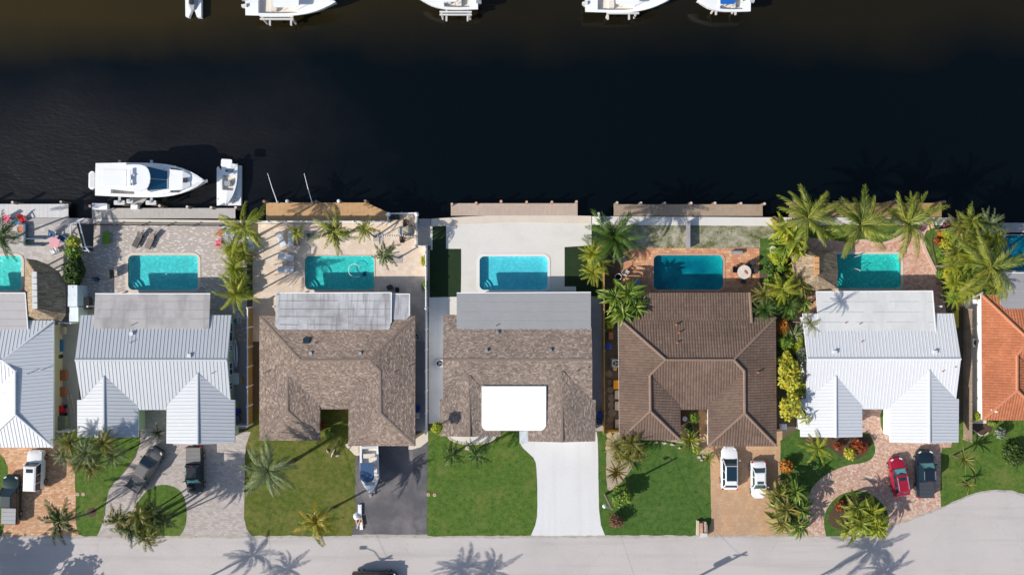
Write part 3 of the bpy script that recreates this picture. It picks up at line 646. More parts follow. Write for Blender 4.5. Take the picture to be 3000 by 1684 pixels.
def shingle_faces(faces, roof, m, course=.145, wid=.26):
    mb = MB()
    for f in faces:
        v0, v1 = f.rng(1); n = max(1, round((v1 - v0) / course)); c = (v1 - v0) / n
        for j in range(n):
            row = clip_band(f.p2, 1, v0 + j * c, v0 + (j + 1) * c)
            if len(row) < 3: continue
            u0, u1 = min(p[0] for p in row), max(p[0] for p in row); u = u0 - random.random() * wid
            while u < u1:
                w = wid * random.uniform(.5, 1.3); q = clip_band(row, 0, u, u + w); u += w
                if len(q) < 3: continue
                lift = random.uniform(0, .012)
                mb.face([f.at(p[0], p[1], .015 + lift + .03 * (1 - (p[1] - v0 - j * c) / c)) for p in q], random.random())
    return mb.build('shingles', m, roof, kind='stuff')

def tile_faces(faces, roof, m, wid=.31, course=.42):
    prof = [(0, 0), (.2, .026), (.5, .042), (.8, .026), (1.0, 0)]
    mb = MB()
    for f in faces:
        u0, u1 = f.rng(0); n = max(1, round((u1 - u0) / wid)); w = (u1 - u0) / n
        v0, v1 = f.rng(1); k = max(1, round((v1 - v0) / course)); c = (v1 - v0) / k
        for i in range(n):
            col = clip_band(f.p2, 0, u0 + i * w, u0 + (i + 1) * w)
            if len(col) < 3: continue
            for j in range(k):
                cell = clip_band(col, 1, v0 + j * c, v0 + (j + 1) * c)
                if len(cell) < 3: continue
                r = random.random() * .98 + .01
                for (t0, h0), (t1, h1) in zip(prof, prof[1:]):
                    s = clip_band(cell, 0, u0 + (i + t0) * w, u0 + (i + t1) * w)
                    if len(s) < 3: continue
                    pts = []
                    for p in s:
                        t = (p[0] - u0) / w - i; h = h0 + (h1 - h0) * max(0, min(1, (t - t0) / (t1 - t0)))
                        pts.append(f.at(p[0], p[1], .02 + h + .014 * (1 - (p[1] - v0 - j * c) / c)))
                    mb.face(pts, r)
    return mb.build('tiles', m, roof, kind='stuff')

def roof_core(root, faces, eave, m_fascia, th=.22):
    mb = MB()
    for f in faces: mb.poly([f.at(*p, -.03) for p in f.p2])
    n = len(eave)
    for k in range(n):
        a, b = Vector(eave[k]), Vector(eave[(k + 1) % n])
        mb.face([a - Vector((0, 0, th)), b - Vector((0, 0, th)), b - Vector((0, 0, .0)), a - Vector((0, 0, .0))])
    mb.poly([(p[0], p[1], p[2] - th) for p in eave])
    return mb.build('roof', m_fascia, root)
def walls(root, eave, m, d=.55, z=2.6):
    mb = MB(); mb.prism(inset([(p[0], p[1]) for p in eave], d), 0, z, top=False); return mb.build('wall', m, root)
def caps(roof, segs, m, w=.3, h=.09, lift=.04):
    for a, b in segs:
        a, b = Vector(a), Vector(b); mb = MB(); up = Vector((0, 0, lift)); mb.beam(a + up, b + up, w, h); mb.build('ridge_cap', m, roof)
def vent(root, px, py, z, m, w=.34, h=.3):
    q = P(px, py, z); mb = MB(); mb.box(q.x - w / 2, q.x + w / 2, q.y - w / 2, q.y + w / 2, z - .25, z + h)
    o = mb.build('roof_vent', m, root); mb = MB(); mb.box(q.x - w * .65, q.x + w * .65, q.y - w * .65, q.y + w * .65, z + h, z + h + .05); mb.build('cap', m, o)
def pipe(root, px, py, z, m, r=.05, h=.5):
    q = P(px, py, z); mb = MB(); mb.cyl((q.x, q.y), r, z - .2, z + h, 8); mb.build('vent_pipe', m, root)
def flat_roof(root, px, zs, m, edge, name='patio_roof', th=.16, posts=()):
    pts = [P(x, y, z) for (x, y), z in zip(px, zs)]
    mb = MB(); mb.poly(pts); n = len(pts)
    area = sum(a.x * b.y - b.x * a.y for a, b in zip(pts, pts[1:] + pts[:1])); pp = pts if area > 0 else pts[::-1]
    for k in range(n):
        a, b = pp[k], pp[(k + 1) % n]; d = Vector((0, 0, th)); mb.face([a - d, b - d, b, a])
    mb.poly([p - Vector((0, 0, th)) for p in pts])
    o = mb.build(name, m, root)
    # raised drip edge along the free edges
    mb = MB()
    for k in edge:
        a, b = pts[k], pts[(k + 1) % n]; mb.bar(a + Vector((0, 0, .0)), b + Vector((0, 0, .0)), .1, .06)
    if edge: mb.build('drip_edge', M_WHITE, o)
    for (x, y) in posts:
        q = P(x, y, 0); mb = MB(); mb.box(q.x - .08, q.x + .08, q.y - .08, q.y + .08, 0, 2.5); mb.build('post', M_WHITE, root)
    return o
def window(root, a, b, z0, z1, out):
    """window on a wall between plan points a and b, facing direction out"""
    a, b, o_ = Vector((*a, 0)), Vector((*b, 0)), Vector((*out, 0))
    mb = MB(); d = o_ * .05; fr = .07
    for z in (z0, z1): mb.bar(a + d + Vector((0, 0, z)), b + d + Vector((0, 0, z)), .1, fr)
    for t in (0, .5, 1):
        q = a.lerp(b, t) + d; mb.box(q.x - .05, q.x + .05, q.y - .05, q.y + .05, z0, z1)
    w = mb.build('window', M_WHITE, root)
    mb = MB(); e = o_ * .03; mb.face([a + e + Vector((0, 0, z0)), b + e + Vector((0, 0, z0)), b + e + Vector((0, 0, z1)), a + e + Vector((0, 0, z1))]); mb.build('pane', M_GLASS, w)
def garage_door(root, x0, x1, y, m):
    """sectional door on a wall that faces down the picture"""
    for k in range(4):
        mb = MB(); mb.box(x0, x1, y - .06, y - .005, .03 + k * .55, .03 + k * .55 + .53); mb.build('garage_door_panel', m, root)

E, = (2.7,)
def house_gable(name, label, g, cover, wallm, fascia, pitch=None, capm=None, m=None, z=None):
    ez, rz = 2.7, g.get('rz', 3.8)
    yn, yr, ym = g['yn'], g['yr'], g['ym']; nl, nr = g['n']; rl, rr_ = g['r']; sl, sr, yw = g['s']
    zs = lambda y: rz - (rz - ez) * (y - yr) / (ym - yr)
    L, Rg = g['L'], g['R']       # wing: (x_left, x_right, apex_x, apex_y, y_south, y_inner)
    zl, zr = zs(L[3]), zs(Rg[3])
    Q = lambda x, y, zz: P(x, y, zz)
    N_ = [Q(nl, yn, ez), Q(nr, yn, ez), Q(rr_, yr, rz), Q(rl, yr, rz)]
    S_ = [Q(rl, yr, rz), Q(rr_, yr, rz), Q(sr, yw, zs(yw)), Q(Rg[2], Rg[3], zr), Q(Rg[0], Rg[5], zs(Rg[5])), Q(Rg[0], ym, ez), Q(L[1], ym, ez), Q(L[1], L[5], zs(L[5])), Q(L[2], L[3], zl), Q(sl, yw, zs(yw))]
    faces = [N_, S_]
    faces.append([Q(L[2], L[3], zl), Q(L[2], L[4], zl), Q(L[0], L[4] - 2, ez), Q(L[0], yw, ez), Q(sl, yw, zs(yw))])
    faces.append([Q(L[2], L[3], zl), Q(L[1], L[5], zs(L[5])), Q(L[1], L[4] - 2, ez), Q(L[2], L[4], zl)])
    faces.append([Q(Rg[2], Rg[3], zr), Q(Rg[2], Rg[4], zr), Q(Rg[0], Rg[4] - 3, ez), Q(Rg[0], Rg[5], zs(Rg[5]))])
    faces.append([Q(Rg[2], Rg[3], zr), Q(sr, yw, zs(yw)), Q(Rg[1], yw, ez), Q(Rg[1], Rg[4] - 3, ez), Q(Rg[2], Rg[4], zr)])
    F = [Face(f) for f in faces]
    eave = [Q(nl, yn, ez), Q(nr, yn, ez), Q(rr_, yr, rz), Q(sr, yw, zs(yw)), Q(Rg[1], yw, ez), Q(Rg[1], Rg[4] - 3, ez), Q(Rg[2], Rg[4], zr), Q(Rg[0], Rg[4] - 3, ez), Q(Rg[0], ym, ez), Q(L[1], ym, ez), Q(L[1], L[4] - 2, ez), Q(L[2], L[4], zl), Q(L[0], L[4] - 2, ez), Q(L[0], yw, ez), Q(sl, yw, zs(yw)), Q(rl, yr, rz)]
    b = eave[12]; root = thing(name, label, 'house', (b.x, b.y, 0))
    roof = roof_core(root, F, eave, fascia)
    we = [Q(nl, yn, ez), Q(nr, yn, ez), Q(sr, yw, ez), Q(Rg[1], yw, ez), Q(Rg[1], Rg[4] - 3, ez), Q(Rg[0], Rg[4] - 3, ez), Q(Rg[0], ym, ez), Q(L[1], ym, ez), Q(L[1], L[4] - 2, ez), Q(L[0], L[4] - 2, ez), Q(L[0], yw, ez), Q(sl, yw, ez)]
    walls(root, we, wallm, .5, 2.55)
    # gable end walls up to the ridge
    mb = MB()
    for side, x_n, x_r, x_s, dx in ((0, nl, rl, sl, .5), (1, nr, rr_, sr, -.5)):
        pts = [Q(x_n, yn, ez), Q(x_r, yr, rz), Q(x_s, yw, zs(yw))]
        pts = [p + Vector((dx, 0, -.12)) for p in pts]; lo = [Vector((p.x, p.y, 2.2)) for p in pts]
        mb.face([lo[0], lo[1], pts[1], pts[0]]); mb.face([lo[1], lo[2], pts[2], pts[1]])
    mb.build('gable_wall', wallm, root)
    if cover == 'metal':
        for f in F: metal_face(f, roof, m, g.get('rib', .058), pitch)
    else: shingle_faces(F, roof, m)
    segs = [(Q(rl, yr, rz), Q(rr_, yr, rz)), (Q(L[2], L[3], zl), Q(L[2], L[4], zl)), (Q(Rg[2], Rg[3], zr), Q(Rg[2], Rg[4], zr))]
    caps(roof, segs, capm or m, *((.3, .09, .04) if cover == 'metal' else (.26, .012, .045)))
    gy = Q(0, Rg[4], ez).y + .52
    garage_door(root, Q(Rg[0], 0, ez).x + 1.0, Q(Rg[1], 0, ez).x - 1.0, gy, M_WHITE)
    ly = Q(0, L[4], ez).y + .5
    window(root, (Q(L[0], 0, ez).x + 2.2, ly), (Q(L[1], 0, ez).x - 2.2, ly), .9, 2.1, (0, -1))
    return root, roof

def house_hip(name, label, g, wallm, fascia, cover, m, capm, extra=None):
    ez = 2.7; NW, NE, SW, SE, A, B, LT, LB, RT, RB = [g[k] for k in ('NW', 'NE', 'SW', 'SE', 'A', 'B', 'LT', 'LB', 'RT', 'RB')]
    cl, cr, yc = g['court']; k = g.get('pitch', .25) / PPM
    rz = ez + (A[1] - NW[1]) * k; zl = ez + (LT[0] - NW[0]) * k; zr = ez + (NE[0] - RT[0]) * k
    Q = lambda p, z: P(p[0], p[1], z)
    ya = yc - 14; za = ez + (yc - ya) * k
    lsy, rsy = SW[1], SE[1]
    f = [[Q(NW, ez), Q(NE, ez), Q(B, rz), Q(A, rz)],
         [Q(NW, ez), Q(A, rz), Q(LT, zl), Q(LB, zl), Q(SW, ez)],
         [Q(NE, ez), Q(SE, ez), Q(RB, zr), Q(RT, zr), Q(B, rz)],
         [Q(A, rz), Q(B, rz), Q(RT, zr), Q((cr, ya), za), Q((cr, yc), ez), Q((cl, yc), ez), Q((cl, ya), za), Q(LT, zl)],
         [Q(LT, zl), Q((cl, ya), za), Q((cl, lsy), ez), Q(LB, zl)],
         [Q(LB, zl), Q((cl, lsy), ez), Q(SW, ez)],
         [Q(RT, zr), Q(RB, zr), Q((cr, rsy), ez), Q((cr, ya), za)],
         [Q(RB, zr), Q(SE, ez), Q((cr, rsy), ez)]]
    F = [Face(x) for x in f]
    eave = [Q(NW, ez), Q(NE, ez), Q(SE, ez), Q((cr, rsy), ez), Q((cr, yc), ez), Q((cl, yc), ez), Q((cl, lsy), ez), Q(SW, ez)]
    root = thing(name, label, 'house', (eave[7].x, eave[7].y, 0))
    roof = roof_core(root, F, eave, fascia)
    walls(root, eave, wallm)
    if cover == 'metal':
        for x in F: metal_face(x, roof, m, .055, .41)
    elif cover == 'tile': tile_faces(F + ([Face(e) for e in extra] if extra else []), roof, m)
    else: shingle_faces(F, roof, m)
    segs = [(Q(A, rz), Q(B, rz)), (Q(NW, ez), Q(A, rz)), (Q(NE, ez), Q(B, rz)), (Q(A, rz), Q(LT, zl)), (Q(LT, zl), Q(LB, zl)), (Q(LB, zl), Q(SW, ez)), (Q(LB, zl), Q((cl, lsy), ez)),
            (Q(B, rz), Q(RT, zr)), (Q(RT, zr), Q(RB, zr)), (Q(RB, zr), Q(SE, ez)), (Q(RB, zr), Q((cr, rsy), ez))]
    caps(roof, segs, capm, *g.get('cap', (.34, .1, .05)))
    gy = Q(SE, ez).y + .55
    garage_door(root, Q((cr, 0), ez).x + 1.0, Q(SE, ez).x - 1.0, gy, M_WHITE)
    window(root, (Q(SW, ez).x + 2.2, Q(SW, ez).y + .55), (Q((cl, 0), ez).x - 2.2, Q(SW, ez).y + .55), .9, 2.1, (0, -1))
    if extra:
        for e in extra:
            mb = MB(); pts = [Vector(p) for p in e]; mb.poly([p - Vector((0, 0, .05)) for p in pts]); mb.poly([p - Vector((0, 0, .2)) for p in pts])
            for a, b in zip(pts, pts[1:] + pts[:1]): mb.face([a - Vector((0, 0, .2)), b - Vector((0, 0, .2)), b, a])
            mb.build('patio_roof', fascia, root)
    return root, roof

M_MET_G = plain('grey_metal_roof', (.475, .495, .52), .5, .0, var=.03, scale=1.2)
M_MET_W = plain('white_metal_roof', (.66, .665, .68), .5, .0, var=.02, scale=1.2)
M_MET_L = plain('pale_metal_roof', (.60, .61, .63), .5, .0, var=.02, scale=1.2)
M_SHING = rnd_mat('brown_shingles', [(.205, .148, .118), (.30, .228, .183), (.225, .165, .132), (.39, .302, .245), (.255, .19, .153), (.325, .248, .198), (.215, .158, .127), (.43, .338, .275)])
M_SHING4 = rnd_mat('grey_brown_shingles', [(.195, .147, .12), (.285, .222, .183), (.215, .164, .135), (.37, .295, .245), (.245, .19, .157), (.31, .245, .202), (.205, .158, .13), (.41, .33, .275)])
M_SHCAP = plain('shingle_ridge', (.215, .165, .132), .9, var=.12, scale=5)
M_TILE_B = rnd_mat('brown_roof_tiles', [(.148, .099, .075), (.168, .114, .087), (.156, .105, .080), (.178, .122, .094)])
M_TILE_O = rnd_mat('orange_roof_tiles', [(.40, .140, .068), (.44, .160, .080), (.42, .150, .073), (.46, .172, .088)])
M_CAP_B = plain('tile_ridge_brown', (.255, .172, .13), .85, var=.12, scale=5)
M_CAP_O = plain('tile_ridge_orange', (.50, .205, .11), .85, var=.1, scale=5)
M_FLAT_2 = concrete('stained_grey_membrane', (.46, .43, .42), (.27, .25, .25), .75, sscale=.35, streak=(.9, .16, 1))
M_FLAT_3 = concrete('streaky_white_membrane', (.52, .52, .53), (.19, .17, .17), .85, sscale=.25, streak=(2.6, .16, 1))
M_FLAT_4 = concrete('plain_grey_membrane', (.325, .325, .33), (.28, .28, .285), .5, sscale=.4)
M_FLAT_6 = concrete('white_membrane', (.68, .675, .66), (.53, .53, .52), .55, sscale=.3, streak=(.8, .15, 1))
M_FLAT_1 = concrete('light_grey_membrane', (.48, .455, .45), (.38, .36, .36), .5, sscale=.4, streak=(.15, .9, 1))
M_FLAT_7 = concrete('mid_grey_membrane', (.34, .325, .335), (.28, .27, .28), .5, sscale=.4)
M_WALL_GREEN = plain('pale_green_stucco', (.50, .62, .42), .85, var=.06)
M_WALL_TAN = plain('tan_stucco', (.52, .42, .32), .85, var=.06)
M_WALL_WHITE = plain('white_stucco', (.76, .77, .78), .85, var=.03)
M_WALL_CREAM = plain('cream_stucco', (.66, .6, .46), .85, var=.05)
M_FASC_W = plain('white_fascia', (.72, .73, .75), .6, var=.03)
M_FASC_B = plain('brown_fascia', (.12, .085, .065), .7, var=.1)

# far left: pale metal hip roof, only its right part in the picture
h1, r1 = house_hip('metal_roof_house', 'house with bright white hipped metal roof cut off by the left edge',
    dict(NW=(-300, 938), NE=(157, 938), SE=(157, 1310), SW=(-300, 1310), A=(-180, 1055), B=(9, 1055), LT=(-210, 1090), LB=(-210, 1213), RT=(45, 1087), RB=(45, 1213), court=(-130, -60, 1200), cap=(.3, .07, .05)),
    M_WALL_TAN, M_FASC_W, 'metal', M_MET_L, M_MET_L)
flat_roof(h1, [(-150, 858), (74, 858), (82, 965), (-150, 965)], [2.72, 2.72, 3.05, 3.05], M_FLAT_1, [0, 1], posts=[(66, 896)])
pipe(h1, 84, 1094, 3.35, M_STEEL); pipe(h1, 125, 1083, 3.0, M_STEEL)
# grey metal gable roof
h2, r2 = house_gable('metal_roof_house', 'house with light grey standing seam roof and two front gables',
    dict(rz=3.75, yn=923, yr=1054, ym=1200, n=(237, 677), r=(220, 665), s=(239, 675, 1171), L=(227, 405, 305, 1101, 1282, 1189), R=(488, 688, 580, 1092, 1301, 1186)),
    'metal', M_WALL_GREEN, M_FASC_W, .41, None, M_MET_G)
flat_roof(h2, [(279, 860), (616, 860), (612, 963), (274, 963)], [2.68, 2.68, 3.12, 3.12], M_FLAT_2, [0], posts=[(290, 896), (606, 896)])
vent(h2, 387, 977, 3.12, M_MET_W, .3, .22); vent(h2, 556, 1041, 3.6, M_MET_W, .3, .22); pipe(h2, 384, 1003, 3.3, M_STEEL); pipe(h2, 622, 1093, 3.4, M_STEEL); pipe(h2, 388, 952, 3.0, M_STEEL)
wx = P(676, 0, 2.7).x - .5
for y0, y1 in ((945, 1000), (1012, 1026), (1062, 1098), (1120, 1140)):
    window(h2, (wx + .01, P(0, y1, 1.5).y), (wx + .01, P(0, y0, 1.5).y), .9, 2.0, (1, 0))
# brown shingle hip roof
h3, r3 = house_hip('shingle_roof_house', 'house with brown shingled hip roof and a notched entry court',
    dict(NW=(761, 926), NE=(1216, 926), SE=(1217, 1305), SW=(760, 1289), A=(880, 1054), B=(1083, 1054), LT=(843, 1098), LB=(842, 1203), RT=(1114, 1086), RB=(1115, 1209), court=(937, 1021, 1198), cap=(.26, .012, .045)),
    M_WALL_TAN, M_FASC_B, 'shingle', M_SHING, M_SHCAP)
flat_roof(h3, [(810, 858), (1147, 857), (1146, 945), (1142, 960), (1134, 971), (820, 971), (806, 955)], [2.68, 2.68, 3.06, 3.12, 3.16, 3.16, 3.08], M_FLAT_3, [0, 1], posts=[(820, 896), (1140, 896)])
flat_roof(h3, [(1150, 861), (1200, 861), (1200, 925), (1190, 936), (1150, 936)], [2.45, 2.45, 2.84, 2.9, 2.9], M_FLAT_3, [0, 1], name='side_roof')
q = P(899, 998, 3.4); mb = MB(); mb.box(q.x - .42, q.x + .42, q.y - .36, q.y + .36, 3.2, 3.55, bev=.08); o = mb.build('skylight', M_DARK, h3); mb = MB(); mb.box(q.x - .32, q.x + .32, q.y - .26, q.y + .26, 3.55, 3.6, bev=.06); mb.build('glazing', M_GLASS, o)
vent(h3, 911, 1034, 3.72, M_STEEL, .24, .2); vent(h3, 1056, 1034, 3.72, M_STEEL, .24, .2)
pipe(h3, 776, 1092, 2.9, M_STEEL, .05, .9); pipe(h3, 1156, 1090, 3.2, M_STEEL, .05, .4); pipe(h3, 926, 1004, 3.4, M_DARK, .05, .3); pipe(h3, 1196, 1074, 2.9, M_STEEL, .05, .4)
# brown shingle gable roof with the blank white roof panel
h4, r4 = house_gable('shingle_roof_house', 'house with brown shingled gable roof and a bright white roof panel',
    dict(rz=3.85, yn=922, yr=1053, ym=1230, n=(1299, 1732), r=(1297, 1735), s=(1298, 1735, 1170), L=(1290, 1466, 1375, 1098, 1279, 1190), R=(1547, 1744, 1647, 1085, 1295, 1190)),
    'shingle', M_WALL_WHITE, M_FASC_B, .4, M_SHCAP, M_SHING4)
flat_roof(h4, [(1338, 858), (1731, 856), (1731, 965), (1343, 965), (1338, 960)], [2.68, 2.68, 3.12, 3.12, 3.1], M_FLAT_4, [0], posts=[(1348, 896), (1722, 896)])
flat_roof(h4, [(1411, 1131), (1600, 1131), (1600, 1248), (1596, 1254), (1588, 1261), (1422, 1261), (1414, 1254), (1411, 1246)], [3.62, 3.62, 3.40, 3.39, 3.38, 3.38, 3.39, 3.40], plain('bright_white_panel', (.86, .845, .80), .7, var=.012, scale=.8), [], name='white_roof_panel', th=.22)
for x, y, z in ((1425, 1026, 3.62), (1612, 1025, 3.62), (1457, 973, 3.12)): vent(h4, x, y, z, M_STEEL, .24, .2)
pipe(h4, 1455, 1003, 3.35, M_DARK, .05, .3); pipe(h4, 1690, 1087, 3.6, M_TERRA, .06, .4); pipe(h4, 1722, 1077, 3.65, M_TERRA, .06, .3); pipe(h4, 1455, 953, 3.05, M_DARK, .05, .3)
# brown barrel-tile hip roof
xt = [P(1886, 858, 2.42), P(2197, 857, 2.42), P(2204, 940, 2.79), P(1856, 940, 2.79)]
h5, r5 = house_hip('tile_roof_house', 'house with dark brown barrel tile hip roof',
    dict(NW=(1811, 930), NE=(2272, 930), SE=(2275, 1306), SW=(1815, 1288), A=(1950, 1053), B=(2149, 1053), LT=(1904, 1098), LB=(1905, 1203), RT=(2180, 1086), RB=(2181, 1209), court=(1993, 2074, 1199), cap=(.3, .16, .06)),
    M_WALL_CREAM, M_FASC_W, 'tile', M_TILE_B, M_CAP_B, extra=[xt])
for x, y, z in ((1980, 951, 3.0), (1988, 974, 3.2), (1983, 1003, 3.4), (2219, 1090, 3.3)): pipe(h5, x, y, z, M_TERRA, .09, .4)
mb = MB(); mb.beam(P(2196, 857, 2.45), P(2202, 946, 2.85), .3, .2); mb.build('verge_tile', M_CAP_B, h5)
# white metal gable roof
h6, r6 = house_gable('metal_roof_house', 'house with brilliant white metal roof and two front gables',
    dict(rib=.05, rz=3.85, yn=918, yr=1051, ym=1198, n=(2352, 2794), r=(2366, 2815), s=(2362, 2801, 1168), L=(2346, 2526, 2448, 1101, 1281, 1187), R=(2608, 2808, 2722, 1084, 1298, 1187)),
    'metal', M_WALL_WHITE, M_FASC_W, .375, None, M_MET_W)
flat_roof(h6, [(2391, 854), (2732, 852), (2742, 976), (2400, 977)], [2.68, 2.68, 3.2, 3.2], M_FLAT_6, [0, 1], posts=[(2400, 896), (2724, 896)])
for x, y, z in ((2445, 1031, 3.7), (2738, 1031, 3.7)): vent(h6, x, y, z, M_MET_W, .3, .2)
for x, y, z in ((2523, 1001, 3.4), (2476, 946, 3.05), (2518, 949, 3.1), (2760, 1088, 3.6), (2797, 1075, 3.6)): pipe(h6, x, y, z, M_TERRA, .06, .25)
# orange tile roof at the right edge
h7, r7 = house_hip('tile_roof_house', 'house with orange tiled hip roof cut off by the right edge',
    dict(NW=(2875, 863), NE=(3335, 863), SE=(3335, 1230), SW=(2877, 1230), A=(3015, 996), B=(3200, 996), LT=(2978, 1040), LB=(2978, 1142), RT=(3230, 1040), RB=(3230, 1142), court=(3070, 3140, 1140), cap=(.3, .16, .06), pitch=.26),
    M_WALL_WHITE, M_FASC_W, 'tile', M_TILE_O, M_CAP_O)
flat_roof(h7, [(2930, 799), (3300, 799), (3300, 906), (2946, 906), (2932, 890)], [2.72, 2.72, 3.2, 3.2, 3.15], M_FLAT_7, [0], posts=[(2938, 840)])
mb = MB(); q = P(2912, 1202, 2.95); mb.bar(q + Vector((-.4, .1, .05)), q + Vector((.3, -.15, .1)), .22, .1); mb.build('downspout_offcut', M_WHITE, h7)

M_LAP = plain('tar_seam', (.12, .115, .115), .8, var=.2, scale=4); M_LAPL = plain('pale_seam', (.40, .40, .40), .8, var=.2, scale=4)
def laps(root, x0, x1, ys, zf, m, lab='membrane_seam', gap=.25, w=.05, seed=1):
    rs = random.Random(seed)
    for y in ys:
        x = x0 + rs.uniform(0, 12)
        while x < x1 - 8:
            l = rs.uniform(30, 110); e = min(x1, x + l)
            a, b = P(x, y + rs.uniform(-.6, .6), zf(y)), P(e, y + rs.uniform(-.6, .6), zf(y)); mb = MB(); mb.bar(a + Vector((0, 0, .012)), b + Vector((0, 0, .012)), w * rs.uniform(.6, 1.4), .02); mb.build(lab, m, root)
            x = e + (rs.uniform(4, 40) if rs.random() < gap * 2 else 1)
slope = lambda y0, z0, y1, z1: (lambda y: z0 + (z1 - z0) * (y - y0) / (y1 - y0))
laps(h3, 812, 1145, (881, 905, 927, 951), slope(858, 2.68, 971, 3.16), M_LAP, seed=3, w=.028)
laps(h2, 280, 612, (884, 908, 934), slope(860, 2.68, 963, 3.12), M_LAPL, seed=4)
laps(h4, 1342, 1729, (886, 914, 942), slope(857, 2.68, 965, 3.12), M_LAPL, seed=5, w=.035)
laps(h6, 2398, 2735, (884, 914, 944), slope(853, 2.68, 976, 3.2), plain('grey_seam', (.5, .5, .5), .8), seed=6, w=.04)
laps(h7, 2936, 3060, (826, 852, 878), slope(799, 2.72, 906, 3.2), M_LAPL, seed=7, w=.04)
laps(h1, -10, 76, (884, 910, 936, 955), slope(858, 2.72, 965, 3.05), M_LAPL, seed=8, w=.04)
# ---------------------------------------------------------------- vegetation
G_COCO = leaf_mat('coconut_frond', [(0.045, 0.076, 0.011), (0.128, 0.183, 0.021), (0.230, 0.268, 0.032), (0.384, 0.378, 0.057), (0.096, 0.146, 0.021), (0.282, 0.305, 0.040)])
G_DEEP = leaf_mat('deep_green_frond', [(0.020, 0.051, 0.011), (0.058, 0.122, 0.021), (0.115, 0.201, 0.030), (0.038, 0.085, 0.016), (0.179, 0.244, 0.040)])
G_LIME = leaf_mat('lime_frond', [(0.077, 0.122, 0.011), (0.256, 0.317, 0.021), (0.435, 0.439, 0.034), (0.154, 0.232, 0.017), (0.538, 0.464, 0.057), (0.205, 0.268, 0.023)])
G_SILV = leaf_mat('silver_green_frond', [(0.077, 0.116, 0.046), (0.192, 0.244, 0.103), (0.320, 0.366, 0.172), (0.128, 0.183, 0.069), (0.256, 0.305, 0.115)])
G_OLIV = leaf_mat('olive_frond', [(0.045, 0.061, 0.014), (0.166, 0.195, 0.034), (0.307, 0.281, 0.057), (0.102, 0.134, 0.023), (0.461, 0.329, 0.092), (0.205, 0.232, 0.046)])
G_YELL = leaf_mat('yellowing_frond', [(0.384, 0.317, 0.034), (0.230, 0.268, 0.034), (0.538, 0.342, 0.034), (0.154, 0.220, 0.029), (0.461, 0.415, 0.069)])
G_PADL = leaf_mat('glossy_paddle_leaf', [(0.026, 0.061, 0.011), (0.102, 0.195, 0.021), (0.218, 0.305, 0.034), (0.064, 0.134, 0.016), (0.358, 0.390, 0.052), (0.141, 0.232, 0.025)], .3)
G_DRY = leaf_mat('dry_frond', [(0.384, 0.268, 0.138), (0.282, 0.183, 0.092), (0.461, 0.342, 0.184)], .2)
G_DARK = leaf_mat('dark_palm_frond', [(0.023, 0.044, 0.014), (0.064, 0.104, 0.025), (0.109, 0.152, 0.040), (0.179, 0.195, 0.057), (0.038, 0.067, 0.017)])
_fc = {}
def frond_mesh(kind, var, m):
    key = (kind, var, m.name)
    if key in _fc: return _fc[key]
    rs = random.Random(len(kind) * 101 + ord(kind[0]) * 7 + var * 17); mb = MB()
    if kind in ('feather', 'recurved', 'spray'):
        if kind == 'feather': rise, drop, np_, ll, fwd = .30, .66, 27, .185, .75
        elif kind == 'recurved': rise, drop, np_, ll, fwd = .55, 1.15, 22, .20, .55
        else: rise, drop, np_, ll, fwd = .5, .78, 20, .17, .8
        bend = rs.uniform(-.34, .34)
        def C(t): return Vector((t * (1 - .22 * drop * t * t * .6), bend * t * t, rise * t - drop * t * t))
        pts = [C(k / 7) for k in range(8)]
        mb.tube(pts, [.016 * (1 - .8 * k / 7) + .003 for k in range(8)], 4, .35)
        for k in range(np_):
            t = .10 + .9 * (k + .5) / np_; p = C(t); d = (C(min(1, t + .03)) - C(t - .03)).normalized()
            side0 = Vector((0, 0, 1)).cross(d).normalized()
            l = ll * (math.sin(math.pi * min(1, (t * .86 + .12))) ** .6) * rs.uniform(.6, 1.2) + .03
            for s in (-1, 1):
                if rs.random() < .08: continue
                dr = (side0 * s + d * (fwd + .5 * t) + Vector((0, 0, -.28 - .3 * rs.random()))).normalized()
                w = (.014 if kind != 'recurved' else .026) + .008 * rs.random(); mid = p + dr * l * .5; tip = p + dr * l + Vector((0, 0, -.25 * l)); wv = d * w
                mb.face([p - wv * .6, mid - wv, tip, mid + wv], rs.random() * .95 + .02)
    elif kind == 'paddle':
        n = 7; bend = rs.uniform(-.5, .5); rise, drop = .55, .95
        def C(t): return Vector((t * .92, bend * t * t, rise * t - drop * t * t))
        def W(t): return 0 if t < .25 else .105 * math.sin(math.pi * ((t - .25) / .75) ** .8) + .004
        rr = [t for t in [0, .25, .36, .5, .64, .78, .9, 1]]
        for a, b in zip(rr, rr[1:]):
            pa, pb = C(a), C(b); d = (pb - pa).normalized(); sd_ = Vector((0, 0, 1)).cross(d).normalized()
            for s in (-1, 1):
                la = pa + sd_ * s * max(.008, W(a)) + Vector((0, 0, -.25 * W(a) if False else .45 * W(a))); lb = pb + sd_ * s * max(.008, W(b)) + Vector((0, 0, .45 * W(b)))
                q = [pa, la, lb, pb] if s < 0 else [pa, pb, lb, la]
                mb.face(q, rs.random() * .9 + .05)
    elif kind == 'spike':
        def C(t): return Vector((t * .97, 0, .35 * t - .4 * t * t))
        rr = [0, .2, .45, .7, .88, 1]; W = [.03, .05, .052, .04, .022, .002]
        for i in range(5):
            pa, pb = C(rr[i]), C(rr[i + 1])
            for s in (-1, 1):
                mb.face([pa, pa + Vector((0, s * W[i], .5 * W[i])), pb + Vector((0, s * W[i + 1], .5 * W[i + 1])), pb], .2 + .6 * rs.random())
    me = mb.mesh('frond', m); _fc[key] = me; return me

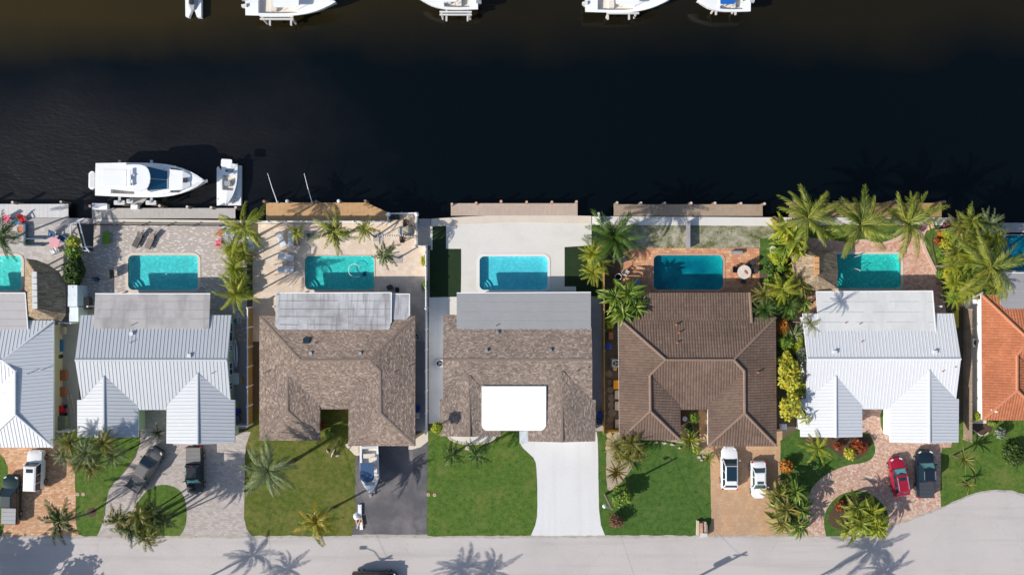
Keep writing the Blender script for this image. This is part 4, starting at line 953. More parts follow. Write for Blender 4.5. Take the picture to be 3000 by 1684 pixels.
def palm(cx, cy, h, r, label, kind='feather', m=None, n=16, base=None, tr=.13, group=None, name='palm_tree', dry=0, spread=(62, -28), wind=0.0, tilt=0.0):
    rs = random.Random(int(cx * 7 + cy)); C = P(cx, cy, h)
    B = P(base[0], base[1], 0) if base else Vector((C.x + rs.uniform(-.2, .2), C.y + rs.uniform(-.2, .2), 0))
    root = thing(name, label, 'palm', (B.x, B.y, 0), group=group)
    dry = dry or (1 if rs.random() < .45 else 0)
    D = C - B; mb = MB(); k = 6; pts = []
    for i in range(k + 1):
        t = i / k; pts.append((D.x * t ** 1.3, D.y * t ** 1.3, D.z * t))
    mb.tube(pts, [tr * (1.45 if i == 0 else 1.05 - .35 * i / k) for i in range(k + 1)], 8); mb.build('trunk', M_TRUNK, root, smooth=True, local=True)
    n = int(n * (1.45 if kind != 'spray' else 2.0)); r = r * (1 if kind != 'spray' else .86)
    for i in range(n):
        t = (i + .5) / n; az = i * 2.39996 + rs.uniform(-.25, .25); pitch = R(spread[0] + (spread[1] - spread[0]) * t ** .8 + rs.uniform(-14, 14))
        L = r * (.72 + .34 * math.sin(math.pi * min(1, t + .15))) * rs.uniform(.88, 1.12) * 1.12
        mm = G_DRY if i >= n - dry else (m or G_COCO)
        if wind: az = az + wind * math.sin(R(62) - az) * .55
        o = link('frond', frond_mesh(kind, rs.randrange(5), mm), root, (D.x, D.y, D.z), (rs.uniform(-.6, .6), -pitch, az), (L, L, L))
    return root

def blob(mb, c, rx, ry, rz, n, leaf, rs, long=1.7):
    for _ in range(n):
        while True:
            d = Vector((rs.uniform(-1, 1), rs.uniform(-1, 1), rs.uniform(-1, 1)))
            if .05 < d.length < 1: break
        d.normalize(); rad = rs.random() ** .33 * (.82 + .26 * noise.noise(d * 2.3 + Vector(c)))
        p = Vector((c[0] + d.x * rx * rad, c[1] + d.y * ry * rad, c[2] + d.z * rz * rad))
        if p.z < .03: p.z = .03 + rs.random() * .1
        nn = (d * .8 + Vector((rs.uniform(-.8, .8), rs.uniform(-.8, .8), rs.uniform(0, 1)))).normalized()
        u = nn.orthogonal().normalized(); u.rotate(Matrix.Rotation(rs.uniform(0, 6.28), 3, nn)); w = nn.cross(u); s = leaf * rs.uniform(.6, 1.35)
        mb.face([p - u * s * long, p - w * s, p + u * s * long, p + w * s], rs.random() * .97 + .01)
C_LIME = rnd_mat('lime_leaves', [(0.276, 0.349, 0.022), (0.415, 0.428, 0.029), (0.173, 0.254, 0.017), (0.518, 0.476, 0.043), (0.329, 0.381, 0.029)], .5, .3, .1, .35)
C_YEL = rnd_mat('yellow_green_leaves', [(0.518, 0.412, 0.029), (0.600, 0.523, 0.057), (0.346, 0.349, 0.029), (0.600, 0.600, 0.086), (0.242, 0.285, 0.029)], .5, .3, .1, .35)
C_GRN = rnd_mat('green_leaves', [(0.041, 0.091, 0.015), (0.074, 0.143, 0.020), (0.027, 0.065, 0.013), (0.108, 0.182, 0.025), (0.054, 0.111, 0.018)], .5, .25, .1, .35)
C_DARK = rnd_mat('dark_hedge_leaves', [(0.022, 0.052, 0.010), (0.041, 0.081, 0.013), (0.068, 0.117, 0.015), (0.095, 0.137, 0.018), (0.030, 0.065, 0.013)], .55, .2, .1, .3)
C_BRT = rnd_mat('fresh_green_leaves', [(0.122, 0.222, 0.023), (0.191, 0.301, 0.031), (0.087, 0.174, 0.021), (0.260, 0.349, 0.043), (0.155, 0.254, 0.029)], .5, .3, .1, .35)
C_ORG = rnd_mat('orange_croton_leaves', [(.45, .12, .012), (.58, .22, .02), (.30, .06, .01), (.60, .30, .04), (.16, .12, .015)], .5, .25, .1, .35)
C_RED = rnd_mat('red_croton_leaves', [(.26, .03, .012), (.38, .06, .02), (.14, .02, .012), (.45, .12, .02), (.07, .06, .015)], .5, .25, .1, .35)
C_PURP = rnd_mat('purple_leaves', [(.10, .02, .03), (.16, .035, .05), (.06, .02, .025), (.20, .06, .05)], .5, .25, .1, .35)
C_SCRG = rnd_mat('brownish_shrub_leaves', [(.10, .10, .03), (.15, .12, .05), (.06, .075, .02), (.09, .11, .025), (.5, .04, .12)], .6, .25, .1, .3)
C_SILV = rnd_mat('silvery_leaves', [(.20, .24, .17), (.30, .33, .26), (.12, .16, .09), (.09, .13, .05)], .5, .2, .1, .35)
def shrub(px, py, z, rx, ry, rz, m, label, n=420, leaf=.10, name='shrub', cat='shrub', group=None, stem=True, lobes=0, long=1.7):
    """px,py: where its middle shows; z: height of the middle"""
    c = P(px, py, z); rs = random.Random(int(px * 3 + py)); root = thing(name, label, cat, (c.x, c.y, 0), group=group)
    mb = MB()
    if lobes:
        for k in range(lobes):
            a = 6.283 * k / lobes + rs.random(); d = rs.uniform(.35, .62)
            blob(mb, (c.x + math.cos(a) * rx * d, c.y + math.sin(a) * ry * d, z + rs.uniform(-.25, .3) * rz), rx * .55, ry * .55, rz * .7, n // lobes, leaf, rs, long)
        blob(mb, (c.x, c.y, z + .1 * rz), rx * .6, ry * .6, rz * .8, n // 3, leaf, rs, long)
    else: blob(mb, (c.x, c.y, z), rx, ry, rz, n, leaf, rs, long)
    mb.build('crown', m, root)
    mb = MB(); mb.tube([(c.x, c.y, 0), (c.x + .04, c.y, z * .5), (c.x, c.y + .03, z)], [.09, .06, .03], 6)
    for k in range(4):
        a = rs.uniform(0, 6.28); mb.tube([(c.x, c.y, z * .45), (c.x + math.cos(a) * rx * .5, c.y + math.sin(a) * ry * .5, z + rz * .2)], [.04, .015], 5)
    mb.build('stem', M_BARK, root)
    return root
def rosette(px, py, z, r, label, m, n=26, kind='spike', name='spiky_plant', cat='plant', spread=(75, -5), group=None):
    c = P(px, py, z); rs = random.Random(int(px + py * 5)); root = thing(name, label, cat, (c.x, c.y, 0), group=group)
    mb = MB(); mb.tube([(0, 0, 0), (0, 0, z + .05)], [.12, .08], 7); mb.build('stem', M_BARK, root, local=True)
    n = int(n * 1.5) if kind == 'paddle' else n
    for i in range(n):
        t = (i + .5) / n; L = r * rs.uniform(.8, 1.15) * (.6 + .5 * t) * 1.05
        link('leaf', frond_mesh(kind, rs.randrange(5), m), root, (0, 0, z), (rs.uniform(-.5, .5), -R(spread[0] + (spread[1] - spread[0]) * t + rs.uniform(-8, 8)), i * 2.39996 + rs.uniform(-.2, .2)), (L, L, L))
    return root

# --- left yard
palm(2, 692, 5.0, 2.6, 'palm on the left edge over the pale stone patio', m=G_DEEP, base=(40, 698), n=15, dry=1)
shrub(215, 708, 2.4, .9, .9, .8, C_LIME, 'small bright lime tree between the two left patios', 420, .1, 'small_tree', 'tree')
shrub(213, 738, 2.2, 1.2, 1.1, .9, C_BRT, 'fresh green bush below the lime tree on the left patio', 420, .1)
shrub(217, 790, 1.9, 1.3, 2.4, 1.3, C_DARK, 'tall dark hedge between the thatched hut and the flecked patio', 1700, .12, 'hedge', 'hedge')
palm(178, 1526, 4.6, 2.2, 'leaning palm overhanging the orange driveway', 'recurved', G_DARK, 13, (268, 1500), .12, wind=.6)
FP = 'feathery palms in front of the grey metal roof'
for i, (x, y, h, r) in enumerate([(206, 1296, 4.2, 2.0), (258, 1322, 4.6, 2.2), (306, 1298, 4.4, 2.0), (334, 1332, 3.4, 1.8), (272, 1364, 3.8, 2.0), (190, 1330, 3.0, 1.6), (240, 1352, 4.0, 1.9)]):
    palm(x, y, h, r, ['leftmost of the feathery palms beside the orange driveway', 'feathery silver palm in the middle of the clump by the grey gable', 'feathery palm touching the front eave of the left grey gable', 'low feathery palm at the right end of the clump by the grey gable', 'lowest hanging feathery palm of the clump above the curved lawn', 'small feathery palm at the corner of the orange driveway', 'feathery palm between the orange driveway and the curved lawn'][i], 'spray', G_SILV if i % 2 else G_OLIV, 15, None, .09, FP)
IP = 'palms on the teardrop grass island'
for i, (x, y, h, r, b) in enumerate([(346, 1524, 6.0, 1.75, (452, 1492)), (382, 1548, 6.0, 1.7, (470, 1500)), (408, 1508, 6.2, 1.8, (482, 1490)), (446, 1500, 5.6, 1.7, (495, 1508)), (432, 1572, 5.6, 1.7, (500, 1516)), (474, 1522, 4.6, 1.6, (505, 1512)), (400, 1532, 5.2, 1.6, (486, 1512))]):
    palm(x, y, h, r, ['leftmost palm of the island clump, leaning over the grey driveway', 'palm low at the left of the island clump', 'upper left palm of the island clump', 'topmost palm of the island clump', 'palm of the island clump hanging over the street', 'rightmost palm of the island clump', 'palm in the middle of the island clump'][i], 'recurved', G_DARK if i % 2 else G_OLIV, 12, b, .1, IP)
rosette(463, 1267, .5, .95, 'dark spiky plant between the two grey gables', G_DARK, 24)
# --- fence palms left of the travertine patio
FQ = 'palms along the fence by the travertine patio'
palm(717, 668, 5.2, 2.6, 'tall palm above the canal end of the grey patio', m=G_LIME, n=13, base=(758, 690), tr=.14, group=FQ, dry=1)
palm(684, 728, 4.2, 1.9, 'upper middle palm along the grey patio fence', 'spray', G_LIME, 15, None, .1, FQ)
palm(716, 742, 4.0, 1.7, 'palm beside the white patch of the patio fence', 'spray', G_COCO, 14, None, .1, FQ)
palm(688, 786, 4.4, 2.0, 'middle palm overhanging the right side of the flecked patio', 'spray', G_LIME, 16, None, .1, FQ)
palm(700, 826, 3.8, 1.9, 'shaded palm along the lower patio fence', 'spray', G_COCO, 15, None, .1, FQ)
palm(692, 862, 4.4, 2.1, 'lowest palm at the corner of the stained patio roof', 'feather', G_LIME, 14, None, .11, FQ)
# --- travertine patio
palm(870, 682, 2.6, 1.15, 'small potted palm near the white loungers', 'recurved', G_LIME, 10, (904, 690), .09)
palm(980, 677, 4.4, 2.15, 'full green palm at the middle of the golden dock fence', 'recurved', G_COCO, 14, (1006, 690), .13)
palm(1070, 672, 3.6, 1.45, 'yellow-green palm left of the patio umbrella stand', 'recurved', G_LIME, 11, (1098, 694), .11)
palm(1127, 746, 4.8, 1.6, 'star-shaped dark palm beside the pool with the hose', 'recurved', G_DEEP, 10, (1169, 755), .1, spread=(35, -15))
shrub(1242, 764, .9, .45, .75, .6, C_YEL, 'small yellow bush against the white fence', 220, .08)
shrub(1244, 838, .8, .5, .8, .6, C_BRT, 'small green bush against the white fence', 240, .08)
# --- front yards of the shingled houses
palm(788, 1378, 5.6, 2.9, 'large silvery palm on the dry lawn', 'feather', G_SILV, 17, (858, 1350), .2, spread=(70, -25))
palm(930, 1532, 6.4, 2.2, 'yellowing palm overhanging the street by the asphalt driveway', 'recurved', G_YELL, 13, (975, 1487), .14)
shrub(960, 1271, .7, .6, .7, .5, C_BRT, 'leafy bush at the mouth of the entry court', 260, .09)
shrub(945, 1246, .4, .35, .5, .35, C_RED, 'small red leaved plant in the entry court', 120, .07)
palm(1322, 1334, 3.4, 1.65, 'left of the two star-shaped palms on the square lawn', 'recurved', G_DEEP, 9, (1343, 1318), .1, 'star palms on the square lawn', spread=(30, -18))
palm(1397, 1334, 3.6, 1.65, 'right of the two star-shaped palms on the square lawn', 'recurved', G_DEEP, 9, (1404, 1312), .1, 'star palms on the square lawn', spread=(30, -18))
shrub(1281, 1252, 4.6, .75, .75, .7, C_LIME, 'slim lime green tree at the roof corner by the white fence', 420, .1, 'small_tree', 'tree')
# --- between white pool deck and terracotta patio
palm(1796, 694, 5.0, 3.0, 'big dense dark green palm beside the seawall post', 'feather', G_DEEP, 24, None, .2, spread=(72, -22))
BP = 'bright palms over the right turf'
palm(1738, 742, 4.2, 1.9, 'upper yellow-green palm over the right turf', 'spray', G_LIME, 16, None, .1, BP)
palm(1762, 770, 3.6, 1.7, 'yellow-green palm behind the yellow fence top', 'spray', G_COCO, 15, None, .1, BP)
palm(1738, 798, 4.0, 1.7, 'lower yellow-green palm over the right turf', 'spray', G_LIME, 15, None, .1, BP)
for i, (x, y, z, r) in enumerate([(1800, 872, 2.6, 2.0), (1840, 862, 2.8, 2.0), (1862, 900, 2.6, 1.9), (1822, 912, 2.6, 2.0)]):
    rosette(x, y, z, r, ['left plant of the glossy clump at the tiled roof corner', 'top plant of the glossy clump at the tiled roof corner', 'right plant of the glossy clump at the tiled roof corner', 'bottom plant of the glossy clump at the tiled roof corner'][i], G_PADL, 22, 'paddle', 'broad_leaf_plant', 'plant', (72, -8), 'broad-leaved clump at the tiled roof corner')
shrub(1786, 944, .9, .8, .85, .7, C_LIME, 'lime bush below the broad-leaved clump', 380, .09)
# --- brown tiled house, front
OP = 'olive palms at the sandy bed'
for i, (x, y, h, r) in enumerate([(1810, 1306, 2.8, 1.7), (1850, 1296, 3.0, 1.7), (1842, 1340, 2.4, 1.6), (1872, 1322, 2.4, 1.4), (1812, 1340, 1.8, 1.2)]):
    palm(x, y, h, r, ['leftmost olive palm at the sandy bed', 'topmost olive palm at the tiled eave', 'lowest olive palm on the deep green lawn edge', 'rightmost olive palm of the clump by the tiled eave', 'small olive palm by the round stepping stones'][i], 'spray', G_OLIV, 15, None, .09, OP)
rosette(1806, 1382, 1.3, 1.55, 'bronze spiky plant on the sandy bed', leaf_mat('bronze_leaf', [(.14, .10, .02), (.22, .14, .03), (.08, .08, .02), (.30, .20, .03)]), 34)
shrub(1818, 1452, 1.4, 1.3, 1.5, 1.0, C_BRT, 'loose fresh green bush under the street light', 900, .1, lobes=6, long=2.2)
shrub(1806, 1524, .9, 1.15, 1.0, .85, C_SCRG, 'brownish round bush with pink flowers near the street', 700, .08)
rosette(2020, 1288, 1.0, 1.8, 'large green fan of spiky leaves at the courtyard mouth', G_PADL if False else G_COCO, 44)
rosette(2074, 1338, .7, 1.2, 'small green spiky plant at the corner of the tan driveway', G_COCO, 32)
shrub(2042, 1318, .6, .6, .5, .45, C_LIME, 'low lime bush between the two spiky plants', 200, .08)
shrub(2033, 1224, 1.6, .75, .75, .7, C_BRT, 'bright round bush inside the tiled courtyard', 460, .08)
shrub(2020, 1256, .9, .7, .9, .7, C_GRN, 'dark bush low in the tiled courtyard', 300, .09)
# --- planted belt between the tiled and the white house
palm(2364, 640, 5.4, 3.3, 'leftmost of the three tall coconut palms by the ochre dock', m=G_COCO, n=16, base=(2352, 700), tr=.18, group='coconut palms by the ochre dock', wind=.9, dry=1)
palm(2520, 660, 5.4, 3.5, 'middle of the three tall coconut palms by the ochre dock', m=G_COCO, n=17, base=(2490, 690), tr=.18, group='coconut palms by the ochre dock', wind=.9, dry=1)
palm(2658, 655, 5.6, 3.4, 'rightmost of the three tall coconut palms by the ochre dock', m=G_COCO, n=17, base=(2612, 690), tr=.18, group='coconut palms by the ochre dock', wind=.9, dry=1)
for i, (x, y, z, r, m_) in enumerate([(2296, 668, 3.2, 1.9, G_LIME), (2322, 700, 3.0, 2.1, G_LIME), (2296, 726, 2.6, 1.7, G_PADL), (2336, 735, 2.8, 1.7, G_LIME)]):
    rosette(x, y, z, r, ['uppermost lime broad-leaved plant beside the terracotta pot', 'largest lime broad-leaved plant in the belt left of the thatched hut', 'shaded broad-leaved plant by the white stool', 'lime broad-leaved plant touching the thatched hut'][i], m_, 20, 'paddle', 'broad_leaf_plant', 'plant', (72, -12), 'broad-leaved belt left of the thatched hut')
shrub(2256, 786, .9, .9, 1.0, .7, C_GRN, 'dense green bush at the edge of the terracotta patio', 420, .1)
shrub(2290, 780, 1.0, .9, .9, .7, C_BRT, 'mottled green bush between patio and thatched hut', 420, .1)
palm(2290, 846, 3.8, 1.9, 'bright star palm between the tiled roof and the thatched hut', 'feather', G_LIME, 13, None, .1)
palm(2242, 906, 3.4, 1.7, 'green palm leaning on the tiled roof verge', 'spray', G_DEEP, 16, None, .1)
palm(2238, 862, 3.0, 1.7, 'shaded palm at the corner of the terracotta patio', 'spray', G_OLIV, 15, None, .1)
rosette(2344, 834, 2.2, 1.9, 'curling broad-leaved plant right below the thatched hut', G_OLIV, 20, 'paddle', 'broad_leaf_plant', 'plant', (70, -10))
palm(2310, 892, 2.8, 1.7, 'dark low palm above the orange croton', 'spray', G_DEEP, 15, None, .1)
rosette(2352, 884, 1.6, 1.5, 'broad-leaved plant at the white roof corner', G_PADL, 18, 'paddle', 'broad_leaf_plant', 'plant', (70, -10))
shrub(2294, 958, 1.6, .75, 1.3, .9, C_ORG, 'tall orange croton squeezed beside the tiled roof', 460, .085)
rosette(2322, 984, 1.4, 1.8, 'upper big grey-green agave in the narrow belt', G_SILV, 20, 'paddle', 'agave', 'plant', (60, -10), 'agaves in the narrow belt')
rosette(2312, 1028, 1.2, 1.7, 'lower dark green agave in the narrow belt', G_DEEP, 20, 'paddle', 'agave', 'plant', (60, -10), 'agaves in the narrow belt')
palm(2374, 948, 6.2, 1.5, 'small palm against the left wall of the white house', 'spray', G_OLIV, 10, None, .08)
shrub(2314, 1100, 3.5, 1.35, 2.0, 1.4, C_YEL, 'upper of the two yellow-green trees beside the tiled roof', 900, .12, 'small_tree', 'tree', 'yellow-green trees in the narrow belt', lobes=6)
shrub(2317, 1188, 3.6, 1.45, 1.7, 1.5, C_YEL, 'lower of the two yellow-green trees beside the tiled roof', 900, .12, 'small_tree', 'tree', 'yellow-green trees in the narrow belt', lobes=6)
shrub(2346, 1048, 2.4, .6, 1.8, 1.2, C_SILV, 'thin silvery shrubs against the white house wall', 300, .08)
rosette(2360, 1224, 3.6, 1.1, 'small drooping leafy plant at the white house corner', G_LIME, 10, 'paddle', 'broad_leaf_plant', 'plant', (50, -20))
# --- white house, front
palm(2396, 1312, 2.8, 1.8, 'yellow-green palm in front of the white gable', 'feather', G_LIME, 11, None, .1, spread=(55, -15))
shrub(2518, 1306, .9, 1.1, 1.0, .75, C_RED, 'red croton in the mulched bed', 520, .09, lobes=4)
shrub(2456, 1306, .6, .6, .6, .5, C_RED, 'small dark red croton behind the lime ball', 200, .08)
shrub(2490, 1328, .8, .88, .88, .75, C_YEL, 'clipped lime green ball in the mulched bed', 620, .07)
shrub(2304, 1366, .9, .95, .95, .75, C_ORG, 'orange croton at the edge of the tan driveway', 480, .09)
for i, (x, y, h, r) in enumerate([(2282, 1450, 3.0, 1.9), (2326, 1440, 3.2, 1.9), (2300, 1490, 3.2, 2.1), (2342, 1488, 3.0, 1.9), (2292, 1530, 2.8, 1.8), (2338, 1540, 2.6, 1.7)]):
    rosette(x, y, h - .6, r, ['upper left plant of the broad-leaved clump between tan and brick driveways', 'upper right plant of the broad-leaved clump between tan and brick driveways', 'middle left plant of the broad-leaved clump between tan and brick driveways', 'middle right plant of the broad-leaved clump between tan and brick driveways', 'lower left plant of the broad-leaved clump between tan and brick driveways', 'lower right plant of the broad-leaved clump between tan and brick driveways'][i], G_PADL if i % 2 else G_OLIV, 22, 'paddle', 'broad_leaf_plant', 'plant', (68, -15), 'broad-leaved clump between two driveways')
for i, (x, y, h, r) in enumerate([(2508, 1490, 3.0, 1.9), (2552, 1500, 3.2, 2.0), (2520, 1532, 3.2, 2.1), (2566, 1540, 3.0, 1.9), (2490, 1548, 2.6, 1.7)]):
    rosette(x, y, h - .6, r, ['upper left plant of the bright clump on the round island', 'upper right plant of the bright clump on the round island', 'middle plant of the bright clump on the round island', 'lower right plant of the bright clump on the round island', 'lower left plant of the bright clump on the round island'][i], G_LIME if i % 2 else G_COCO, 22, 'paddle', 'broad_leaf_plant', 'plant', (68, -15), 'broad-leaved clump on the round island')
shrub(2462, 1482, .6, .7, .8, .5, C_RED, 'dark red bush on the round island mulch', 260, .08)
# --- thicket right of the salmon patio
TH = 'thicket palms beside the orange roofed house'
for i, (x, y, h, r, m_) in enumerate([(2845, 648, 4.6, 2.0, G_COCO), (2890, 656, 4.6, 2.1, G_SILV), (2808, 664, 4.2, 1.9, G_OLIV), (2858, 690, 4.4, 2.0, G_COCO), (2916, 690, 4.2, 1.9, G_LIME), (2800, 740, 3.8, 1.8, G_COCO), (2838, 752, 4.0, 2.0, G_LIME), (2870, 728, 4.2, 1.9, G_COCO), (2790, 776, 3.4, 1.6, G_LIME), (2840, 790, 3.6, 1.8, G_DEEP), (2794, 826, 3.4, 1.7, G_LIME), (2828, 848, 3.4, 1.8, G_LIME), (2858, 820, 3.2, 1.6, G_DEEP), (2796, 872, 2.6, 1.5, G_LIME), (2912, 842, 3.6, 1.6, G_COCO)]):
    palm(x, y, h, r, ['topmost green palm of the thicket by the canal', 'silvery palm of the thicket nearest the grey seawall', 'olive palm of the thicket next to the cream seawall end', 'green palm below the silvery thicket palm', 'lime palm overhanging the dark blue pool', 'green palm of the thicket beside the speckled yellow bush', 'lime palm in the middle of the thicket', 'green palm shaded by the tall coconut palm', 'small lime palm on the left flank of the thicket', 'dark low palm left of the tall coconut palm', 'lime palm at the lower left flank of the thicket', 'lime palm above the wooden pallet', 'dark palm below the tall coconut palm', 'lowest small lime palm of the thicket', 'green palm against the corner of the mid grey roof'][i], 'spray', m_, 15, None, .1, TH)
palm(2900, 782, 7.0, 3.6, 'tall coconut palm rising out of the thicket over the grey roof', 'feather', G_COCO, 14, (2868, 786), .18, dry=2)
shrub(2747, 706, .5, .45, .6, .45, C_RED, 'small red croton at the salmon patio kerb', 180, .08)
shrub(2758, 682, .6, .5, .6, .5, C_ORG, 'orange croton between the patio kerb and the thicket', 180, .08)
shrub(2776, 660, .8, .8, .5, .6, C_PURP, 'dark purple bush at the canal end of the thicket', 240, .08)
shrub(2780, 684, 1.3, .8, .9, .8, C_LIME, 'bright lime bush at the upper left of the thicket', 380, .1)
shrub(2776, 716, 1.2, 1.0, .9, .8, C_YEL, 'speckled yellow bush on the left of the thicket', 420, .07)
shrub(2756, 742, .8, .6, .9, .6, C_BRT, 'low green bush along the garden edging', 240, .08)
shrub(2756, 804, .8, .6, .8, .6, C_BRT, 'round green bush at the lower end of the garden edging', 300, .07)
# leafy understorey that closes the gaps between the palms
UB = 'leafy understorey of the belt beside the thatched hut'; UT = 'leafy understorey of the thicket'; UF = 'leafy understorey along the patio fence'
for i, (x, y, z, rx, ry, rz, m_, n) in enumerate([(2306, 690, 1.4, 1.7, 1.5, 1.2, C_LIME, 700), (2330, 726, 1.3, 1.3, 1.2, 1.1, C_BRT, 520), (2270, 826, 1.1, 1.3, 1.1, .9, C_BRT, 500), (2322, 806, 1.1, 1.1, 1.2, .9, C_LIME, 460), (2268, 880, 1.3, 1.3, 1.4, 1.1, C_GRN, 560), (2330, 866, 1.2, 1.2, 1.2, 1.0, C_YEL, 460), (2310, 915, 1.0, 1.2, 1.0, .8, C_BRT, 420)]):
    shrub(x, y, z, rx, ry, rz, m_, ['lime understorey below the leftmost coconut palm', 'fresh green understorey above the thatched hut', 'fresh green understorey beside the terracotta patio corner', 'lime understorey left of the thatched hut', 'dark understorey against the tiled roof verge', 'yellowish understorey below the thatched hut', 'fresh green understorey above the orange croton'][i], n, .13, 'understorey_bush', 'bush', UB, lobes=5, long=2.0)
for i, (x, y, z, rx, ry, rz, m_, n) in enumerate([(2820, 690, 2.9, 1.9, 1.7, 1.5, C_BRT, 800), (2870, 680, 3.0, 1.9, 1.7, 1.5, C_LIME, 800), (2905, 715, 2.8, 1.4, 1.5, 1.3, C_GRN, 560), (2810, 760, 2.7, 1.6, 1.6, 1.3, C_LIME, 700), (2850, 770, 2.8, 1.6, 1.6, 1.3, C_BRT, 700), (2790, 810, 2.5, 1.2, 1.4, 1.1, C_YEL, 520), (2830, 830, 2.7, 1.6, 1.5, 1.2, C_LIME, 700), (2874, 830, 2.5, 1.4, 1.3, 1.1, C_GRN, 520), (2802, 860, 2.4, 1.3, 1.2, 1.0, C_BRT, 520)]):
    shrub(x, y, z, rx, ry, rz, m_, ['fresh green bush at the top left of the thicket', 'lime bush at the top of the thicket', 'dark bush at the pool side of the thicket', 'lime bush left of the thicket middle', 'fresh green bush in the thicket middle', 'yellow bush low on the left flank of the thicket', 'lime bush low in the thicket', 'dark bush below the tall coconut palm', 'fresh green bush at the bottom of the thicket'][i], n, .13, 'understorey_bush', 'bush', UT, lobes=5, long=2.0)
for i, (x, y, z, rx, ry, rz, m_, n) in enumerate([(2300, 1000, 1.6, .9, 1.3, 1.2, C_BRT, 460), (2336, 1012, 1.5, .8, 1.4, 1.1, C_LIME, 420), (2300, 1052, 2.0, .9, 1.2, 1.2, C_YEL, 460), (2332, 1142, 2.2, 1.0, 1.3, 1.3, C_LIME, 480), (2282, 750, 1.4, 1.2, 1.2, 1.0, C_LIME, 480), (2300, 860, 2.4, 1.3, 1.3, 1.1, C_LIME, 560), (2262, 850, 1.9, 1.2, 1.2, 1.0, C_BRT, 520), (2338, 700, 2.0, 1.2, 1.3, 1.1, C_BRT, 520)]):
    shrub(x, y, z, rx, ry, rz, m_, ['fresh green bush between the agaves and the tiled eave', 'lime bush between the agaves and the white wall', 'yellow bush above the upper yellow-green tree', 'lime bush joining the two yellow-green trees', 'lime bush beside the round white stool', 'lime bush under the bright star palm', 'fresh green bush at the terracotta patio corner palm', 'fresh green bush right of the largest lime plant'][i], n, .12, 'understorey_bush', 'bush', UB, lobes=5, long=2.0)
for i, (x, y, z, rx, ry, rz, m_, n) in enumerate([(690, 742, 1.2, 1.2, 1.3, 1.0, C_LIME, 420), (694, 800, 1.2, 1.1, 1.4, 1.0, C_BRT, 420), (700, 852, 1.1, 1.1, 1.2, .9, C_BRT, 380)]):
    shrub(x, y, z, rx, ry, rz, m_, ['lime bush under the upper fence palms', 'fresh green bush under the middle fence palms', 'fresh green bush under the lowest fence palm'][i], n, .12, 'understorey_bush', 'bush', UF, lobes=5, long=2.0)
for i, (x, y, z, rx, ry, rz, m_, n) in enumerate([(1748, 760, 1.4, 1.2, 1.8, 1.1, C_LIME, 560), (1800, 720, 1.3, 1.5, 1.5, 1.1, C_GRN, 560), (1830, 886, 1.2, 1.9, 1.5, 1.1, C_BRT, 700), (1838, 1318, .9, 1.5, 1.3, .8, C_YEL, 520), (2306, 1480, 1.2, 1.9, 2.4, 1.1, C_GRN, 900), (2532, 1516, 1.2, 1.9, 1.9, 1.1, C_BRT, 900)]):
    shrub(x, y, z, rx, ry, rz, m_, ['lime bush hanging over the right turf', 'dark bush below the big dense palm', 'fresh green bush inside the glossy clump', 'yellowish bush inside the olive palm clump', 'dark bush inside the clump between the driveways', 'fresh green bush inside the round island clump'][i], n, .12, 'understorey_bush', 'bush', 'leafy understorey of the clumps', lobes=5, long=2.0)
# --- right front
rosette(2820, 1344, 1.9, 1.7, 'tufted plant with long bronze leaves on the right lawn', G_OLIV, 22, 'spike', 'spiky_plant', 'plant', (70, 5))
rosette(2834, 1420, 1.0, 1.2, 'small tufted plant near the cul-de-sac curve', G_OLIV, 18, 'spike', 'spiky_plant', 'plant', (70, 0))
shrub(2862, 1220, 1.0, .7, .65, .65, C_LIME, 'lime green ball at the corner of the orange roof', 420, .07)
shrub(2932, 1268, .8, .8, .8, .65, C_SILV, 'silvery shrub below the orange roof', 320, .09)
shrub(2910, 1240, .6, .7, .35, .45, C_BRT, 'low green plants along the orange eave', 160, .1)
shrub(2974, 1328, .8, 1.75, 1.75, 1.0, C_DARK, 'large dark clipped dome hedge at the right edge', 1900, .085, 'hedge', 'hedge')
# --- trees across the street, out of the picture, whose shadows fall on the road
for i, (sx, sy, h, r) in enumerate([(20, 1640, 8.0, 3.4), (120, 1625, 7.5, 3.0), (175, 1600, 6.5, 2.0), (90, 1680, 7.0, 3.2), (235, 1682, 6.0, 2.6), (-60, 1620, 7.5, 3.0)]):
    g = P(sx, sy, 0); bx, by = g.x - SHX * h, g.y - SHY * h; k = (CAM_H - h) / CAM_H / PPM
    shrub(1500 + bx / k, 842 - by / k, h, r, r, r * .6, C_GRN, ['largest leafy tree across the street beyond the lower left corner', 'leafy tree across the street shading the middle of the left road', 'small leafy tree across the street shading the orange driveway end', 'leafy tree across the street shading the lowest left road', 'leafy tree across the street furthest to the right', 'leafy tree across the street furthest to the left'][i], 420, .2, 'street_tree', 'tree', 'leafy trees across the street', lobes=7)
XP = 'palms across the street beyond the lower edge'
def street_palm(sx, sy, h, r, label):
    """palm whose crown shadow centre falls at photo pixel sx,sy"""
    g = P(sx, sy, 0); bx, by = g.x - SHX * h, g.y - SHY * h; k = (CAM_H - h) / CAM_H / PPM
    return palm(1500 + bx / k, 842 - by / k, h, r, label, 'feather', G_COCO, 13, None, .15, XP)
street_palm(735, 1626, 8.2, 2.3, 'palm across the street with its shadow left of the lamp shadow')
street_palm(835, 1668, 7.6, 2.0, 'palm across the street with its shadow near the dark van')
street_palm(1350, 1668, 8.0, 2.4, 'palm across the street with its shadow below the square lawn')
street_palm(1430, 1676, 7.6, 2.4, 'palm across the street with its shadow below the white driveway')
street_palm(2545, 1612, 9.5, 3.3, 'tall palm across the street shading the cul-de-sac mouth')
street_palm(2590, 1676, 7.0, 2.4, 'palm across the street at the lower right')
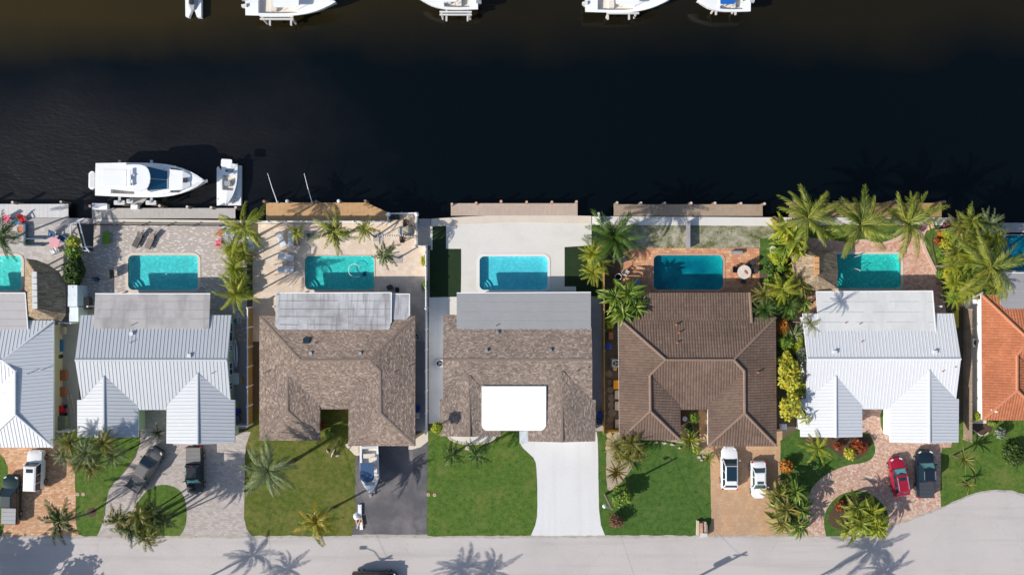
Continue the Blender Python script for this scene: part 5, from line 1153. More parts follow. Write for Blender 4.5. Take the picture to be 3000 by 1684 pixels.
# ---------------------------------------------------------------- vehicles  (local: +y forward, z up)
def paint(name, c, rough=.25):
    m = plain(name, c, rough, var=0); m.node_tree.nodes['Principled BSDF'].inputs['Coat Weight'].default_value = .6
    m.node_tree.nodes['Principled BSDF'].inputs['Coat Roughness'].default_value = .06; return m
V_WHITE = paint('white_car_paint', (.80, .80, .81)); V_BLACK = paint('black_car_paint', (.012, .014, .018)); V_RED = paint('red_car_paint', (.33, .008, .03))
V_GREEN = paint('dark_green_car_paint', (.010, .03, .026)); V_NAVY = paint('blue_black_car_paint', (.010, .018, .030)); V_GREY = paint('bronze_grey_car_paint', (.12, .115, .11), .35)
M_HEAD = plain('headlight_lens', (.7, .72, .75), .1, var=0); M_TAIL = plain('tail_light_lens', (.5, .01, .02), .2, var=0)
M_COVER = plain('grey_bed_cover', (.33, .33, .34), .7, var=.05); M_COVERB = plain('taupe_bed_cover', (.17, .165, .16), .7, var=.05); M_COVERD = plain('charcoal_bed_cover', (.05, .056, .066), .7, var=.05)
M_RIM = plain('alloy_rim', (.55, .56, .58), .3, .8, var=0)
def vehicle(kind, label, cat, pos, rz, L, W, m, roofm=None, shade=False, sunroof=None, cover=None, rails=False, glass=None, group='cars parked in the driveways'):
    name = {'pickup': 'pickup_truck', 'suv': 'suv', 'sedan': 'sedan_car', 'van': 'van', 'box': 'suv'}[kind]
    root = thing(name, label, cat, (pos.x, pos.y, .02), rz, group)
    h = W / 2; gl = glass or M_GLASS
    # (front axle..) profile: y fractions from -.5 (tail) to .5 (nose)
    if kind == 'pickup': hood, tail, zr, cab = 1.08, 1.05, 1.82, (.255, .135, -.115, -.15)      # windscreen base, top; rear top, base
    elif kind == 'sedan': hood, tail, zr, cab = .92, .98, 1.42, (.24, .09, -.22, -.36)
    elif kind == 'box': hood, tail, zr, cab = 1.12, 1.15, 1.9, (.20, .13, -.475, -.49)
    elif kind == 'van': hood, tail, zr, cab = 1.1, 1.15, 1.85, (.28, .18, -.46, -.49)
    else: hood, tail, zr, cab = 1.0, 1.08, 1.66, (.24, .08, -.36, -.46)
    nose = .80 if kind in ('suv', 'sedan') else .92
    st = [(-.5, .90, tail - .08), (-.475, .965, tail), (-.3, 1.0, tail), (0, 1.0, (hood + tail) / 2), (cab[0], 1.0, hood), (.38, .97, hood - .05), (.455, nose, hood - .13), (.5, nose * .72, hood - .30)]
    rings = []
    for y, w, z in st:
        w *= h; rings.append([Vector((-w * .94, y * L, .28)), Vector((-w, y * L, .5)), Vector((-w, y * L, z - .25)), Vector((-w * .9, y * L, z - .03)), Vector((-w * .5, y * L, z + .02)), Vector((w * .5, y * L, z + .02)), Vector((w * .9, y * L, z - .03)), Vector((w, y * L, z - .25)), Vector((w, y * L, .5)), Vector((w * .94, y * L, .28))])
    mb = MB(); mb.loft(rings, closed=True); body = mb.build('body', m, root, smooth=True, local=True)
    zb = (hood + tail) / 2 - .02; wb, wt = h * .88, h * .70; ybf, ytf, ytb, ybb = [c * L for c in cab]
    B = [Vector((-wb, ybb, tail - .04)), Vector((wb, ybb, tail - .04)), Vector((wb, ybf, hood - .02)), Vector((-wb, ybf, hood - .02))]
    T = [Vector((-wt, ytb, zr - .05)), Vector((wt, ytb, zr - .05)), Vector((wt, ytf, zr - .05)), Vector((-wt, ytf, zr - .05))]
    def quad(nm, a, b, c, d, mt, push=0.0):
        n = (b - a).cross(d - a).normalized() * push; mb = MB(); mb.face([a + n, b + n, c + n, d + n]); return mb.build(nm, mt, root, local=True)
    quad('windshield', B[3], T[3], T[2], B[2], gl)
    if shade:   # folding sunshade behind the glass, two panels meeting in a notch
        a = [B[3].lerp(T[3], .1), B[2].lerp(T[2], .1), B[2].lerp(T[2], .92), (T[2] + T[3]) / 2 * .62 + (B[2] + B[3]) / 2 * .38, B[3].lerp(T[3], .92)]
        n = (T[3] - B[3]).cross(B[2] - B[3]).normalized() * .012; n = n if n.z > 0 else -n
        c = sum(a, Vector()) / 5; mb = MB(); mb.face([c + (p - c) * .9 + n for p in a]); mb.build('sunshade', M_TEALSHADE, root, local=True)
    quad('rear_window', B[1], T[1], T[0], B[0], gl)
    quad('side_window', B[0], T[0], T[3], B[3], gl); quad('side_window', B[2], T[2], T[1], B[1], gl)
    mb = MB()
    for a, b in zip(B, T): mb.bar(a, b, .09, .09)
    if kind != 'pickup':
        for s in (0, 1):
            for t in ((.42,) if kind == 'sedan' else (.3, .62)):
                a = (B[0] if s == 0 else B[1]).lerp(B[3] if s == 0 else B[2], t); b = (T[0] if s == 0 else T[1]).lerp(T[3] if s == 0 else T[2], t); mb.bar(a, b, .08, .05)
    mb.build('pillars', m, root, local=True)
    e = .04; ring0 = [(-wt - e, ytb - e, zr - .06), (wt + e, ytb - e, zr - .06), (wt + e, ytf + e, zr - .06), (-wt - e, ytf + e, zr - .06)]
    ring1 = [(-wt * .8, ytb + .08, zr), (wt * .8, ytb + .08, zr), (wt * .8, ytf - .12, zr), (-wt * .8, ytf - .12, zr)]
    mb = MB(); mb.loft([[Vector(p) for p in ring0], [Vector(p) for p in ring1]], closed=True); roof = mb.build('roof', roofm or m, root, local=True)
    if sunroof:
        y0, y1, w = sunroof; mb = MB(); mb.box(-w * wt, w * wt, y0 * L, y1 * L, zr - .02, zr + .012); mb.build('sunroof', gl, root, local=True)
    if rails:
        for s in (-1, 1): mb = MB(); mb.bar((s * wt * .92, ytb + .2, zr + .03), (s * wt * .92, ytf - .2, zr + .03), .05, .05); mb.build('roof_rail', M_ALU, root, local=True)
    for s in (-1, 1):
        for y in (.31, -.31 if kind != 'pickup' else -.30):
            mb = MB(); mb.tube([(s * h * .80, y * L, .34), (s * (h + .015), y * L, .34)], .34, 16); w = mb.build('wheel', M_BLACK, root, local=True)
            mb = MB(); mb.tube([(s * (h + .014), y * L, .34), (s * (h + .03), y * L, .34)], .22, 12); mb.build('rim', M_RIM, w, local=True)
        mb = MB(); mb.obox((s * h * nose * .72, L * .462), .16, .07, hood - .30, hood - .12, -s * .5); mb.build('headlight', M_HEAD, root, local=True)
        mb = MB(); mb.box(s * h * .86 - .09, s * h * .86 + .09, -L * .502, -L * .47, tail - .32, tail - .02); mb.build('tail_light', M_TAIL, root, local=True)
        mb = MB(); mb.obox((s * (h + .09), ybf - .25), .11, .06, hood - .02, hood + .14, s * .2); mb.build('mirror', m, root, local=True)
    if kind == 'pickup':
        y0, y1 = -.485 * L, ybb - .06
        if cover:
            for k in range(4):
                a, b = y0 + (y1 - y0) * k / 4 + .01, y0 + (y1 - y0) * (k + 1) / 4 - .01
                mb = MB(); mb.box(-h * .84, h * .84, a, b, tail, tail + .045); mb.build('bed_cover_panel', cover, root, local=True)
        mb = MB(); mb.box(-wt * .25, wt * .25, ytb - .06, ytb - .02, zr - .08, zr - .02); mb.build('brake_light', M_TAIL, root, local=True)
    for y, nm in ((L * .5, 'front_bumper'), (-L * .5, 'rear_bumper')):
        mb = MB(); d = .05 if y > 0 else -.05; w = h * (nose * .75 if y > 0 else .9); mb.box(-w, w, min(y, y + d), max(y, y + d), .35, .55); mb.build(nm, M_DARK if kind in ('pickup', 'box') else m, root, local=True)
    return root
def vpos(px, py): return P(px, py, .9)
vehicle('pickup', 'dark green pickup with grey bed cover at the lower left corner', 'pickup truck', vpos(30, 1464), R(-2), 5.65, 1.95, V_GREEN, cover=M_COVER)
vehicle('box', 'boxy white off-road car on the orange driveway', 'car', vpos(102, 1376), R(-2), 4.6, 1.9, V_WHITE, sunroof=(-.02, .075, .6))
vehicle('pickup', 'bronze grey pickup parked askew by the teardrop island', 'pickup truck', vpos(424, 1375), R(-32), 5.6, 1.95, V_GREY, roofm=V_GREY, cover=M_COVERD)
vehicle('pickup', 'black pickup with taupe bed cover parked nose to the street', 'pickup truck', vpos(569, 1378), R(181), 5.55, 1.95, V_BLACK, cover=M_COVERB, shade=True)
vehicle('suv', 'white car with black panoramic roof on the tan driveway', 'car', vpos(2138, 1371), R(0), 4.85, 1.95, V_WHITE, sunroof=(-.27, .07, .85))
vehicle('sedan', 'white sedan with sunroof beside the orange croton', 'car', vpos(2224, 1406), R(181), 4.25, 1.75, V_WHITE, sunroof=(.0, .08, .62), glass=plain('green_tinted_glass', (.05, .09, .085), .06, var=0, spec=.8))
vehicle('suv', 'dark red estate car on the brick driveway', 'car', vpos(2635, 1396), R(9), 4.4, 1.8, V_RED, shade=True, sunroof=(-.06, .03, .65), rails=True)
vehicle('pickup', 'blue-black pickup right of the red car', 'pickup truck', vpos(2712, 1388), R(1), 5.5, 2.0, V_NAVY, cover=M_COVERD, shade=True, rails=True)
vehicle('van', 'dark van on the street at the lower edge', 'van', P(1096, 1702, 1.2), R(-90), 5.1, 2.0, V_BLACK, rails=True, group='dark van on the street')

# ---------------------------------------------------------------- boats (local: +x bow)
def hull(root, L, W, zs, m, zk=.0, full=.42, nm='hull', power=2.3):
    N = 14; rings = []
    def prof(t): return W / 2 * (1 - max(0, (t - full) / (1 - full)) ** power) * (.94 + .06 * min(1, t / .3))
    def sheer(t): return zs + .28 * t * t
    for i in range(N + 1):
        t = i / N; w = max(.015, prof(t)); x = (t - .5) * L; k = zk + (.55 * zs) * max(0, (t - .75) / .25) ** 2
        rings.append([Vector((x, -w, sheer(t))), Vector((x, -w * .86, k + .38 * (sheer(t) - k))), Vector((x, 0, k)), Vector((x, w * .86, k + .38 * (sheer(t) - k))), Vector((x, w, sheer(t)))])
    mb = MB(); mb.loft(rings, closed=False, cap=False); mb.face(rings[0][::-1]); mb.build(nm, m, root, smooth=True, local=True)
    return prof, sheer
def deck_ring(root, prof, sheer, L, t0, t1, wall, depth, m, mfloor, N=14, nm='gunwale'):
    """side decks around a sunken cockpit from t0 to t1, solid deck elsewhere"""
    mb = MB(); fl = MB()
    for i in range(N):
        a, b = i / N, (i + 1) / N; wa, wb_ = max(.015, prof(a)), max(.015, prof(b)); xa, xb = (a - .5) * L, (b - .5) * L; za, zb = sheer(a), sheer(b)
        if a >= t0 - 1e-6 and b <= t1 + 1e-6:
            ia, ib = max(.05, wa - wall), max(.05, wb_ - wall)
            for s in (-1, 1):
                mb.face([(xa, s * ia, za), (xb, s * ib, zb), (xb, s * wb_, zb), (xa, s * wa, za)]); mb.face([(xa, s * ia, za), (xa, s * ia, za - depth), (xb, s * ib, zb - depth), (xb, s * ib, zb)])
            fl.face([(xa, -ia, za - depth), (xb, -ib, zb - depth), (xb, ib, zb - depth), (xa, ia, za - depth)])
            if a - 1 / N < t0 - 1e-6: mb.face([(xa, -ia, za), (xa, ia, za), (xa, ia, za - depth), (xa, -ia, za - depth)])
            if b + 1 / N > t1 + 1e-6: mb.face([(xb, -ib, zb), (xb, ib, zb), (xb, ib, zb - depth), (xb, -ib, zb - depth)])
        else: mb.face([(xa, -wa, za), (xb, -wb_, zb), (xb, 0, zb + .06), (xa, 0, za + .06)]); mb.face([(xa, 0, za + .06), (xb, 0, zb + .06), (xb, wb_, zb), (xa, wa, za)])
    mb.build(nm, m, root, local=True); fl.build('cockpit_floor', mfloor, root, local=True)
def part(root, nm, m, fn, smooth=False, parent=None):
    mb = MB(); fn(mb); return mb.build(nm, m, parent or root, smooth=smooth, local=True)
def outboard(root, x, y, z, m=None, s=1.0):
    def f(mb): mb.loft([[Vector((x - .5 * s, y + a[0] * s, z + a[1] * s)) for a in ((-.16, 0), (.16, 0), (.12, .4), (-.12, .4))], [Vector((x + .1 * s, y + a[0] * s, z + a[1] * s)) for a in ((-.22, -.05), (.22, -.05), (.17, .5), (-.17, .5))]], closed=True); mb.box(x - .25 * s, x, y - .08 * s, y + .08 * s, z - .7, z)
    return part(root, 'outboard_motor', m or M_GREYP, f)
# the yacht on its lift
c = P(440, 528, 1.9)
y = thing('motor_yacht', 'white motor yacht with blue windscreen hanging on the lift', 'yacht', (c.x, c.y, .35), R(-1)); L, W = 12.7, 3.95
pr, sh = hull(y, L, W, 1.45, M_GEL, full=.42, power=2.9); deck_ring(y, pr, sh, L, 2 / 14, 5 / 14, .35, .6, M_GEL, M_CREAMGEL)
part(y, 'swim_platform', M_GEL, lambda mb: (mb.box(-L / 2 - 1.3, -L / 2 - .55, -1.05, 1.05, .25, .5, bev=.25)))
part(y, 'platform_pad', M_TANK, lambda mb: mb.box(-L / 2 - 1.1, -L / 2 - .6, -.85, .85, .5, .54, bev=.1))
part(y, 'platform_bracket', M_STEEL, lambda mb: (mb.bar((-L / 2 - .6, .4, .35), (-L / 2 + .1, .4, .5), .12, .1), mb.bar((-L / 2 - .6, -.4, .35), (-L / 2 + .1, -.4, .5), .12, .1)))
def cabin(mb):
    rings = []
    for x, w, z in ((-.6, 1.5, 1.55), (1.6, 1.45, 1.95), (3.9, 1.15, 2.0), (4.7, .7, 1.8)): rings.append([Vector((x, -w, 1.5)), Vector((x, -w * .93, z)), Vector((x, w * .93, z)), Vector((x, w, 1.5))])
    mb.loft(rings)
part(y, 'foredeck_cabin', M_GEL, cabin)
def hardtop(mb):
    pts = [(-4.8, -1.0), (-4.6, -1.22), (-1.0, -1.52), (-.2, -1.5), (.35, -1.32), (.68, -1.0), (.86, -.5), (.92, 0), (.86, .5), (.68, 1.0), (.35, 1.32), (-.2, 1.5), (-1.0, 1.52), (-4.6, 1.22), (-4.8, 1.0)]; mb.prism([(a - .15, b) for a, b in pts], 3.05, 3.2, bottom=True)
part(y, 'hardtop', M_GEL, hardtop)
part(y, 'hatch_panel', M_GEL, lambda mb: mb.box(-4.6, -1.9, -1.0, .9, 3.2, 3.23, bev=.08))
part(y, 'radar_arch', M_GEL, lambda mb: (mb.bar((-1.4, -.9, 3.5), (-1.4, .9, 3.5), .3, .12), mb.bar((-1.5, 0, 3.2), (-1.4, 0, 3.5), .5, .2), mb.cyl((-1.2, -.75), .16, 3.2, 3.45, 10), mb.cyl((-1.0, .3), .1, 3.2, 3.4, 10)))
def wind(mb):
    a = [(.35, -1.35, 2.95), (.35, 1.35, 2.95), (2.2, 1.0, 2.0), (2.2, -1.0, 2.0)]; mb.face(a); mb.face([a[0], a[3], (.35, -1.45, 2.0)]); mb.face([a[1], (.35, 1.45, 2.0), a[2]])
ws = part(y, 'windscreen', M_BLUEGLASS, wind)
part(y, 'windscreen_frame', M_TANK, lambda mb: (mb.bar((.35, 0, 2.97), (2.2, 0, 2.02), .06, .05), mb.bar((.35, -1.37, 2.97), (2.2, -1.02, 2.02), .07, .06), mb.bar((.35, 1.37, 2.97), (2.2, 1.02, 2.02), .07, .06), mb.bar((2.2, -1.02, 2.02), (2.2, 1.02, 2.02), .06, .05)), parent=ws)
part(y, 'deck_hatch', M_DARK, lambda mb: mb.box(3.95, 4.45, -.27, .25, 1.98, 2.03))
for s in (-1, 1): part(y, 'cabin_window', M_DARK, lambda mb: mb.obox((2.95, s * 1.28), .42, .1, 1.5, 1.98, -s * .05))
part(y, 'bow_rail', M_ALU, lambda mb: [mb.tube([(1.5, s * 1.72, 2.25), (4.0, s * 1.2, 2.4), (6.1, s * .2, 2.45)], .025, 5) for s in (-1, 1)])
part(y, 'anchor', M_STEEL, lambda mb: (mb.bar((6.0, 0, 1.72), (6.55, 0, 1.75), .16, .1), mb.obox((6.58, 0), .06, .16, 1.65, 1.85, 0)))
part(y, 'pilot_seat', M_CREAMGEL, lambda mb: (mb.box(-2.6, -2.1, -1.3, -.6, .9, 1.5), mb.box(-2.6, -2.1, .5, 1.2, .9, 1.5)))
# its lift
lf = thing('boat_lift', 'steel boat lift with four motor housings under the white yacht', 'boat lift', (P(390, 596).x, P(390, 596).y, 0)); 
mb = MB()
for x in (352, 445): a, b = P(x, 600, .3), P(x, 470, .3); mb.bar(a, b, .3, .3)
mb.build('cradle_beam', M_STEEL, lf)
for x in (352, 362, 440, 450):
    for yy in (597,):
        q = P(x, yy, 1.2); mb = MB(); mb.cyl((q.x, q.y), .16, -1.6, 1.2, 10); mb.build('piling', M_PILE, lf)
for x0, x1, yy in ((335, 366, 594), (372, 390, 590), (428, 458, 594)):
    a, b = P(x0, yy, 1.3), P(x1, yy, 1.3); mb = MB(); mb.box(a.x, b.x, a.y - .25, a.y + .25, 1.2, 1.42, bev=.06); o = mb.build('motor_housing', M_TANK, lf); mb = MB(); mb.cyl(((a.x + b.x) / 2, a.y + .1), .16, 1.42, 1.6, 10); mb.build('drum', M_STEEL, o)
q = P(402, 592, .3); mb = MB(); mb.prism([(q.x - .7, q.y - .8), (q.x + .1, q.y - .6), (q.x + 1.3, q.y + .6), (q.x - .9, q.y + .7)], .15, .25, bottom=True); mb.build('catwalk', M_WOOD_G, lf)
q = P(395, 607, .5); mb = MB(); mb.box(q.x - .4, q.x + .4, q.y - .25, q.y + .25, .06, .7); mb.build('control_box', M_WHITE, lf)
# small skiff on a white floating platform
fl = P(669, 545, -.4); fp = thing('floating_dock', 'pale blue-white floating platform under the small skiff', 'floating dock', (fl.x, fl.y, -.9))
def plat(mb):
    a, b = P(635, 602, -.4), P(706, 485, -.4); mb.prism([(a.x - fl.x, a.y - fl.y), (b.x - fl.x, a.y - fl.y), (b.x - fl.x, b.y - fl.y), (b.x - fl.x - .5, b.y - fl.y), (.75, b.y - fl.y - .55), (-.9, b.y - fl.y - .55), (a.x - fl.x + .15, b.y - fl.y - .1), (a.x - fl.x, b.y - fl.y - .3)], .1, .5)
part(fp, 'deck', M_GEL, plat)
for x, yy in ((.9, -1.0), (.8, -1.4), (1.1, -1.5), (.75, -1.8), (-1.2, -1.5)): part(fp, 'cleat_hole', M_DARK, lambda mb: mb.box(x - .06, x + .06, yy - .04, yy + .04, .5, .52))
c = P(668, 540, .3); s2 = thing('skiff', 'small white skiff with a square white console top on the floating platform', 'boat', (c.x, c.y, -.38), R(-94)); L, W = 4.9, 1.95
pr, sh = hull(s2, L, W, .55, M_GEL, full=.35); deck_ring(s2, pr, sh, L, 4 / 14, 9 / 14, .22, .38, M_GEL, M_CREAMGEL)
part(s2, 'console', M_GREYP, lambda mb: mb.box(-.35, .2, -.35, .35, .2, .95, bev=.08)); part(s2, 'steering_wheel', M_DARK, lambda mb: mb.tube([(-.45 + .0, .18 * math.cos(t), .85 + .18 * math.sin(t)) for t in [k * .7 for k in range(10)]], .02, 5))
part(s2, 't_top', M_GEL, lambda mb: mb.prism(rrect(-2.75, -1.85, -.55, .7, .15, 3), 1.75, 1.82, bottom=True)); part(s2, 't_top_legs', M_ALU, lambda mb: [mb.tube([(-1.95, s * .45, .5), (-2.1, s * .45, 1.75)], .025, 5) for s in (-1, 1)])
part(s2, 'seat', M_NAVY, lambda mb: mb.box(-1.75, -1.45, -.4, .4, .45, .75)); outboard(s2, -2.5, .1, .5, s=.7)
part(s2, 'fish_box', M_TANK, lambda mb: mb.box(1.35, 1.7, -.42, .42, .62, .72))
# centre-console boat on its trailer
tr_ = P(1083, 1372, .3); t = thing('boat_trailer', 'galvanised boat trailer on the asphalt driveway', 'trailer', (tr_.x, tr_.y, 0), R(-88))
part(t, 'frame', M_STEEL, lambda mb: (mb.bar((-2.4, -.7, .45), (1.2, -.7, .45), .1, .12), mb.bar((-2.4, .7, .45), (1.2, .7, .45), .1, .12), mb.bar((1.2, -.7, .45), (2.6, 0, .45), .1, .12), mb.bar((1.2, .7, .45), (2.6, 0, .45), .1, .12), mb.bar((-1.2, -1.1, .4), (-1.2, 1.1, .4), .1, .1)))
part(t, 'tongue', M_STEEL, lambda mb: mb.bar((2.5, 0, .45), (3.35, 0, .45), .12, .12)); part(t, 'winch_post', M_STEEL, lambda mb: mb.bar((2.75, 0, .45), (2.75, 0, 1.2), .12, .12)); part(t, 'jack', M_PLANK, lambda mb: (mb.cyl((3.1, .18), .06, 0, .7, 8), mb.box(3.0, 3.3, -.3, .1, 0, .12)))
for s in (-1, 1):
    w = part(t, 'wheel', M_BLACK, lambda mb: mb.tube([(-1.2, s * 1.0, .3), (-1.2, s * 1.2, .3)], .3, 14)); part(t, 'rim', M_RIM, lambda mb: mb.tube([(-1.2, s * 1.19, .3), (-1.2, s * 1.22, .3)], .17, 10), parent=w)
c = P(1083, 1367, 1.5); b3 = thing('centre_console_boat', 'white boat with navy canvas top parked on a trailer', 'boat', (c.x, c.y, .55), R(-88)); L, W = 5.9, 2.2
pr, sh = hull(b3, L, W, 1.0, M_GEL, full=.5, power=3.2); deck_ring(b3, pr, sh, L, 1 / 14, 12 / 14, .24, .5, M_GEL, M_CREAMGEL)
part(b3, 'canvas_top', M_NAVY, lambda mb: mb.prism([(-.75, -.85), (-.75, .65), (1.05, .7), (1.4, .4), (1.5, -.1), (1.4, -.6), (1.05, -.9)], 2.05, 2.12, bottom=True)); part(b3, 'top_frame', M_ALU, lambda mb: [mb.tube([(x, s * .65, .6), (x * .9, s * .68, 2.05)], .025, 5) for s in (-1, 1) for x in (-.7, 1.0)])
part(b3, 'console', M_GEL, lambda mb: mb.box(-.2, .55, -.4, .4, .5, 1.35, bev=.06)); part(b3, 'bench', M_CREAMGEL, lambda mb: mb.box(-1.5, -1.0, -.7, .7, .5, .95)); part(b3, 'stern_seat', M_TANK, lambda mb: mb.box(-2.4, -2.1, -.85, .85, .5, 1.02)); outboard(b3, -2.85, 0, .9, M_DARK, .9)
part(b3, 'bow_cushion', M_TANK, lambda mb: mb.box(1.55, 2.1, -.5, .5, .6, .72, bev=.1))
# boats on lifts along the far bank, cut by the upper edge
def far_boat(label, x0, x1, yb, W, bow, mtop, kind):
    a, b = P(x0, yb, 1.6), P(x1, yb, 1.6); L = b.x - a.x
    r = thing('lifted_boat', label, 'boat', ((a.x + b.x) / 2, a.y + W / 2, .5), 0 if bow > 0 else math.pi, 'boats on lifts along the far bank')
    pr, sh = hull(r, L, W, 1.0, M_GEL, full=.42); deck_ring(r, pr, sh, L, 2 / 14, 8 / 14, .3, .5, M_GEL, M_CREAMGEL)
    part(r, 'console', M_GEL, lambda mb: mb.box(-L * .05, L * .08, -.5, .5, .5, 1.3, bev=.08)); part(r, 'hardtop', mtop, lambda mb: mb.prism(rrect(-L * .16, L * .12, -W * .32, W * .32, .25, 3), 2.2, 2.28, bottom=True)); part(r, 'top_legs', M_ALU, lambda mb: [mb.tube([(x, s * W * .28, .8), (x, s * W * .28, 2.2)], .03, 5) for s in (-1, 1) for x in (-L * .12, L * .08)])
    part(r, 'seat', M_CREAMGEL, lambda mb: mb.box(-L * .22, -L * .16, -W * .3, W * .3, .5, 1.0)); part(r, 'windscreen', M_BLUEGLASS, lambda mb: mb.face([(L * .08, -.5, 1.3), (L * .08, .5, 1.3), (L * .05, .4, 1.75), (L * .05, -.4, 1.75)]))
    for k in range(kind): outboard(r, -L / 2 + .1, (k - (kind - 1) / 2) * .8, .8, M_TANK if k % 2 == 0 else M_GREYP)
    return r
far_boat('longest white lifted boat with two outboards at the upper edge', 718, 985, 47, 3.1, 1, M_GEL, 2)
far_boat('cream lifted boat facing left at the middle of the upper edge', 1227, 1400, 29, 2.6, -1, M_GEL, 2)
far_boat('cream lifted boat with a dark outboard at the upper edge', 1716, 1962, 37, 2.9, 1, M_GEL, 2)
far_boat('white lifted boat with a blue top at the upper right', 2042, 2200, 35, 2.5, -1, plain('bright_blue_canvas', (.01, .12, .45), .6), 1)
def far_lift(label, x0, x1, y, stubs):
    a, b = P(x0, y, 1.0), P(x1, y, 1.0); r = thing('boat_lift', label, 'boat lift', ((a.x + b.x) / 2, a.y, -.9), group='boat lifts along the far bank')
    for s in (-.16, .16): mb = MB(); mb.bar((a.x, a.y + s, 1.0), (b.x, b.y + s, 1.0), .16, .22); mb.build('top_beam', M_TANK, r)
    for x in (a.x + .25, b.x - .25): mb = MB(); mb.cyl((x, a.y), .14, -2.2, .95, 10); mb.build('piling', M_PILEG, r)
    for x in stubs:
        q = P(x, y + 22, .2); mb = MB(); mb.bar((q.x, q.y, .15), (q.x, q.y + 4.5, .15), .2, .26); mb.build('cradle_beam', M_TANK, r)
far_lift('boat lift under the longest lifted boat', 762, 860, 53, (791, 853)); far_lift('boat lift under the cream boat facing left', 1288, 1382, 40, (1308, 1370)); far_lift('boat lift under the cream boat with the dark outboard', 1777, 1872, 36, (1781, 1843)); far_lift('boat lift under the boat with the blue top', 2090, 2165, 22, (2098, 2155))
c = P(561, 12, 0.2); j = thing('jet_ski', 'grey and white jet ski float cut by the upper edge', 'jet ski', (c.x, c.y + .8, -.85))
part(j, 'float', M_GEL, lambda mb: mb.prism([(-.95, 1.6), (.95, 1.6), (.95, -2.2), (.45, -2.2), (.1, -1.2), (-.1, -1.2), (-.5, -2.2), (-.9, -2.1)], .1, .6)); part(j, 'body', M_GREYP, lambda mb: mb.loft([[Vector((x * w, yy, z)) for x, z in ((-1, .6), (-.5, .6 + h), (.5, .6 + h), (1, .6))] for yy, w, h in ((-1.4, .3, .2), (-.8, .6, .4), (.6, .6, .55), (1.6, .4, .3))]), True); part(j, 'seat', M_DARK, lambda mb: mb.box(-.22, .22, -.9, .9, .95, 1.2, bev=.08)); part(j, 'tail_marker', M_RED, lambda mb: mb.box(-.3, -.1, -.75, -.6, 1.0, 1.1))
# ---------------------------------------------------------------- fences, railings
def fence(pts, h, m, label, post=2.4, pick=None, capm=None, th=.05, rails=True, postm=None, cat='fence', name='fence'):
    """panels of boards between posts along photo points on the ground"""
    q = [P(*p) for p in pts]; root = thing(name, label, cat, (q[0].x, q[0].y, 0))
    cache = {}
    for a, b in zip(q, q[1:]):
        d = b - a; n = max(1, round(d.length / post)); ang = math.atan2(d.y, d.x)
        for i in range(n):
            s, e = a.lerp(b, i / n), a.lerp(b, (i + 1) / n); L = (e - s).length - .1
            if pick:
                k = max(1, int(L / pick)); w = L / k
                key = (round(w, 3), h)
                if key not in cache:
                    mb = MB(); mb.box(-w / 2 + .008, w / 2 - .008, -th / 2, th / 2, .05, h - .08); cache[key] = mb.mesh('board', m)
                for j in range(k):
                    p = s.lerp(e, ((j + .5) * w + .05) / (e - s).length); link('board', cache[key], root, (p.x - q[0].x, p.y - q[0].y, 0), (0, 0, ang))
            c = (s + e) / 2
            if rails:
                key = ('r', round(L, 2))
                if key not in cache:
                    mb = MB(); mb.box(-L / 2, L / 2, -.06, .06, h - .1, h - .02); (mb.box(-L / 2, L / 2, -.045, .045, .1, .18) if not pick else None); cache[key] = mb.mesh('rail', capm or m)
                link('rail', cache[key], root, (c.x - q[0].x, c.y - q[0].y, 0), (0, 0, ang))
        for i in range(n + 1):
            s = a.lerp(b, i / n)
            if 'p' not in cache:
                mb = MB(); mb.box(-.075, .075, -.075, .075, 0, h + .03); mb.loft([[Vector((x * k, y_ * k, z)) for x, y_ in ((-1, -1), (1, -1), (1, 1), (-1, 1))] for k, z in ((.1, h + .03), (.1, h + .06), (.02, h + .14))], closed=True); cache['p'] = mb.mesh('post', postm or capm or m)
            link('post', cache['p'], root, (s.x - q[0].x, s.y - q[0].y, 0))
    return root
fence([(740, 900), (740, 1240)], 1.8, M_FENCE_Y, 'tall yellow board fence left of the shingled hip roof', 2.4, .15, M_FENCE_V)
fence([(692, 1240), (738, 1240)], 1.7, M_FENCE_V, 'white gate fence below the grey side yard', 2.0, .16)
fence([(1252, 722), (1252, 1262)], 1.8, M_FENCE_V, 'long white vinyl fence between the two shingled houses', 2.4, .16)
fence([(744, 651), (1140, 651)], 1.1, M_FENCE_V, 'white railing along the golden dock', 1.9, .12, th=.03)
fence([(1140, 650), (1140, 628), (1222, 627), (1222, 722), (1251, 722)], 1.1, M_FENCE_V, 'white railing round the travertine corner over the water', 1.8, .12, th=.03)
fence([(1764, 725), (1766, 1262)], 1.8, M_FENCE_Y, 'yellow board fence left of the brown tiled house', 2.4, .15)
fence([(1767, 1258), (1812, 1258)], 1.6, M_FENCE_Y, 'short yellow gate across the stepping stones', 2.0, .15)
fence([(2822, 905), (2822, 1284)], 1.7, M_PLANK, 'weathered wooden fence right of the white metal roof', 2.2, .15)
fence([(164, 944), (232, 944)], 1.7, M_FENCE_V, 'white gate fence above the cluttered side yard', 1.6, .16)
fence([(170, 1256), (230, 1256)], 1.8, M_FENCE_V, 'white gate fence below the cluttered side yard', 1.6, .16)
fence([(272, 659), (724, 662)], .5, M_DARK, 'low dark railing along the flecked patio', 3.0, None)
fence([(1752, 627), (1757, 656)], 1.0, M_FENCE_V, 'short white fence piece on the seawall by the dark palm', 1.2, .12)
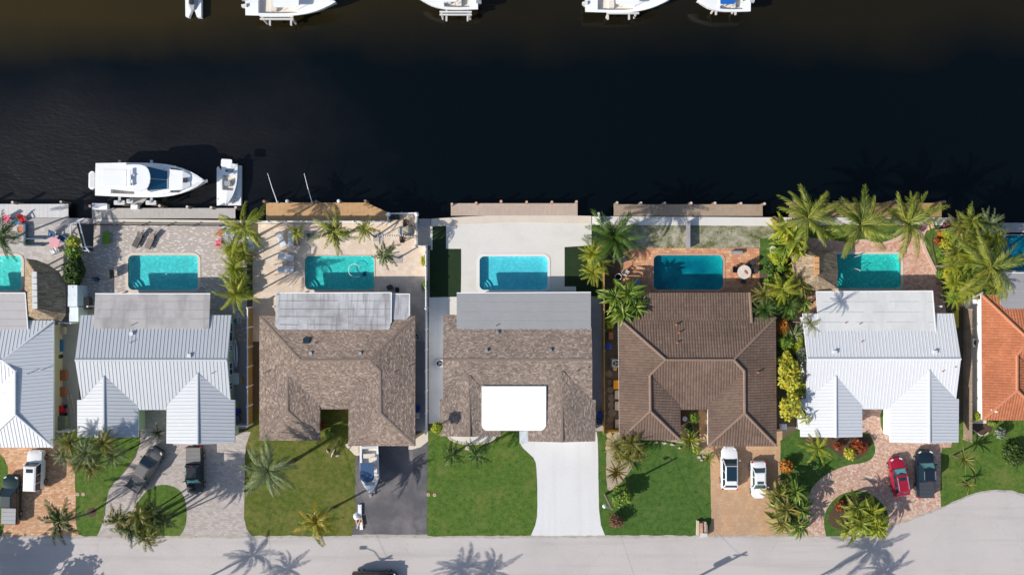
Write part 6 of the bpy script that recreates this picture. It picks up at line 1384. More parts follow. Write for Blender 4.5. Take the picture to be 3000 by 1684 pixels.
for px, lab in ((1139, 'white ball finial on the left railing corner over the water'), (1221, 'white ball finial on the right railing corner over the water')):
    q = P(px, 628, 1.2); t = thing('post_finial', lab, 'post', (q.x, q.y, 0)); part(t, 'shaft', M_FENCE_V, lambda mb: mb.box(-.11, .11, -.11, .11, 0, 1.15)); part(t, 'ball', M_WHITE, lambda mb: mb.tube([(0, 0, 1.15), (0, 0, 1.22), (0, 0, 1.35), (0, 0, 1.48), (0, 0, 1.55)], [.1, .2, .25, .18, .03], 12), True)

# ---------------------------------------------------------------- furniture
def place(name, label, cat, px, py, rz=0, group=None, z=0): q = P(px, py, .4); return thing(name, label, cat, (q.x, q.y, .02 + z), R(rz), group)
def chair(px, py, rz, m, label, group=None, w=.62):
    t = place('patio_chair', label, 'chair', px, py, rz, group)
    part(t, 'seat', m, lambda mb: mb.box(-w / 2, w / 2, -.28, .3, .36, .42, bev=.05)); part(t, 'backrest', m, lambda mb: mb.loft([[Vector((-w / 2, -.26, .4)), Vector((w / 2, -.26, .4)), Vector((w / 2, -.2, .42)), Vector((-w / 2, -.2, .42))], [Vector((-w * .4, -.55, .95)), Vector((w * .4, -.55, .95)), Vector((w * .4, -.5, .97)), Vector((-w * .4, -.5, .97))]], closed=True))
    for s in (-1, 1):
        part(t, 'armrest', m, lambda mb: mb.box(s * w / 2 - .05, s * w / 2 + .05, -.3, .32, .6, .65)); 
        for yy in (-.25, .27): part(t, 'leg', m, lambda mb: mb.box(s * w / 2 - .03, s * w / 2 + .03, yy - .03, yy + .03, 0, .62))
    return t
def lounger(px, py, rz, frame, pad, label, group=None, L=1.9, W=.68):
    t = place('sun_lounger', label, 'sun lounger', px, py, rz, group)
    part(t, 'frame', frame, lambda mb: (mb.bar((-W / 2, -L / 2, .3), (-W / 2, L / 2 * .95, .3), .06, .06), mb.bar((W / 2, -L / 2, .3), (W / 2, L / 2 * .95, .3), .06, .06)))
    part(t, 'mattress', pad, lambda mb: mb.box(-W / 2 + .02, W / 2 - .02, -L / 2, L * .12, .3, .4, bev=.05)); part(t, 'backrest', pad, lambda mb: mb.loft([[Vector((x * (W / 2 - .02), yy, z)) for x, z in ((-1, z0), (1, z0), (1, z0 + .08), (-1, z0 + .08))] for yy, z0 in ((L * .13, .31), (L * .46, .68))], closed=True))
    for sx in (-1, 1):
        for sy in (-.42, .3): part(t, 'leg', frame, lambda mb: mb.box(sx * W / 2 - .03, sx * W / 2 + .03, sy * L - .03, sy * L + .03, 0, .3))
    return t
def round_table(px, py, r, m, label, top=.74, umbrella=None):
    t = place('round_table', label, 'table', px, py); part(t, 'tabletop', m, lambda mb: mb.cyl((0, 0), r, top - .05, top, 20)); part(t, 'pedestal', M_DARK, lambda mb: mb.cyl((0, 0), .06, 0, top - .05, 8)); part(t, 'foot', M_DARK, lambda mb: mb.cyl((0, 0), r * .5, 0, .04, 14)); return t
# far left patio
chair(20, 642, 150, M_PINK, 'faded pink garden chair at the far left seawall'); chair(67, 642, 205, M_RED, 'bright red garden chair at the far left seawall')
t = place('side_table', 'small sky blue table between pink and red chairs', 'table', 47, 651, 10); sky_m = plain('sky_blue_plastic', (.10, .38, .65), .5); part(t, 'tabletop', sky_m, lambda mb: mb.box(-.35, .35, -.25, .25, .42, .46)); [part(t, 'leg', sky_m, lambda mb: mb.box(x - .03, x + .03, y_ - .03, y_ + .03, 0, .42)) for x in (-.3, .3) for y_ in (-.2, .2)]
t = place('fire_bowl', 'orange red fire bowl under the left edge palm', 'fire bowl', 60, 671); part(t, 'bowl', plain('orange_red', (.75, .12, .03), .5), lambda mb: mb.tube([(0, 0, .1), (0, 0, .25), (0, 0, .4)], [.12, .3, .38], 14, cap=False)); part(t, 'stand', M_DARK, lambda mb: mb.cyl((0, 0), .2, 0, .12, 10)); part(t, 'ash', M_TERRA, lambda mb: mb.cyl((0, 0), .33, .3, .34, 14))
t = place('square_table', 'pale pink square table on the left patio', 'table', 165, 710, -14); part(t, 'tabletop', M_PALEPINK, lambda mb: mb.prism(rrect(-.55, .55, -.55, .55, .15, 3), .68, .74, bottom=True)); [part(t, 'leg', M_PALEPINK, lambda mb: mb.box(x - .03, x + .03, y_ - .03, y_ + .03, 0, .68)) for x in (-.42, .42) for y_ in (-.42, .42)]
chair(161, 735, 30, M_WHITE, 'white chair pushed to the pale pink table'); BL = plain('dull_blue_plastic', (.04, .12, .26), .5)
chair(153, 689, 170, BL, 'dull blue chair above the pale pink table'); chair(190, 701, 240, BL, 'dull blue chair right of the pale pink table')
t = thing('timber_raised_bed', 'dark blue rectangular timber frame lying on the left patio', 'raised bed', (P(104, 690).x, P(104, 690).y, 0)); bf = plain('blue_grey_timber', (.10, .15, .22), .7)
for a, b in (((80, 659), (80, 720)), ((80, 700), (135, 700)), ((80, 720), (130, 720)), ((60, 658), (82, 658))): A, B_ = P(*a), P(*b); mb = MB(); mb.bar((A.x, A.y, .3), (B_.x, B_.y, .3), .22 if a[0] == b[0] else .1, .5); mb.build('beam', bf, t)
# white tubular gazebo frame
t = thing('gazebo_frame', 'bent white tubular gazebo frame between the two left patios', 'gazebo', (P(228, 695).x, P(228, 695).y, 0))
for a, b in (((207, 657), (207, 700)), ((222, 649), (246, 640)), ((232, 650), (250, 722)), ((228, 731), (250, 722)), ((207, 657), (232, 650)), ((228, 731), (258, 735)), ((250, 722), (262, 738))): mb = MB(); mb.tube([P(*a, 2.0), P(*b, 2.0)], .07, 6); mb.build('tube', M_WHITE, t)
for c_ in ((207, 657), (232, 650), (250, 722), (228, 731)): q = P(*c_, 2.0); mb = MB(); mb.tube([(q.x, q.y, 0), (q.x, q.y, 2.0)], .06, 6); mb.build('leg', M_WHITE, t)
mb = MB(); a, b = P(234, 655, 1.2), P(262, 735, 1.2); mb.face([(a.x, a.y, 1.9), (b.x - .3, b.y, 1.9), (b.x, b.y, .4), (a.x + 1.2, a.y, .4)]); mb.build('mesh_screen', M_SCREEN, t)
# thatched huts
M_THATCH = rnd_mat('thatch', [(.26, .19, .12), (.36, .27, .18), (.20, .145, .09), (.42, .33, .23), (.30, .22, .15)], .95)
def hut(label, outline, ridge, ze, zr, panels, pm, n_rows=9):
    o = [P(x, y, ze) for x, y in outline]; ra, rb = P(*ridge[0], zr), P(*ridge[1], zr); c = sum(o, Vector()) / len(o)
    t = thing('thatched_hut', label, 'hut', (c.x, c.y, 0)); N = len(o); rs = random.Random(5)
    def top(p):
        d = (rb - ra); s = max(0, min(1, (p - ra).dot(d) / d.length_squared)); return ra + d * s
    mb = MB(); sub = []
    for k in range(N):
        for j in range(6): sub.append(o[k].lerp(o[(k + 1) % N], j / 6))
    for k in range(len(sub)):
        a, b = sub[k], sub[(k + 1) % len(sub)]; mb.face([a, b, top(b), top(a)], .45)
    for k in range(len(sub)):      # straw bundles, row over row
        a, b = sub[k], sub[(k + 1) % len(sub)]
        for r_ in range(n_rows):
            for _ in range(4):
                s = rs.random(); e = a.lerp(b, s); tt = top(e); f0 = r_ / n_rows + rs.uniform(-.09, .09); f1 = max(-.06, f0 - .22 - .1 * rs.random())
                p0, p1 = e.lerp(tt, min(1, max(0, f0 + .08))), e.lerp(tt, f1); w = (b - a).normalized() * rs.uniform(.05, .11); up = Vector((0, 0, .05 + .04 * rs.random()))
                mb.face([p0 - w * .5 + up * .5, p1 - w + up, p1 + w + up, p0 + w * .5 + up * .5], rs.random() * .95 + .02)
    mb.build('thatch', M_THATCH, t)
    for k in range(panels):
        p = ra.lerp(rb, (k + .5) / panels); l = (rb - ra).length / panels * .9; mb = MB(); mb.box(p.x - .32, p.x + .22, p.y - l / 2, p.y + l / 2, zr - .1, zr + .06); mb.build('ridge_panel', pm, t)
    for k in range(0, N, max(1, N // 4)):
        p = o[k].lerp(c, .25); mb = MB(); mb.cyl((p.x, p.y), .1, 0, ze, 8); mb.build('post', M_PILE, t)
    return t
hut('thatched hut with a row of white ridge panels at the left', [(80, 760), (106, 763), (140, 776), (170, 797), (187, 828), (189, 920), (178, 938), (120, 942), (78, 934), (75, 850), (76, 790)], ((102, 795), (104, 905)), 2.3, 4.0, 6, M_TANK)
hut('thatched hut with orange ridge panels beside the green pool', [(2322, 742), (2360, 730), (2446, 734), (2450, 790), (2449, 842), (2400, 850), (2352, 840), (2326, 800)], ((2394, 752), (2394, 805)), 2.3, 3.9, 3, plain('orange_ridge', (.58, .30, .12), .7))
# white sheds at the left patio
t = thing('garden_shed', 'narrow white garden shed in two sections beside the thatched hut', 'shed', (P(214, 890).x, P(214, 890).y, 0))
for x0, x1, y0, y1, h in ((201, 226, 836, 897, 2.2), (205, 229, 900, 941, 2.0)): a, b = P(x0, y1, h), P(x1, y0, h); mb = MB(); mb.box(a.x, b.x, a.y, b.y, 0, h); mb.build('cabinet', plain('blue_white_plastic', (.62, .70, .74), .5), t); mb = MB(); mb.box(a.x - .05, b.x + .05, a.y - .03, b.y + .03, h, h + .07); mb.build('lid', plain('pale_lid', (.72, .78, .80), .5), t)
def box_thing(name, label, cat, px, py, w, l, h, m, rz=0, lid=None, group=None, z=0):
    t = place(name, label, cat, px, py, rz, group, z); part(t, 'body', m, lambda mb: mb.prism(rrect(-w / 2, w / 2, -l / 2, l / 2, min(w, l) * .12, 2), 0, h)); part(t, 'lid', lid or m, lambda mb: mb.prism(rrect(-w / 2 - .03, w / 2 + .03, -l / 2 - .03, l / 2 + .03, min(w, l) * .14, 2), h, h + .06)); return t
def bin_(label, px, py, m, rz=0, w=.6):
    t = place('wheelie_bin', label, 'bin', px, py, rz, 'wheelie bins'); part(t, 'body', m, lambda mb: mb.loft([[Vector((x * k, y_ * k, z)) for x, y_ in ((-1, -1), (1, -1), (1, 1), (-1, 1))] for k, z in ((w * .38, .08), (w * .5, 1.0))], closed=True)); part(t, 'lid', m, lambda mb: mb.loft([[Vector((x * k, y_ * k * 1.08, z)) for x, y_ in ((-1, -1), (1, -1), (1, 1), (-1, 1))] for k, z in ((w * .53, 1.0), (w * .53, 1.04), (w * .4, 1.1))], closed=True)); part(t, 'handle', M_DARK, lambda mb: mb.bar((-w * .35, -w * .62, 1.0), (w * .35, -w * .62, 1.0), .04, .04))
    for s in (-1, 1): part(t, 'wheel', M_BLACK, lambda mb: mb.tube([(s * w * .36, -w * .4, .12), (s * w * .44, -w * .4, .12)], .12, 10))
    return t
def ac_unit(label, px, py, rz=0, w=.85):
    t = place('air_conditioner', label, 'air conditioner', px, py, rz, 'outdoor air conditioners'); part(t, 'casing', M_TANK, lambda mb: mb.box(-w / 2, w / 2, -w / 2, w / 2, .05, .8, bev=.05)); part(t, 'fan_recess', M_DARK, lambda mb: mb.cyl((0, 0), w * .4, .8, .815, 18)); part(t, 'fan', M_STEEL, lambda mb: [mb.obox((.15 * math.cos(a), .15 * math.sin(a)), .15, .05, .82, .83, a) for a in (0, 2.1, 4.2)]); part(t, 'pad', M_GREYCON, lambda mb: mb.box(-w * .6, w * .6, -w * .6, w * .6, 0, .05)); return t
# cluttered side yard
box_thing('tarp_stack', 'upper orange brown tarp covered stack in the left side yard', 'tarp', 184, 1099, .8, 1.1, .5, plain('rust_tarp', (.36, .12, .05), .8)); box_thing('tarp_stack', 'lower orange brown tarp covered stack in the left side yard', 'tarp', 182, 1147, .8, 1.0, .5, plain('rust_tarp2', (.38, .13, .06), .8))
box_thing('covered_kayak', 'blue tarp bundle in the left side yard', 'tarp', 174, 1012, .5, 1.4, .5, plain('blue_tarp', (.01, .14, .34), .6)); t = place('rain_barrel', 'dark round rain barrel in the left side yard', 'barrel', 172, 1044); part(t, 'drum', M_DARK, lambda mb: mb.cyl((0, 0), .32, 0, .8, 14)); part(t, 'rim', M_GREYP, lambda mb: mb.tube([(.32 * math.cos(k * .45), .32 * math.sin(k * .45), .8) for k in range(15)], .025, 5))
box_thing('storage_box', 'large olive storage box at the bottom of the left side yard', 'box', 187, 1236, .95, 1.5, .9, plain('olive_plastic', (.22, .23, .18), .7)); box_thing('storage_box', 'pale wooden crate at the top of the left side yard', 'crate', 184, 968, .5, .9, .5, M_STONE, 5)
t = place('ride_on_mower', 'red ride-on mower in the left side yard', 'mower', 177, 1203, 0); part(t, 'hood', M_RED, lambda mb: mb.box(-.35, .35, -.1, .65, .3, .75, bev=.12)); part(t, 'seat', M_DARK, lambda mb: mb.box(-.25, .25, -.5, -.15, .5, .65, bev=.05)); part(t, 'deck', M_RED, lambda mb: mb.box(-.55, .55, -.4, .25, .15, .3, bev=.12)); [part(t, 'wheel', M_BLACK, lambda mb: mb.tube([(s * .45, y_, .22), (s * .6, y_, .22)], .22, 12)) for s in (-1, 1) for y_ in (-.4, .5)]
t = place('ladder', 'pale ladder lying in the left side yard', 'ladder', 207, 1183, 12)
for s in (-1, 1): part(t, 'rail', M_STONE, lambda mb: mb.bar((s * .22, -1.1, .3), (s * .22, 1.1, .3), .06, .08))
for k in range(8): part(t, 'rung', M_STONE, lambda mb: mb.bar((-.22, -1.0 + k * .28, .3), (.22, -1.0 + k * .28, .3), .05, .05))
# flecked patio
lounger(404, 702, -28, M_DARK, plain('charcoal_sling', (.10, .09, .08), .8), 'left of two dark loungers on the flecked patio'); lounger(440, 706, -24, M_DARK, M_CUSH, 'right of two dark loungers on the flecked patio')
t = place('sun_bed', 'lime green sun bed with white legs on the flecked patio', 'sun lounger', 311, 697); part(t, 'mat', M_LIME, lambda mb: mb.box(-.44, .44, -.74, .74, .34, .4, bev=.05)); [part(t, 'leg', M_WHITE, lambda mb: mb.bar((x, y_, 0), (x, y_, .34), .05, .05)) for x in (-.4, .4) for y_ in (-.7, .7)]
chair(644, 683, 60, M_PINK, 'upper pink chair on the flecked patio'); chair(640, 713, 85, M_PINK, 'lower pink chair on the flecked patio'); chair(676, 677, -60, M_WHITE, 'white chair facing the two pink chairs')
round_table(672, 700, .55, M_GREYP, 'round grey table under the fence palms')
t = place('grill', 'black covered grill beside the flecked patio pool', 'grill', 328, 803, 5); part(t, 'body', M_DARK, lambda mb: mb.box(-.3, .3, -.5, .5, .5, .95, bev=.1)); part(t, 'lid', M_DARK, lambda mb: mb.loft([[Vector((x, -.5, .95)), Vector((x * .5, -.45, 1.2)), Vector((x * .5, .45, 1.2)), Vector((x, .5, .95))] for x in (-.28, .28)])); [part(t, 'leg', M_DARK, lambda mb: mb.box(x - .03, x + .03, y_ - .03, y_ + .03, 0, .5)) for x in (-.22, .22) for y_ in (-.4, .4)]
t = place('folded_parasol', 'folded navy parasol by the hedge side of the flecked patio', 'parasol', 281, 818, 60); part(t, 'fabric', M_NAVY, lambda mb: mb.tube([(0, -.5, .5), (0, 0, .55), (0, .55, .5)], [.06, .17, .05], 8)); part(t, 'stand', M_DARK, lambda mb: mb.cyl((0, 0), .25, 0, .4, 12))
box_thing('hot_tub', 'weathered wooden tub beside the stained patio roof', 'hot tub', 252, 888, 1.1, 1.4, .8, M_BROWN, lid=M_CUSH)
box_thing('dock_box', 'long white dock box on the grey dock', 'box', 296, 606, 1.7, .68, .6, M_WHITE, z=.06)
t = thing('planter_wall', 'white planter block beside the tall fence palm', 'planter', (P(737, 714).x, P(737, 714).y, 0)); mb = MB(); a, b = P(722, 736), P(746, 692); mb.box(a.x, b.x, a.y, b.y, 0, .5); mb.build('block', M_WHITECON, t); mb = MB(); mb.box(a.x + .15, b.x - .15, a.y + .15, b.y - .15, .5, .52); mb.build('top', M_WHITE, t)
# grey side yard
t = place('surfboard', 'long white surfboard with a blue stripe leaning by the green wall', 'surfboard', 692, 1035, 2)
def board(mb, w, z0, z1): mb.prism([(s * w * math.sin(math.pi * (k / 10)) ** .7, -1.65 + 3.3 * k / 10) for s, ks in ((1, range(11)), (-1, range(9, 0, -1))) for k in ks], z0, z1)
part(t, 'deck', M_WHITE, lambda mb: board(mb, .26, .5, .58)); part(t, 'stripe', M_NAVY, lambda mb: mb.box(-.05, .05, -1.3, 1.3, .58, .59)); part(t, 'rack', M_ALU, lambda mb: (mb.box(-.3, .3, -.8, -.7, 0, .5), mb.box(-.3, .3, .7, .8, 0, .5)))
box_thing('deck_box', 'white deck box in the grey side yard', 'box', 693, 1108, .8, 1.3, .7, M_TANK); box_thing('toy_crate', 'small yellow crate beside the white deck box', 'crate', 706, 1113, .3, .5, .3, plain('mustard', (.5, .34, .05), .6))
bin_('blue bin in the grey side yard', 697, 1202, M_BLUE); bin_('slate bin below the blue bin in the grey side yard', 697, 1223, plain('slate_plastic', (.16, .22, .26), .5)); box_thing('teal_tub', 'teal tub at the green wall corner', 'tub', 684, 940, .5, .45, .5, M_TEALP)
t = place('folding_frame', 'white folding frame standing near the yellow fence', 'frame', 702, 936, -8); part(t, 'frame', M_WHITE, lambda mb: (mb.bar((-.2, -.4, .5), (-.2, .4, .5), .05, .05), mb.bar((.2, -.4, .5), (.2, .4, .5), .05, .05), mb.bar((-.2, -.4, .5), (.2, -.4, .5), .05, .05), mb.bar((-.2, .4, .5), (.2, .4, .5), .05, .05))); [part(t, 'leg', M_WHITE, lambda mb: mb.bar((x, y_, 0), (x, y_, .5), .04, .04)) for x in (-.2, .2) for y_ in (-.4, .4)]
# travertine patio
WL = 'white loungers on the travertine patio'; wc = plain('white_cushion', (.70, .70, .72), .8, var=.05)
lounger(823, 700, 25, M_WHITE, wc, 'left of the two white loungers near the golden dock', WL, 1.8); lounger(853, 700, -3, M_WHITE, wc, 'right of the two white loungers near the golden dock', WL, 1.8); lounger(838, 753, 80, M_WHITE, wc, 'upper white lounger left of the pool with the hose', WL, 1.8); lounger(838, 789, 92, M_WHITE, wc, 'lower white lounger left of the pool with the hose', WL, 1.8)
round_table(835, 771, .32, M_STONE, 'small stone table between two white loungers', .5); box_thing('cushion_pouf', 'brown pouf beside the right white lounger', 'pouf', 868, 712, .5, .6, .4, M_CUSH)
for px, py, lab in ((1008, 693, 'grey paving square under the full green palm'), (1108, 695, 'grey paving square under the palm by the umbrella'), (1164, 758, 'grey paving square under the star-shaped dark palm'), (906, 688, 'grey paving square under the small potted palm')):
    q = P(px, py); mb = MB(); mb.box(q.x - .6, q.x + .6, q.y - .5, q.y + .5, 0, .03); tag(mb.build('paving_square', M_GREYCON), lab, 'paving slab', 'grey paving squares under the palms')
t = place('planter', 'green pot at the foot of the small palm', 'pot', 905, 689); part(t, 'pot', plain('green_glaze', (.02, .22, .08), .3), lambda mb: mb.tube([(0, 0, 0), (0, 0, .45)], [.2, .3], 12)); part(t, 'soil', M_MULCH, lambda mb: mb.cyl((0, 0), .25, .45, .46, 12))
round_table(1180, 677, .5, plain('glass_table', (.40, .42, .40), .1), 'round glass table by the white railing'); chair(1190, 657, 185, M_BROWN, 'brown chair above the round glass table'); chair(1205, 668, 120, M_BROWN, 'brown chair right of the round glass table'); chair(1180, 699, 0, M_BROWN, 'dark chair below the string light beam')
t = place('parasol', 'closed beige parasol lying open beside the round glass table', 'parasol', 1202, 682); part(t, 'canopy', plain('beige_canvas', (.40, .34, .25), .8), lambda mb: mb.tube([(0, 0, 2.0), (0, 0, 2.25), (0, 0, 2.45)], [.75, .4, .02], 8, cap=False)); part(t, 'pole', M_ALU, lambda mb: mb.cyl((0, 0), .03, 0, 2.4, 6)); part(t, 'base', M_DARK, lambda mb: mb.cyl((0, 0), .28, 0, .08, 12))
for i, px in enumerate((1150, 1164)): box_thing('planter_tub', ['left dark planter tub by the railing over the water', 'right dark planter tub by the railing over the water'][i], 'planter', px, 637, .45, .5, .5, M_DARK)
t = thing('string_light_beam', 'dark beam with a row of white bulbs over the travertine patio', 'string lights', (P(1160, 690).x, P(1160, 690).y, 0)); a, b = P(1104, 690, 2.3), P(1216, 690, 2.3); mb = MB(); mb.bar(a, b, .1, .1); mb.build('beam', M_DARK, t)
for k in range(17): q = a.lerp(b, (k + .5) / 17); mb = MB(); mb.tube([q + Vector((0, 0, .05)), q + Vector((0, 0, .1)), q + Vector((0, 0, .17))], [.05, .08, .03], 8); mb.build('bulb', M_WHITE, t)
q = a + Vector((.35, 0, 0)); mb = MB(); mb.bar(q + Vector((0, -1.0, .06)), q + Vector((0, .6, .06)), .1, .1); mb.build('cross_bar', M_DARK, t)
for q in (a, b): mb = MB(); mb.cyl((q.x, q.y), .05, 0, 2.3, 8); mb.build('post', M_DARK, t)
box_thing('grill_cart', 'dark grill cart in the shade of the streaky roof', 'grill', 1143, 842, .55, .5, .9, M_DARK, 20); box_thing('cooler', 'black cooler box in the shade of the streaky roof', 'cooler', 1164, 849, .35, .5, .6, M_BLACK, 5)
t = thing('pool_hose', 'white pool hose curling in the turquoise pool', 'hose', (P(1050, 790).x, P(1050, 790).y, 0)); pts = [(1064, 808), (1040, 812), (1024, 806), (1020, 792), (1022, 780), (1034, 772), (1048, 776), (1056, 790)]; mb = MB(); mb.tube([P(x, y_) + Vector((0, 0, -.1)) for x, y_ in smooth_px(pts, 2, False)], .035, 6); mb.build('tube', M_WHITE, t, smooth=True); q = P(1064, 802); mb = MB(); mb.box(q.x - .2, q.x + .2, q.y - .25, q.y + .25, -.85, -.6, bev=.06); mb.build('cleaner_head', M_NAVY, t)
t = thing('pool_ladder', 'curved handrails at the shady end of the green pool', 'handrail', (P(2506, 770).x, P(2506, 770).y, 0))
for yy, s in ((754, 1), (786, -1)): a = P(2502, yy); mb = MB(); mb.tube([a + Vector((0, 0, .03)), a + Vector((.1, .1 * s, .5)), a + Vector((.5, .25 * s, .6)), a + Vector((.7, .3 * s, -.1))], .035, 6); mb.build('rail', M_WHITE, t, smooth=True)
# side yards of the shingled houses
ac_unit('air conditioner beside the white fence left of the gable roof', 1289, 1063); ac_unit('air conditioner at the eave of the shingled hip roof', 1222, 985, 20, .7); bin_('blue bin behind the white fence', 1223, 1192, M_BLUE); bin_('pale grey bin behind the white fence', 1223, 1214, M_TANK)
bin_('blue bin in the shade by the yellow fence', 1758, 1213, M_BLUE); bin_('navy bin in the shade by the yellow fence', 1755, 1231, plain('navy_plastic', (.02, .035, .10), .5))
t = thing('front_porch', 'half-round white porch step below the shingled gable', 'porch', (P(1383, 1279).x, P(1383, 1279).y, 0)); mb = MB(); pts = [P(1383 + 66 * math.cos(R(a)), 1276 + 20 * math.sin(R(a))) for a in range(0, 181, 12)]; mb.prism([(p.x, p.y) for p in pts], 0, .15); mb.build('slab', M_CREAMCON, t)
for a in range(0, 180, 9):
    p, q = [P(1383 + 69 * math.cos(R(x)), 1276 + 23 * math.sin(R(x))) for x in (a + .6, a + 8.4)]; mb = MB(); mb.bar((p.x, p.y, .1), (q.x, q.y, .1), .2, .18); mb.build('edging_stone', M_STONE, t)
t = thing('awning', 'pale crumpled awning sheet at the head of the white driveway', 'awning', (P(1534, 1280).x, P(1534, 1280).y, 0)); mb = MB(); mb.loft([[P(x, y_, 2.2 + .03 * math.sin(x * .35 + y_ * .2)) for x in range(1522, 1548, 5)] for y_ in range(1262, 1299, 6)], cap=False); mb.build('sheet', plain('pale_blue_sheet', (.55, .60, .64), .5), t, smooth=True); mb = MB(); q = P(1530, 1290); mb.cyl((q.x, q.y), .04, 0, 2.1, 6); mb.build('pole', M_WHITE, t)
q = P(1369, 1311); mb = MB(); mb.prism([(q.x - .3, q.y - .2), (q.x + .2, q.y - .3), (q.x + .32, q.y + .15), (q.x - .15, q.y + .3)], 0, .12); tag(mb.build('flagstone', M_STONE), 'tan flagstone between the two star palms', 'stone')
for px, py, lab in ((1255, 1448, 'left utility cover at the edge of the square lawn'), (1273, 1449, 'right utility cover at the edge of the square lawn'), (228, 1447, 'left utility cover at the edge of the orange driveway'), (244, 1447, 'right utility cover on the curved lawn')):
    q = P(px, py); t = thing('utility_cover', lab, 'utility cover', (q.x, q.y, 0), group='utility covers'); part(t, 'rim', M_STONE, lambda mb: mb.cyl((0, 0), .2, 0, .04, 12)); part(t, 'lid', M_TERRA, lambda mb: mb.cyl((0, 0), .13, .04, .05, 10))
for i, (px, py, l, a) in enumerate(((976, 1326, 1.1, 65), (990, 1333, .6, 20), (960, 1320, .5, 120))):
    q = P(px, py); mb = MB(); d = Vector((math.cos(R(a)), math.sin(R(a)), 0)) * l / 2; mb.tube([q - d + Vector((0, 0, .05)), q + Vector((0, 0, .12)), q + d + Vector((0, 0, .05))], [.04, .12, .03], 6); tag(mb.build('fallen_sheath', M_STONE), ['longest fallen palm sheath on the dry lawn', 'rightmost fallen palm sheath on the dry lawn', 'smallest fallen palm sheath on the dry lawn'][i], 'palm debris', 'fallen palm sheaths')
q = P(268, 1500); mb = MB(); mb.prism(circ((q.x, q.y), .55, 18), 0, .03); tag(mb.build('mulch_ring', M_MULCH), 'mulch ring round the leaning palm', kind='structure')
# kerbside junk
t = thing('junk_pile', 'kerbside heap of white boards and cloth beside the asphalt driveway', 'junk', (P(1052, 1515).x, P(1052, 1515).y, 0))
for nm, x, y_, w, l, h, a, m_ in (('gutter', 1055, 1492, .42, 1.3, .25, 0, M_WHITE), ('board', 1059, 1538, .36, .9, .2, 4, M_WHITE), ('board', 1052, 1530, .15, 1.3, .3, -20, M_STONE), ('board', 1046, 1528, .15, 1.0, .25, 15, M_PALEPINK), ('board', 1062, 1525, .12, 1.1, .3, 10, M_WOOD_T)): q = P(x, y_); mb = MB(); mb.obox((q.x, q.y), w / 2, l / 2, .01, h, R(a)); mb.build(nm, m_, t)
q = P(1047, 1510); mb = MB(); mb.tube([(q.x, q.y, .05), (q.x, q.y, .3), (q.x + .1, q.y, .5)], [.5, .42, .15], 8); mb.build('cloth', M_WHITE, t)
t = thing('junk_pile', 'kerbside stack of boards and a mattress beside the tan driveway', 'junk', (P(2054, 1543).x, P(2054, 1543).y, 0))
for k, (dx, m_) in enumerate(((-12, M_STONE), (-7, M_PLANK), (-2, M_WOOD_T), (4, M_PALEPINK), (9, M_STONE), (12, M_PLANK))): q = P(2054 + dx, 1543 + (k % 2) * 3); mb = MB(); mb.obox((q.x, q.y), .11, .85 - .1 * (k % 3), .02, .45 + .12 * (k % 3), R(2 * (k % 3) - 2)); mb.build('board', m_, t)
q = P(2058, 1562); mb = MB(); mb.box(q.x - .4, q.x + .4, q.y - .2, q.y + .25, .02, .7); mb.build('drawer', M_TANK, t)
# terracotta patio
chair(1826, 762, -60, M_STONE, 'upper cream chair at the terracotta patio edge'); chair(1833, 800, -120, M_STONE, 'lower cream chair at the terracotta patio edge')
t = place('flower_pot', 'round white pot with green water by the broad-leaved clump', 'pot', 1811, 811); part(t, 'pot', M_WHITE, lambda mb: mb.tube([(0, 0, 0), (0, 0, .5), (0, 0, .5), (0, 0, .35)], [.3, .4, .33, .3], 16, cap=False)); part(t, 'contents', plain('green_water', (.05, .2, .08), .2), lambda mb: mb.cyl((0, 0), .32, .3, .4, 14))
t = place('day_bed', 'half blue half brown day bed on the terracotta patio', 'day bed', 1873, 832, -32); part(t, 'base', M_BROWN, lambda mb: mb.box(-.65, .65, -.35, .35, 0, .35)); part(t, 'blue_cushion', plain('slate_blue_cushion', (.16, .26, .33), .8), lambda mb: mb.box(-.65, .02, -.35, .35, .35, .45, bev=.04)); part(t, 'brown_cushion', M_CUSH, lambda mb: mb.box(.05, .65, -.35, .35, .35, .46, bev=.04))
round_table(2178, 797, .8, plain('cream_tabletop', (.66, .58, .50), .6), 'large round white table on the terracotta patio'); t = place('table_decor', 'red leaf arrangement on the round white table', 'decoration', 2186, 794, 20, z=.74); [part(t, 'leaf', plain('red_leaf', (.45, .05, .03), .6), lambda mb: mb.face([(0, 0, .02), (.3 * math.cos(a), .3 * math.sin(a), .1), (.45 * math.cos(a + .15), .45 * math.sin(a + .15), .06), (.3 * math.cos(a + .35), .3 * math.sin(a + .35), .1)])) for a in (2.6, 3.1, 3.6, 4.1)]
for px, py, a, lab in ((2203, 794, 90, 'dark chair right of the round white table'), (2176, 818, 0, 'dark chair below the round white table'), (2156, 790, -90, 'dark chair left of the round white table'), (2196, 776, 140, 'dark chair at the upper right of the round white table')): chair(px, py, a, M_DARK, lab, 'chairs round the white table')
t = place('garden_bench', 'grey slatted bench at the top of the terracotta patio', 'bench', 2158, 740); [part(t, 'slat', M_GREYP, lambda mb: mb.box(-.7, .7, -.2 + k * .1, -.12 + k * .1, .4, .45)) for k in range(4)]; [part(t, 'leg', M_GREYP, lambda mb: mb.box(x - .05, x + .05, -.18, .18, 0, .4)) for x in (-.55, .55)]
t = thing('garden_beam', 'grey timber screen standing between scrub lawn and terracotta patio', 'screen', (P(2012, 690).x, P(2012, 690).y, 0)); a, b = P(2009, 729), P(2016, 652); mb = MB(); mb.box(a.x, b.x, a.y, b.y, 0, .9); mb.build('plank_core', plain('grey_timber', (.26, .24, .26), .8), t); mb = MB(); mb.box(a.x - .03, b.x + .03, a.y - .02, b.y + .02, .9, .96); mb.build('top_board', plain('grey_timber_top', (.34, .31, .33), .8), t)
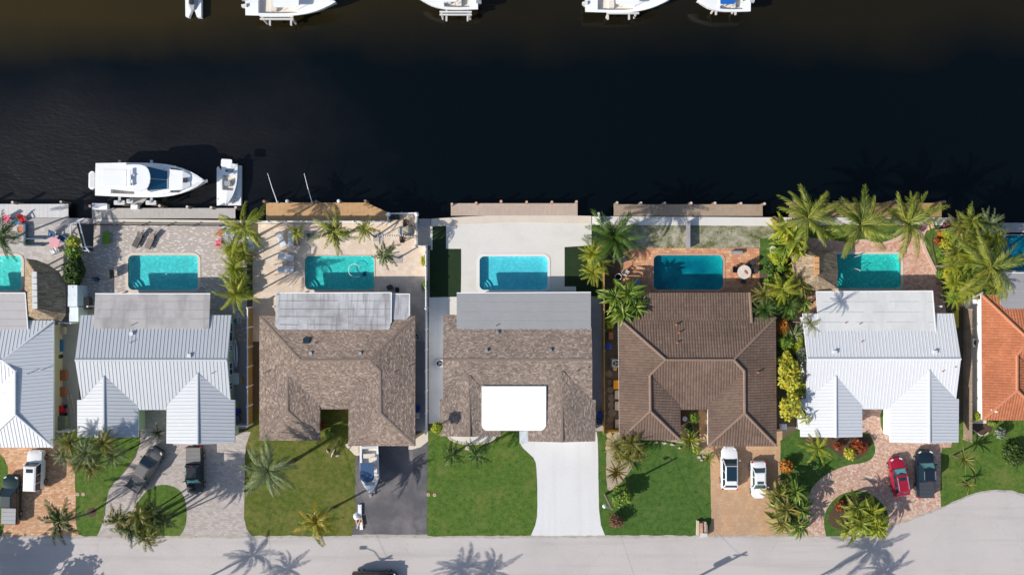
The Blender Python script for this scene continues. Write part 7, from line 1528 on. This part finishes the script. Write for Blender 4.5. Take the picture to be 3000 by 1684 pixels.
t = place('stool', 'round white stool on the small grass corner', 'stool', 2264, 731); part(t, 'seat', M_WHITE, lambda mb: mb.tube([(0, 0, .38), (0, 0, .46)], [.38, .40], 16)); part(t, 'recess', M_STONE, lambda mb: mb.cyl((0, 0), .26, .46, .465, 14)); [part(t, 'leg', M_WHITE, lambda mb: mb.bar((.25 * math.cos(a), .25 * math.sin(a), 0), (.25 * math.cos(a), .25 * math.sin(a), .38), .05, .05)) for a in (0, 2.1, 4.2)]
for px, py, r, lab in ((2268, 642, .33, 'larger terracotta pot on the cream seawall'), (2277, 651, .2, 'smaller terracotta pot on the cream seawall')): t = place('flower_pot', lab, 'pot', px, py); part(t, 'pot', M_TERRA, lambda mb: mb.tube([(0, 0, 0), (0, 0, r * 1.4)], [r * .7, r], 14)); part(t, 'soil', M_MULCH, lambda mb: mb.cyl((0, 0), r * .85, r * 1.4, r * 1.41, 12))
chair(2724, 664, 200, plain('cream_wicker', (.66, .50, .28), .7), 'cream chair at the canal corner of the salmon patio'); chair(2700, 668, 150, M_PURPLE if 'M_PURPLE' in globals() else plain('plum_fabric', (.12, .05, .10), .8), 'plum coloured chair at the canal corner of the salmon patio')
# tiled house side yard
box_thing('crate', 'brown wooden crate in the tiled house side yard', 'crate', 1789, 983, .45, .8, .5, plain('rust_wood', (.32, .14, .07), .8)); bin_('bright blue bin in the tiled house side yard', 1780, 1013, M_BLUE, 0, .65); ac_unit('air conditioner at the tiled house wall', 1803, 1063)
t = place('tree_stump', 'pale round cut stump below the tiled house air conditioner', 'stump', 1802, 1080); part(t, 'wood', M_WOOD_T, lambda mb: mb.tube([(0, 0, 0), (0, 0, .4)], [.27, .25], 14)); part(t, 'heart', M_PILEEND, lambda mb: mb.cyl((0, 0), .12, .4, .405, 10))
for i, (px, py, r) in enumerate(((1784, 1094, 11), (1787, 1120, 8), (1789, 1141, 10), (1792, 1165, 11), (1790, 1187, 10.5), (1792, 1209, 12), (1786, 1231, 10), (1784, 1250, 11), (1785, 1275, 8.5), (1784, 1293, 8.5), (1781, 1312, 8))):
    q = P(px, py); mb = MB(); mb.prism(circ((q.x, q.y), r / PPM, 14), 0, .05); words = ['first', 'second', 'third', 'fourth', 'fifth', 'sixth', 'seventh', 'eighth', 'ninth', 'tenth', 'last']
    tag(mb.build('stepping_stone', M_SLATE if i < 8 else plain('sunlit_stone', (.50, .36, .22), .9)), words[i] + ' round stepping stone counted from the pale stump downwards', 'stepping stone', 'round stepping stones')  # stones past the gate use a paler copy, sunlight put into the colour
box_thing('orange_tub', 'orange tub half under the tiled eave', 'tub', 1805, 1126, .6, .95, .5, M_ORANGE)
for px, py, lab in ((1808, 1155, 'upper stone block at the tiled house wall'), (1808, 1188, 'middle stone block at the tiled house wall'), (1809, 1240, 'lower stone block at the tiled house wall')): q = P(px, py); mb = MB(); mb.box(q.x - .3, q.x + .3, q.y - .5, q.y + .5, 0, .3, bev=.05); tag(mb.build('stone_block', M_STONE), lab, 'stone block')
t = place('round_stool', 'white round table in the tiled courtyard', 'table', 2006, 1226); part(t, 'top', M_WHITE, lambda mb: mb.cyl((0, 0), .3, .5, .55, 14)); part(t, 'leg', M_WHITE, lambda mb: mb.cyl((0, 0), .05, 0, .5, 8))
for i, (px, py, s) in enumerate(((1922, 1294, .4), (1945, 1296, .5), (1968, 1302, .45), (2046, 1338, .5), (2055, 1346, .4), (1990, 1312, .35))):
    q = P(px, py); mb = MB(); pts = [(q.x + s * (.5 + .25 * math.sin(i + k * 2.1)) * math.cos(k * .9), q.y + s * .5 * (.6 + .3 * math.cos(i * 2 + k)) * math.sin(k * .9)) for k in range(7)]; mb.prism(pts, 0, .2)
    tag(mb.build('rock', M_STONE), ['pale rock at the left end of the stony bed', 'second pale rock below the tiled eave', 'third pale rock below the tiled eave', 'larger pale rock by the small spiky plant', 'smaller pale rock by the small spiky plant', 'pale rock under the large spiky fan'][i], 'rock', 'pale rocks of the stony bed')
# white house sides
bin_('white bin at the foot of the yellow-green trees', 2291, 1247, M_WHITE); box_thing('kayak_rack', 'yellow kayak on end at the white house corner', 'kayak', 2799, 935, .4, 1.9, .6, plain('kayak_yellow', (.62, .48, .02), .5)); box_thing('pallet', 'wooden pallet behind the thicket', 'pallet', 2815, 884, .6, 1.1, .15, M_PLANK)
ac_unit('air conditioner on the path of the orange roofed house', 2856, 1003, 0, 1.0); box_thing('meter_box', 'dark equipment pad left of the right air conditioner', 'equipment', 2838, 1003, .6, .9, .25, M_GREYP)
for px, py, w, l, lab in ((2852, 962, .55, 1.9, 'long concrete bench block beside the orange roofed house'), (2860, 1165, .6, .6, 'small concrete step beside the orange roofed house')): q = P(px, py); mb = MB(); mb.box(q.x - w / 2, q.x + w / 2, q.y - l / 2, q.y + l / 2, 0, .4); tag(mb.build('concrete_block', M_CREAMCON), lab, 'concrete block')

# ---------------------------------------------------------------- street furniture
b = P(1773, 1447); t = thing('street_light', 'wooden street light pole with a white lamp on the deep green lawn edge', 'street light', (b.x, b.y, 0)); part(t, 'pole', M_PILE, lambda mb: mb.tube([(0, 0, 0), (0, 0, 6.2)], [.15, .10], 10), True)
hd = P(1771, 1483, 5.9) - b; part(t, 'arm', M_STEEL, lambda mb: mb.tube([(0, 0, 5.7), (hd.x * .5, hd.y * .5, 5.95), (hd.x, hd.y, 5.95)], .04, 6)); part(t, 'lamp_head', M_WHITE, lambda mb: mb.tube([(hd.x, hd.y, 5.75), (hd.x, hd.y, 5.9), (hd.x, hd.y, 6.05)], [.22, .2, .06], 12), True)
def pole_across(sx, sy, h, label, tz=None, lamp=False):
    g = P(sx, sy); x, y_ = g.x - SHX * h, g.y - SHY * h; t = thing('utility_pole', label, 'utility pole', (x, y_, 0), group='utility poles across the street'); part(t, 'pole', M_PILE, lambda mb: mb.tube([(0, 0, 0), (0, 0, h)], [.17, .12], 10), True); part(t, 'cross_arm', M_PLANK, lambda mb: mb.bar((-.8, 0, h - .5), (.8, 0, h - .5), .1, .12))
    if tz: part(t, 'transformer', M_GREYP, lambda mb: mb.cyl((-.35, .1), .32, tz - .55, tz + .55, 12))
    if lamp: part(t, 'lamp_arm', M_STEEL, lambda mb: mb.tube([(0, 0, h - .9), (-1.2, .9, h - .6), (-2.2, 1.4, h - .7)], .05, 6)); part(t, 'lamp_head', M_STEEL, lambda mb: mb.box(-2.7, -2.0, 1.25, 1.6, h - .8, h - .65))
    return Vector((x, y_, h))
p1 = pole_across(2187, 1616, 9.0, 'utility pole with transformer across the street', 7.2); p2 = pole_across(1148, 1626, 8.6, 'utility pole with lamp across the street by the dark van', None, True)
sl = P(1773, 1447) + Vector((0, 0, 6.0))
for a, b, lab in ((sl, p1 + Vector((0, 0, -.5)), 'thin wire from the street light to the transformer pole'), (p2 + Vector((0, 0, -.4)), P(776, 1092, 3.8), 'thin service wire to the shingled hip roof')):
    mb = MB(); mb.tube([a.lerp(b, k / 8) - Vector((0, 0, 1.2 * 4 * (k / 8) * (1 - k / 8) * .5)) for k in range(9)], .012, 4); tag(mb.build('overhead_wire', M_DARK), lab, 'wire')
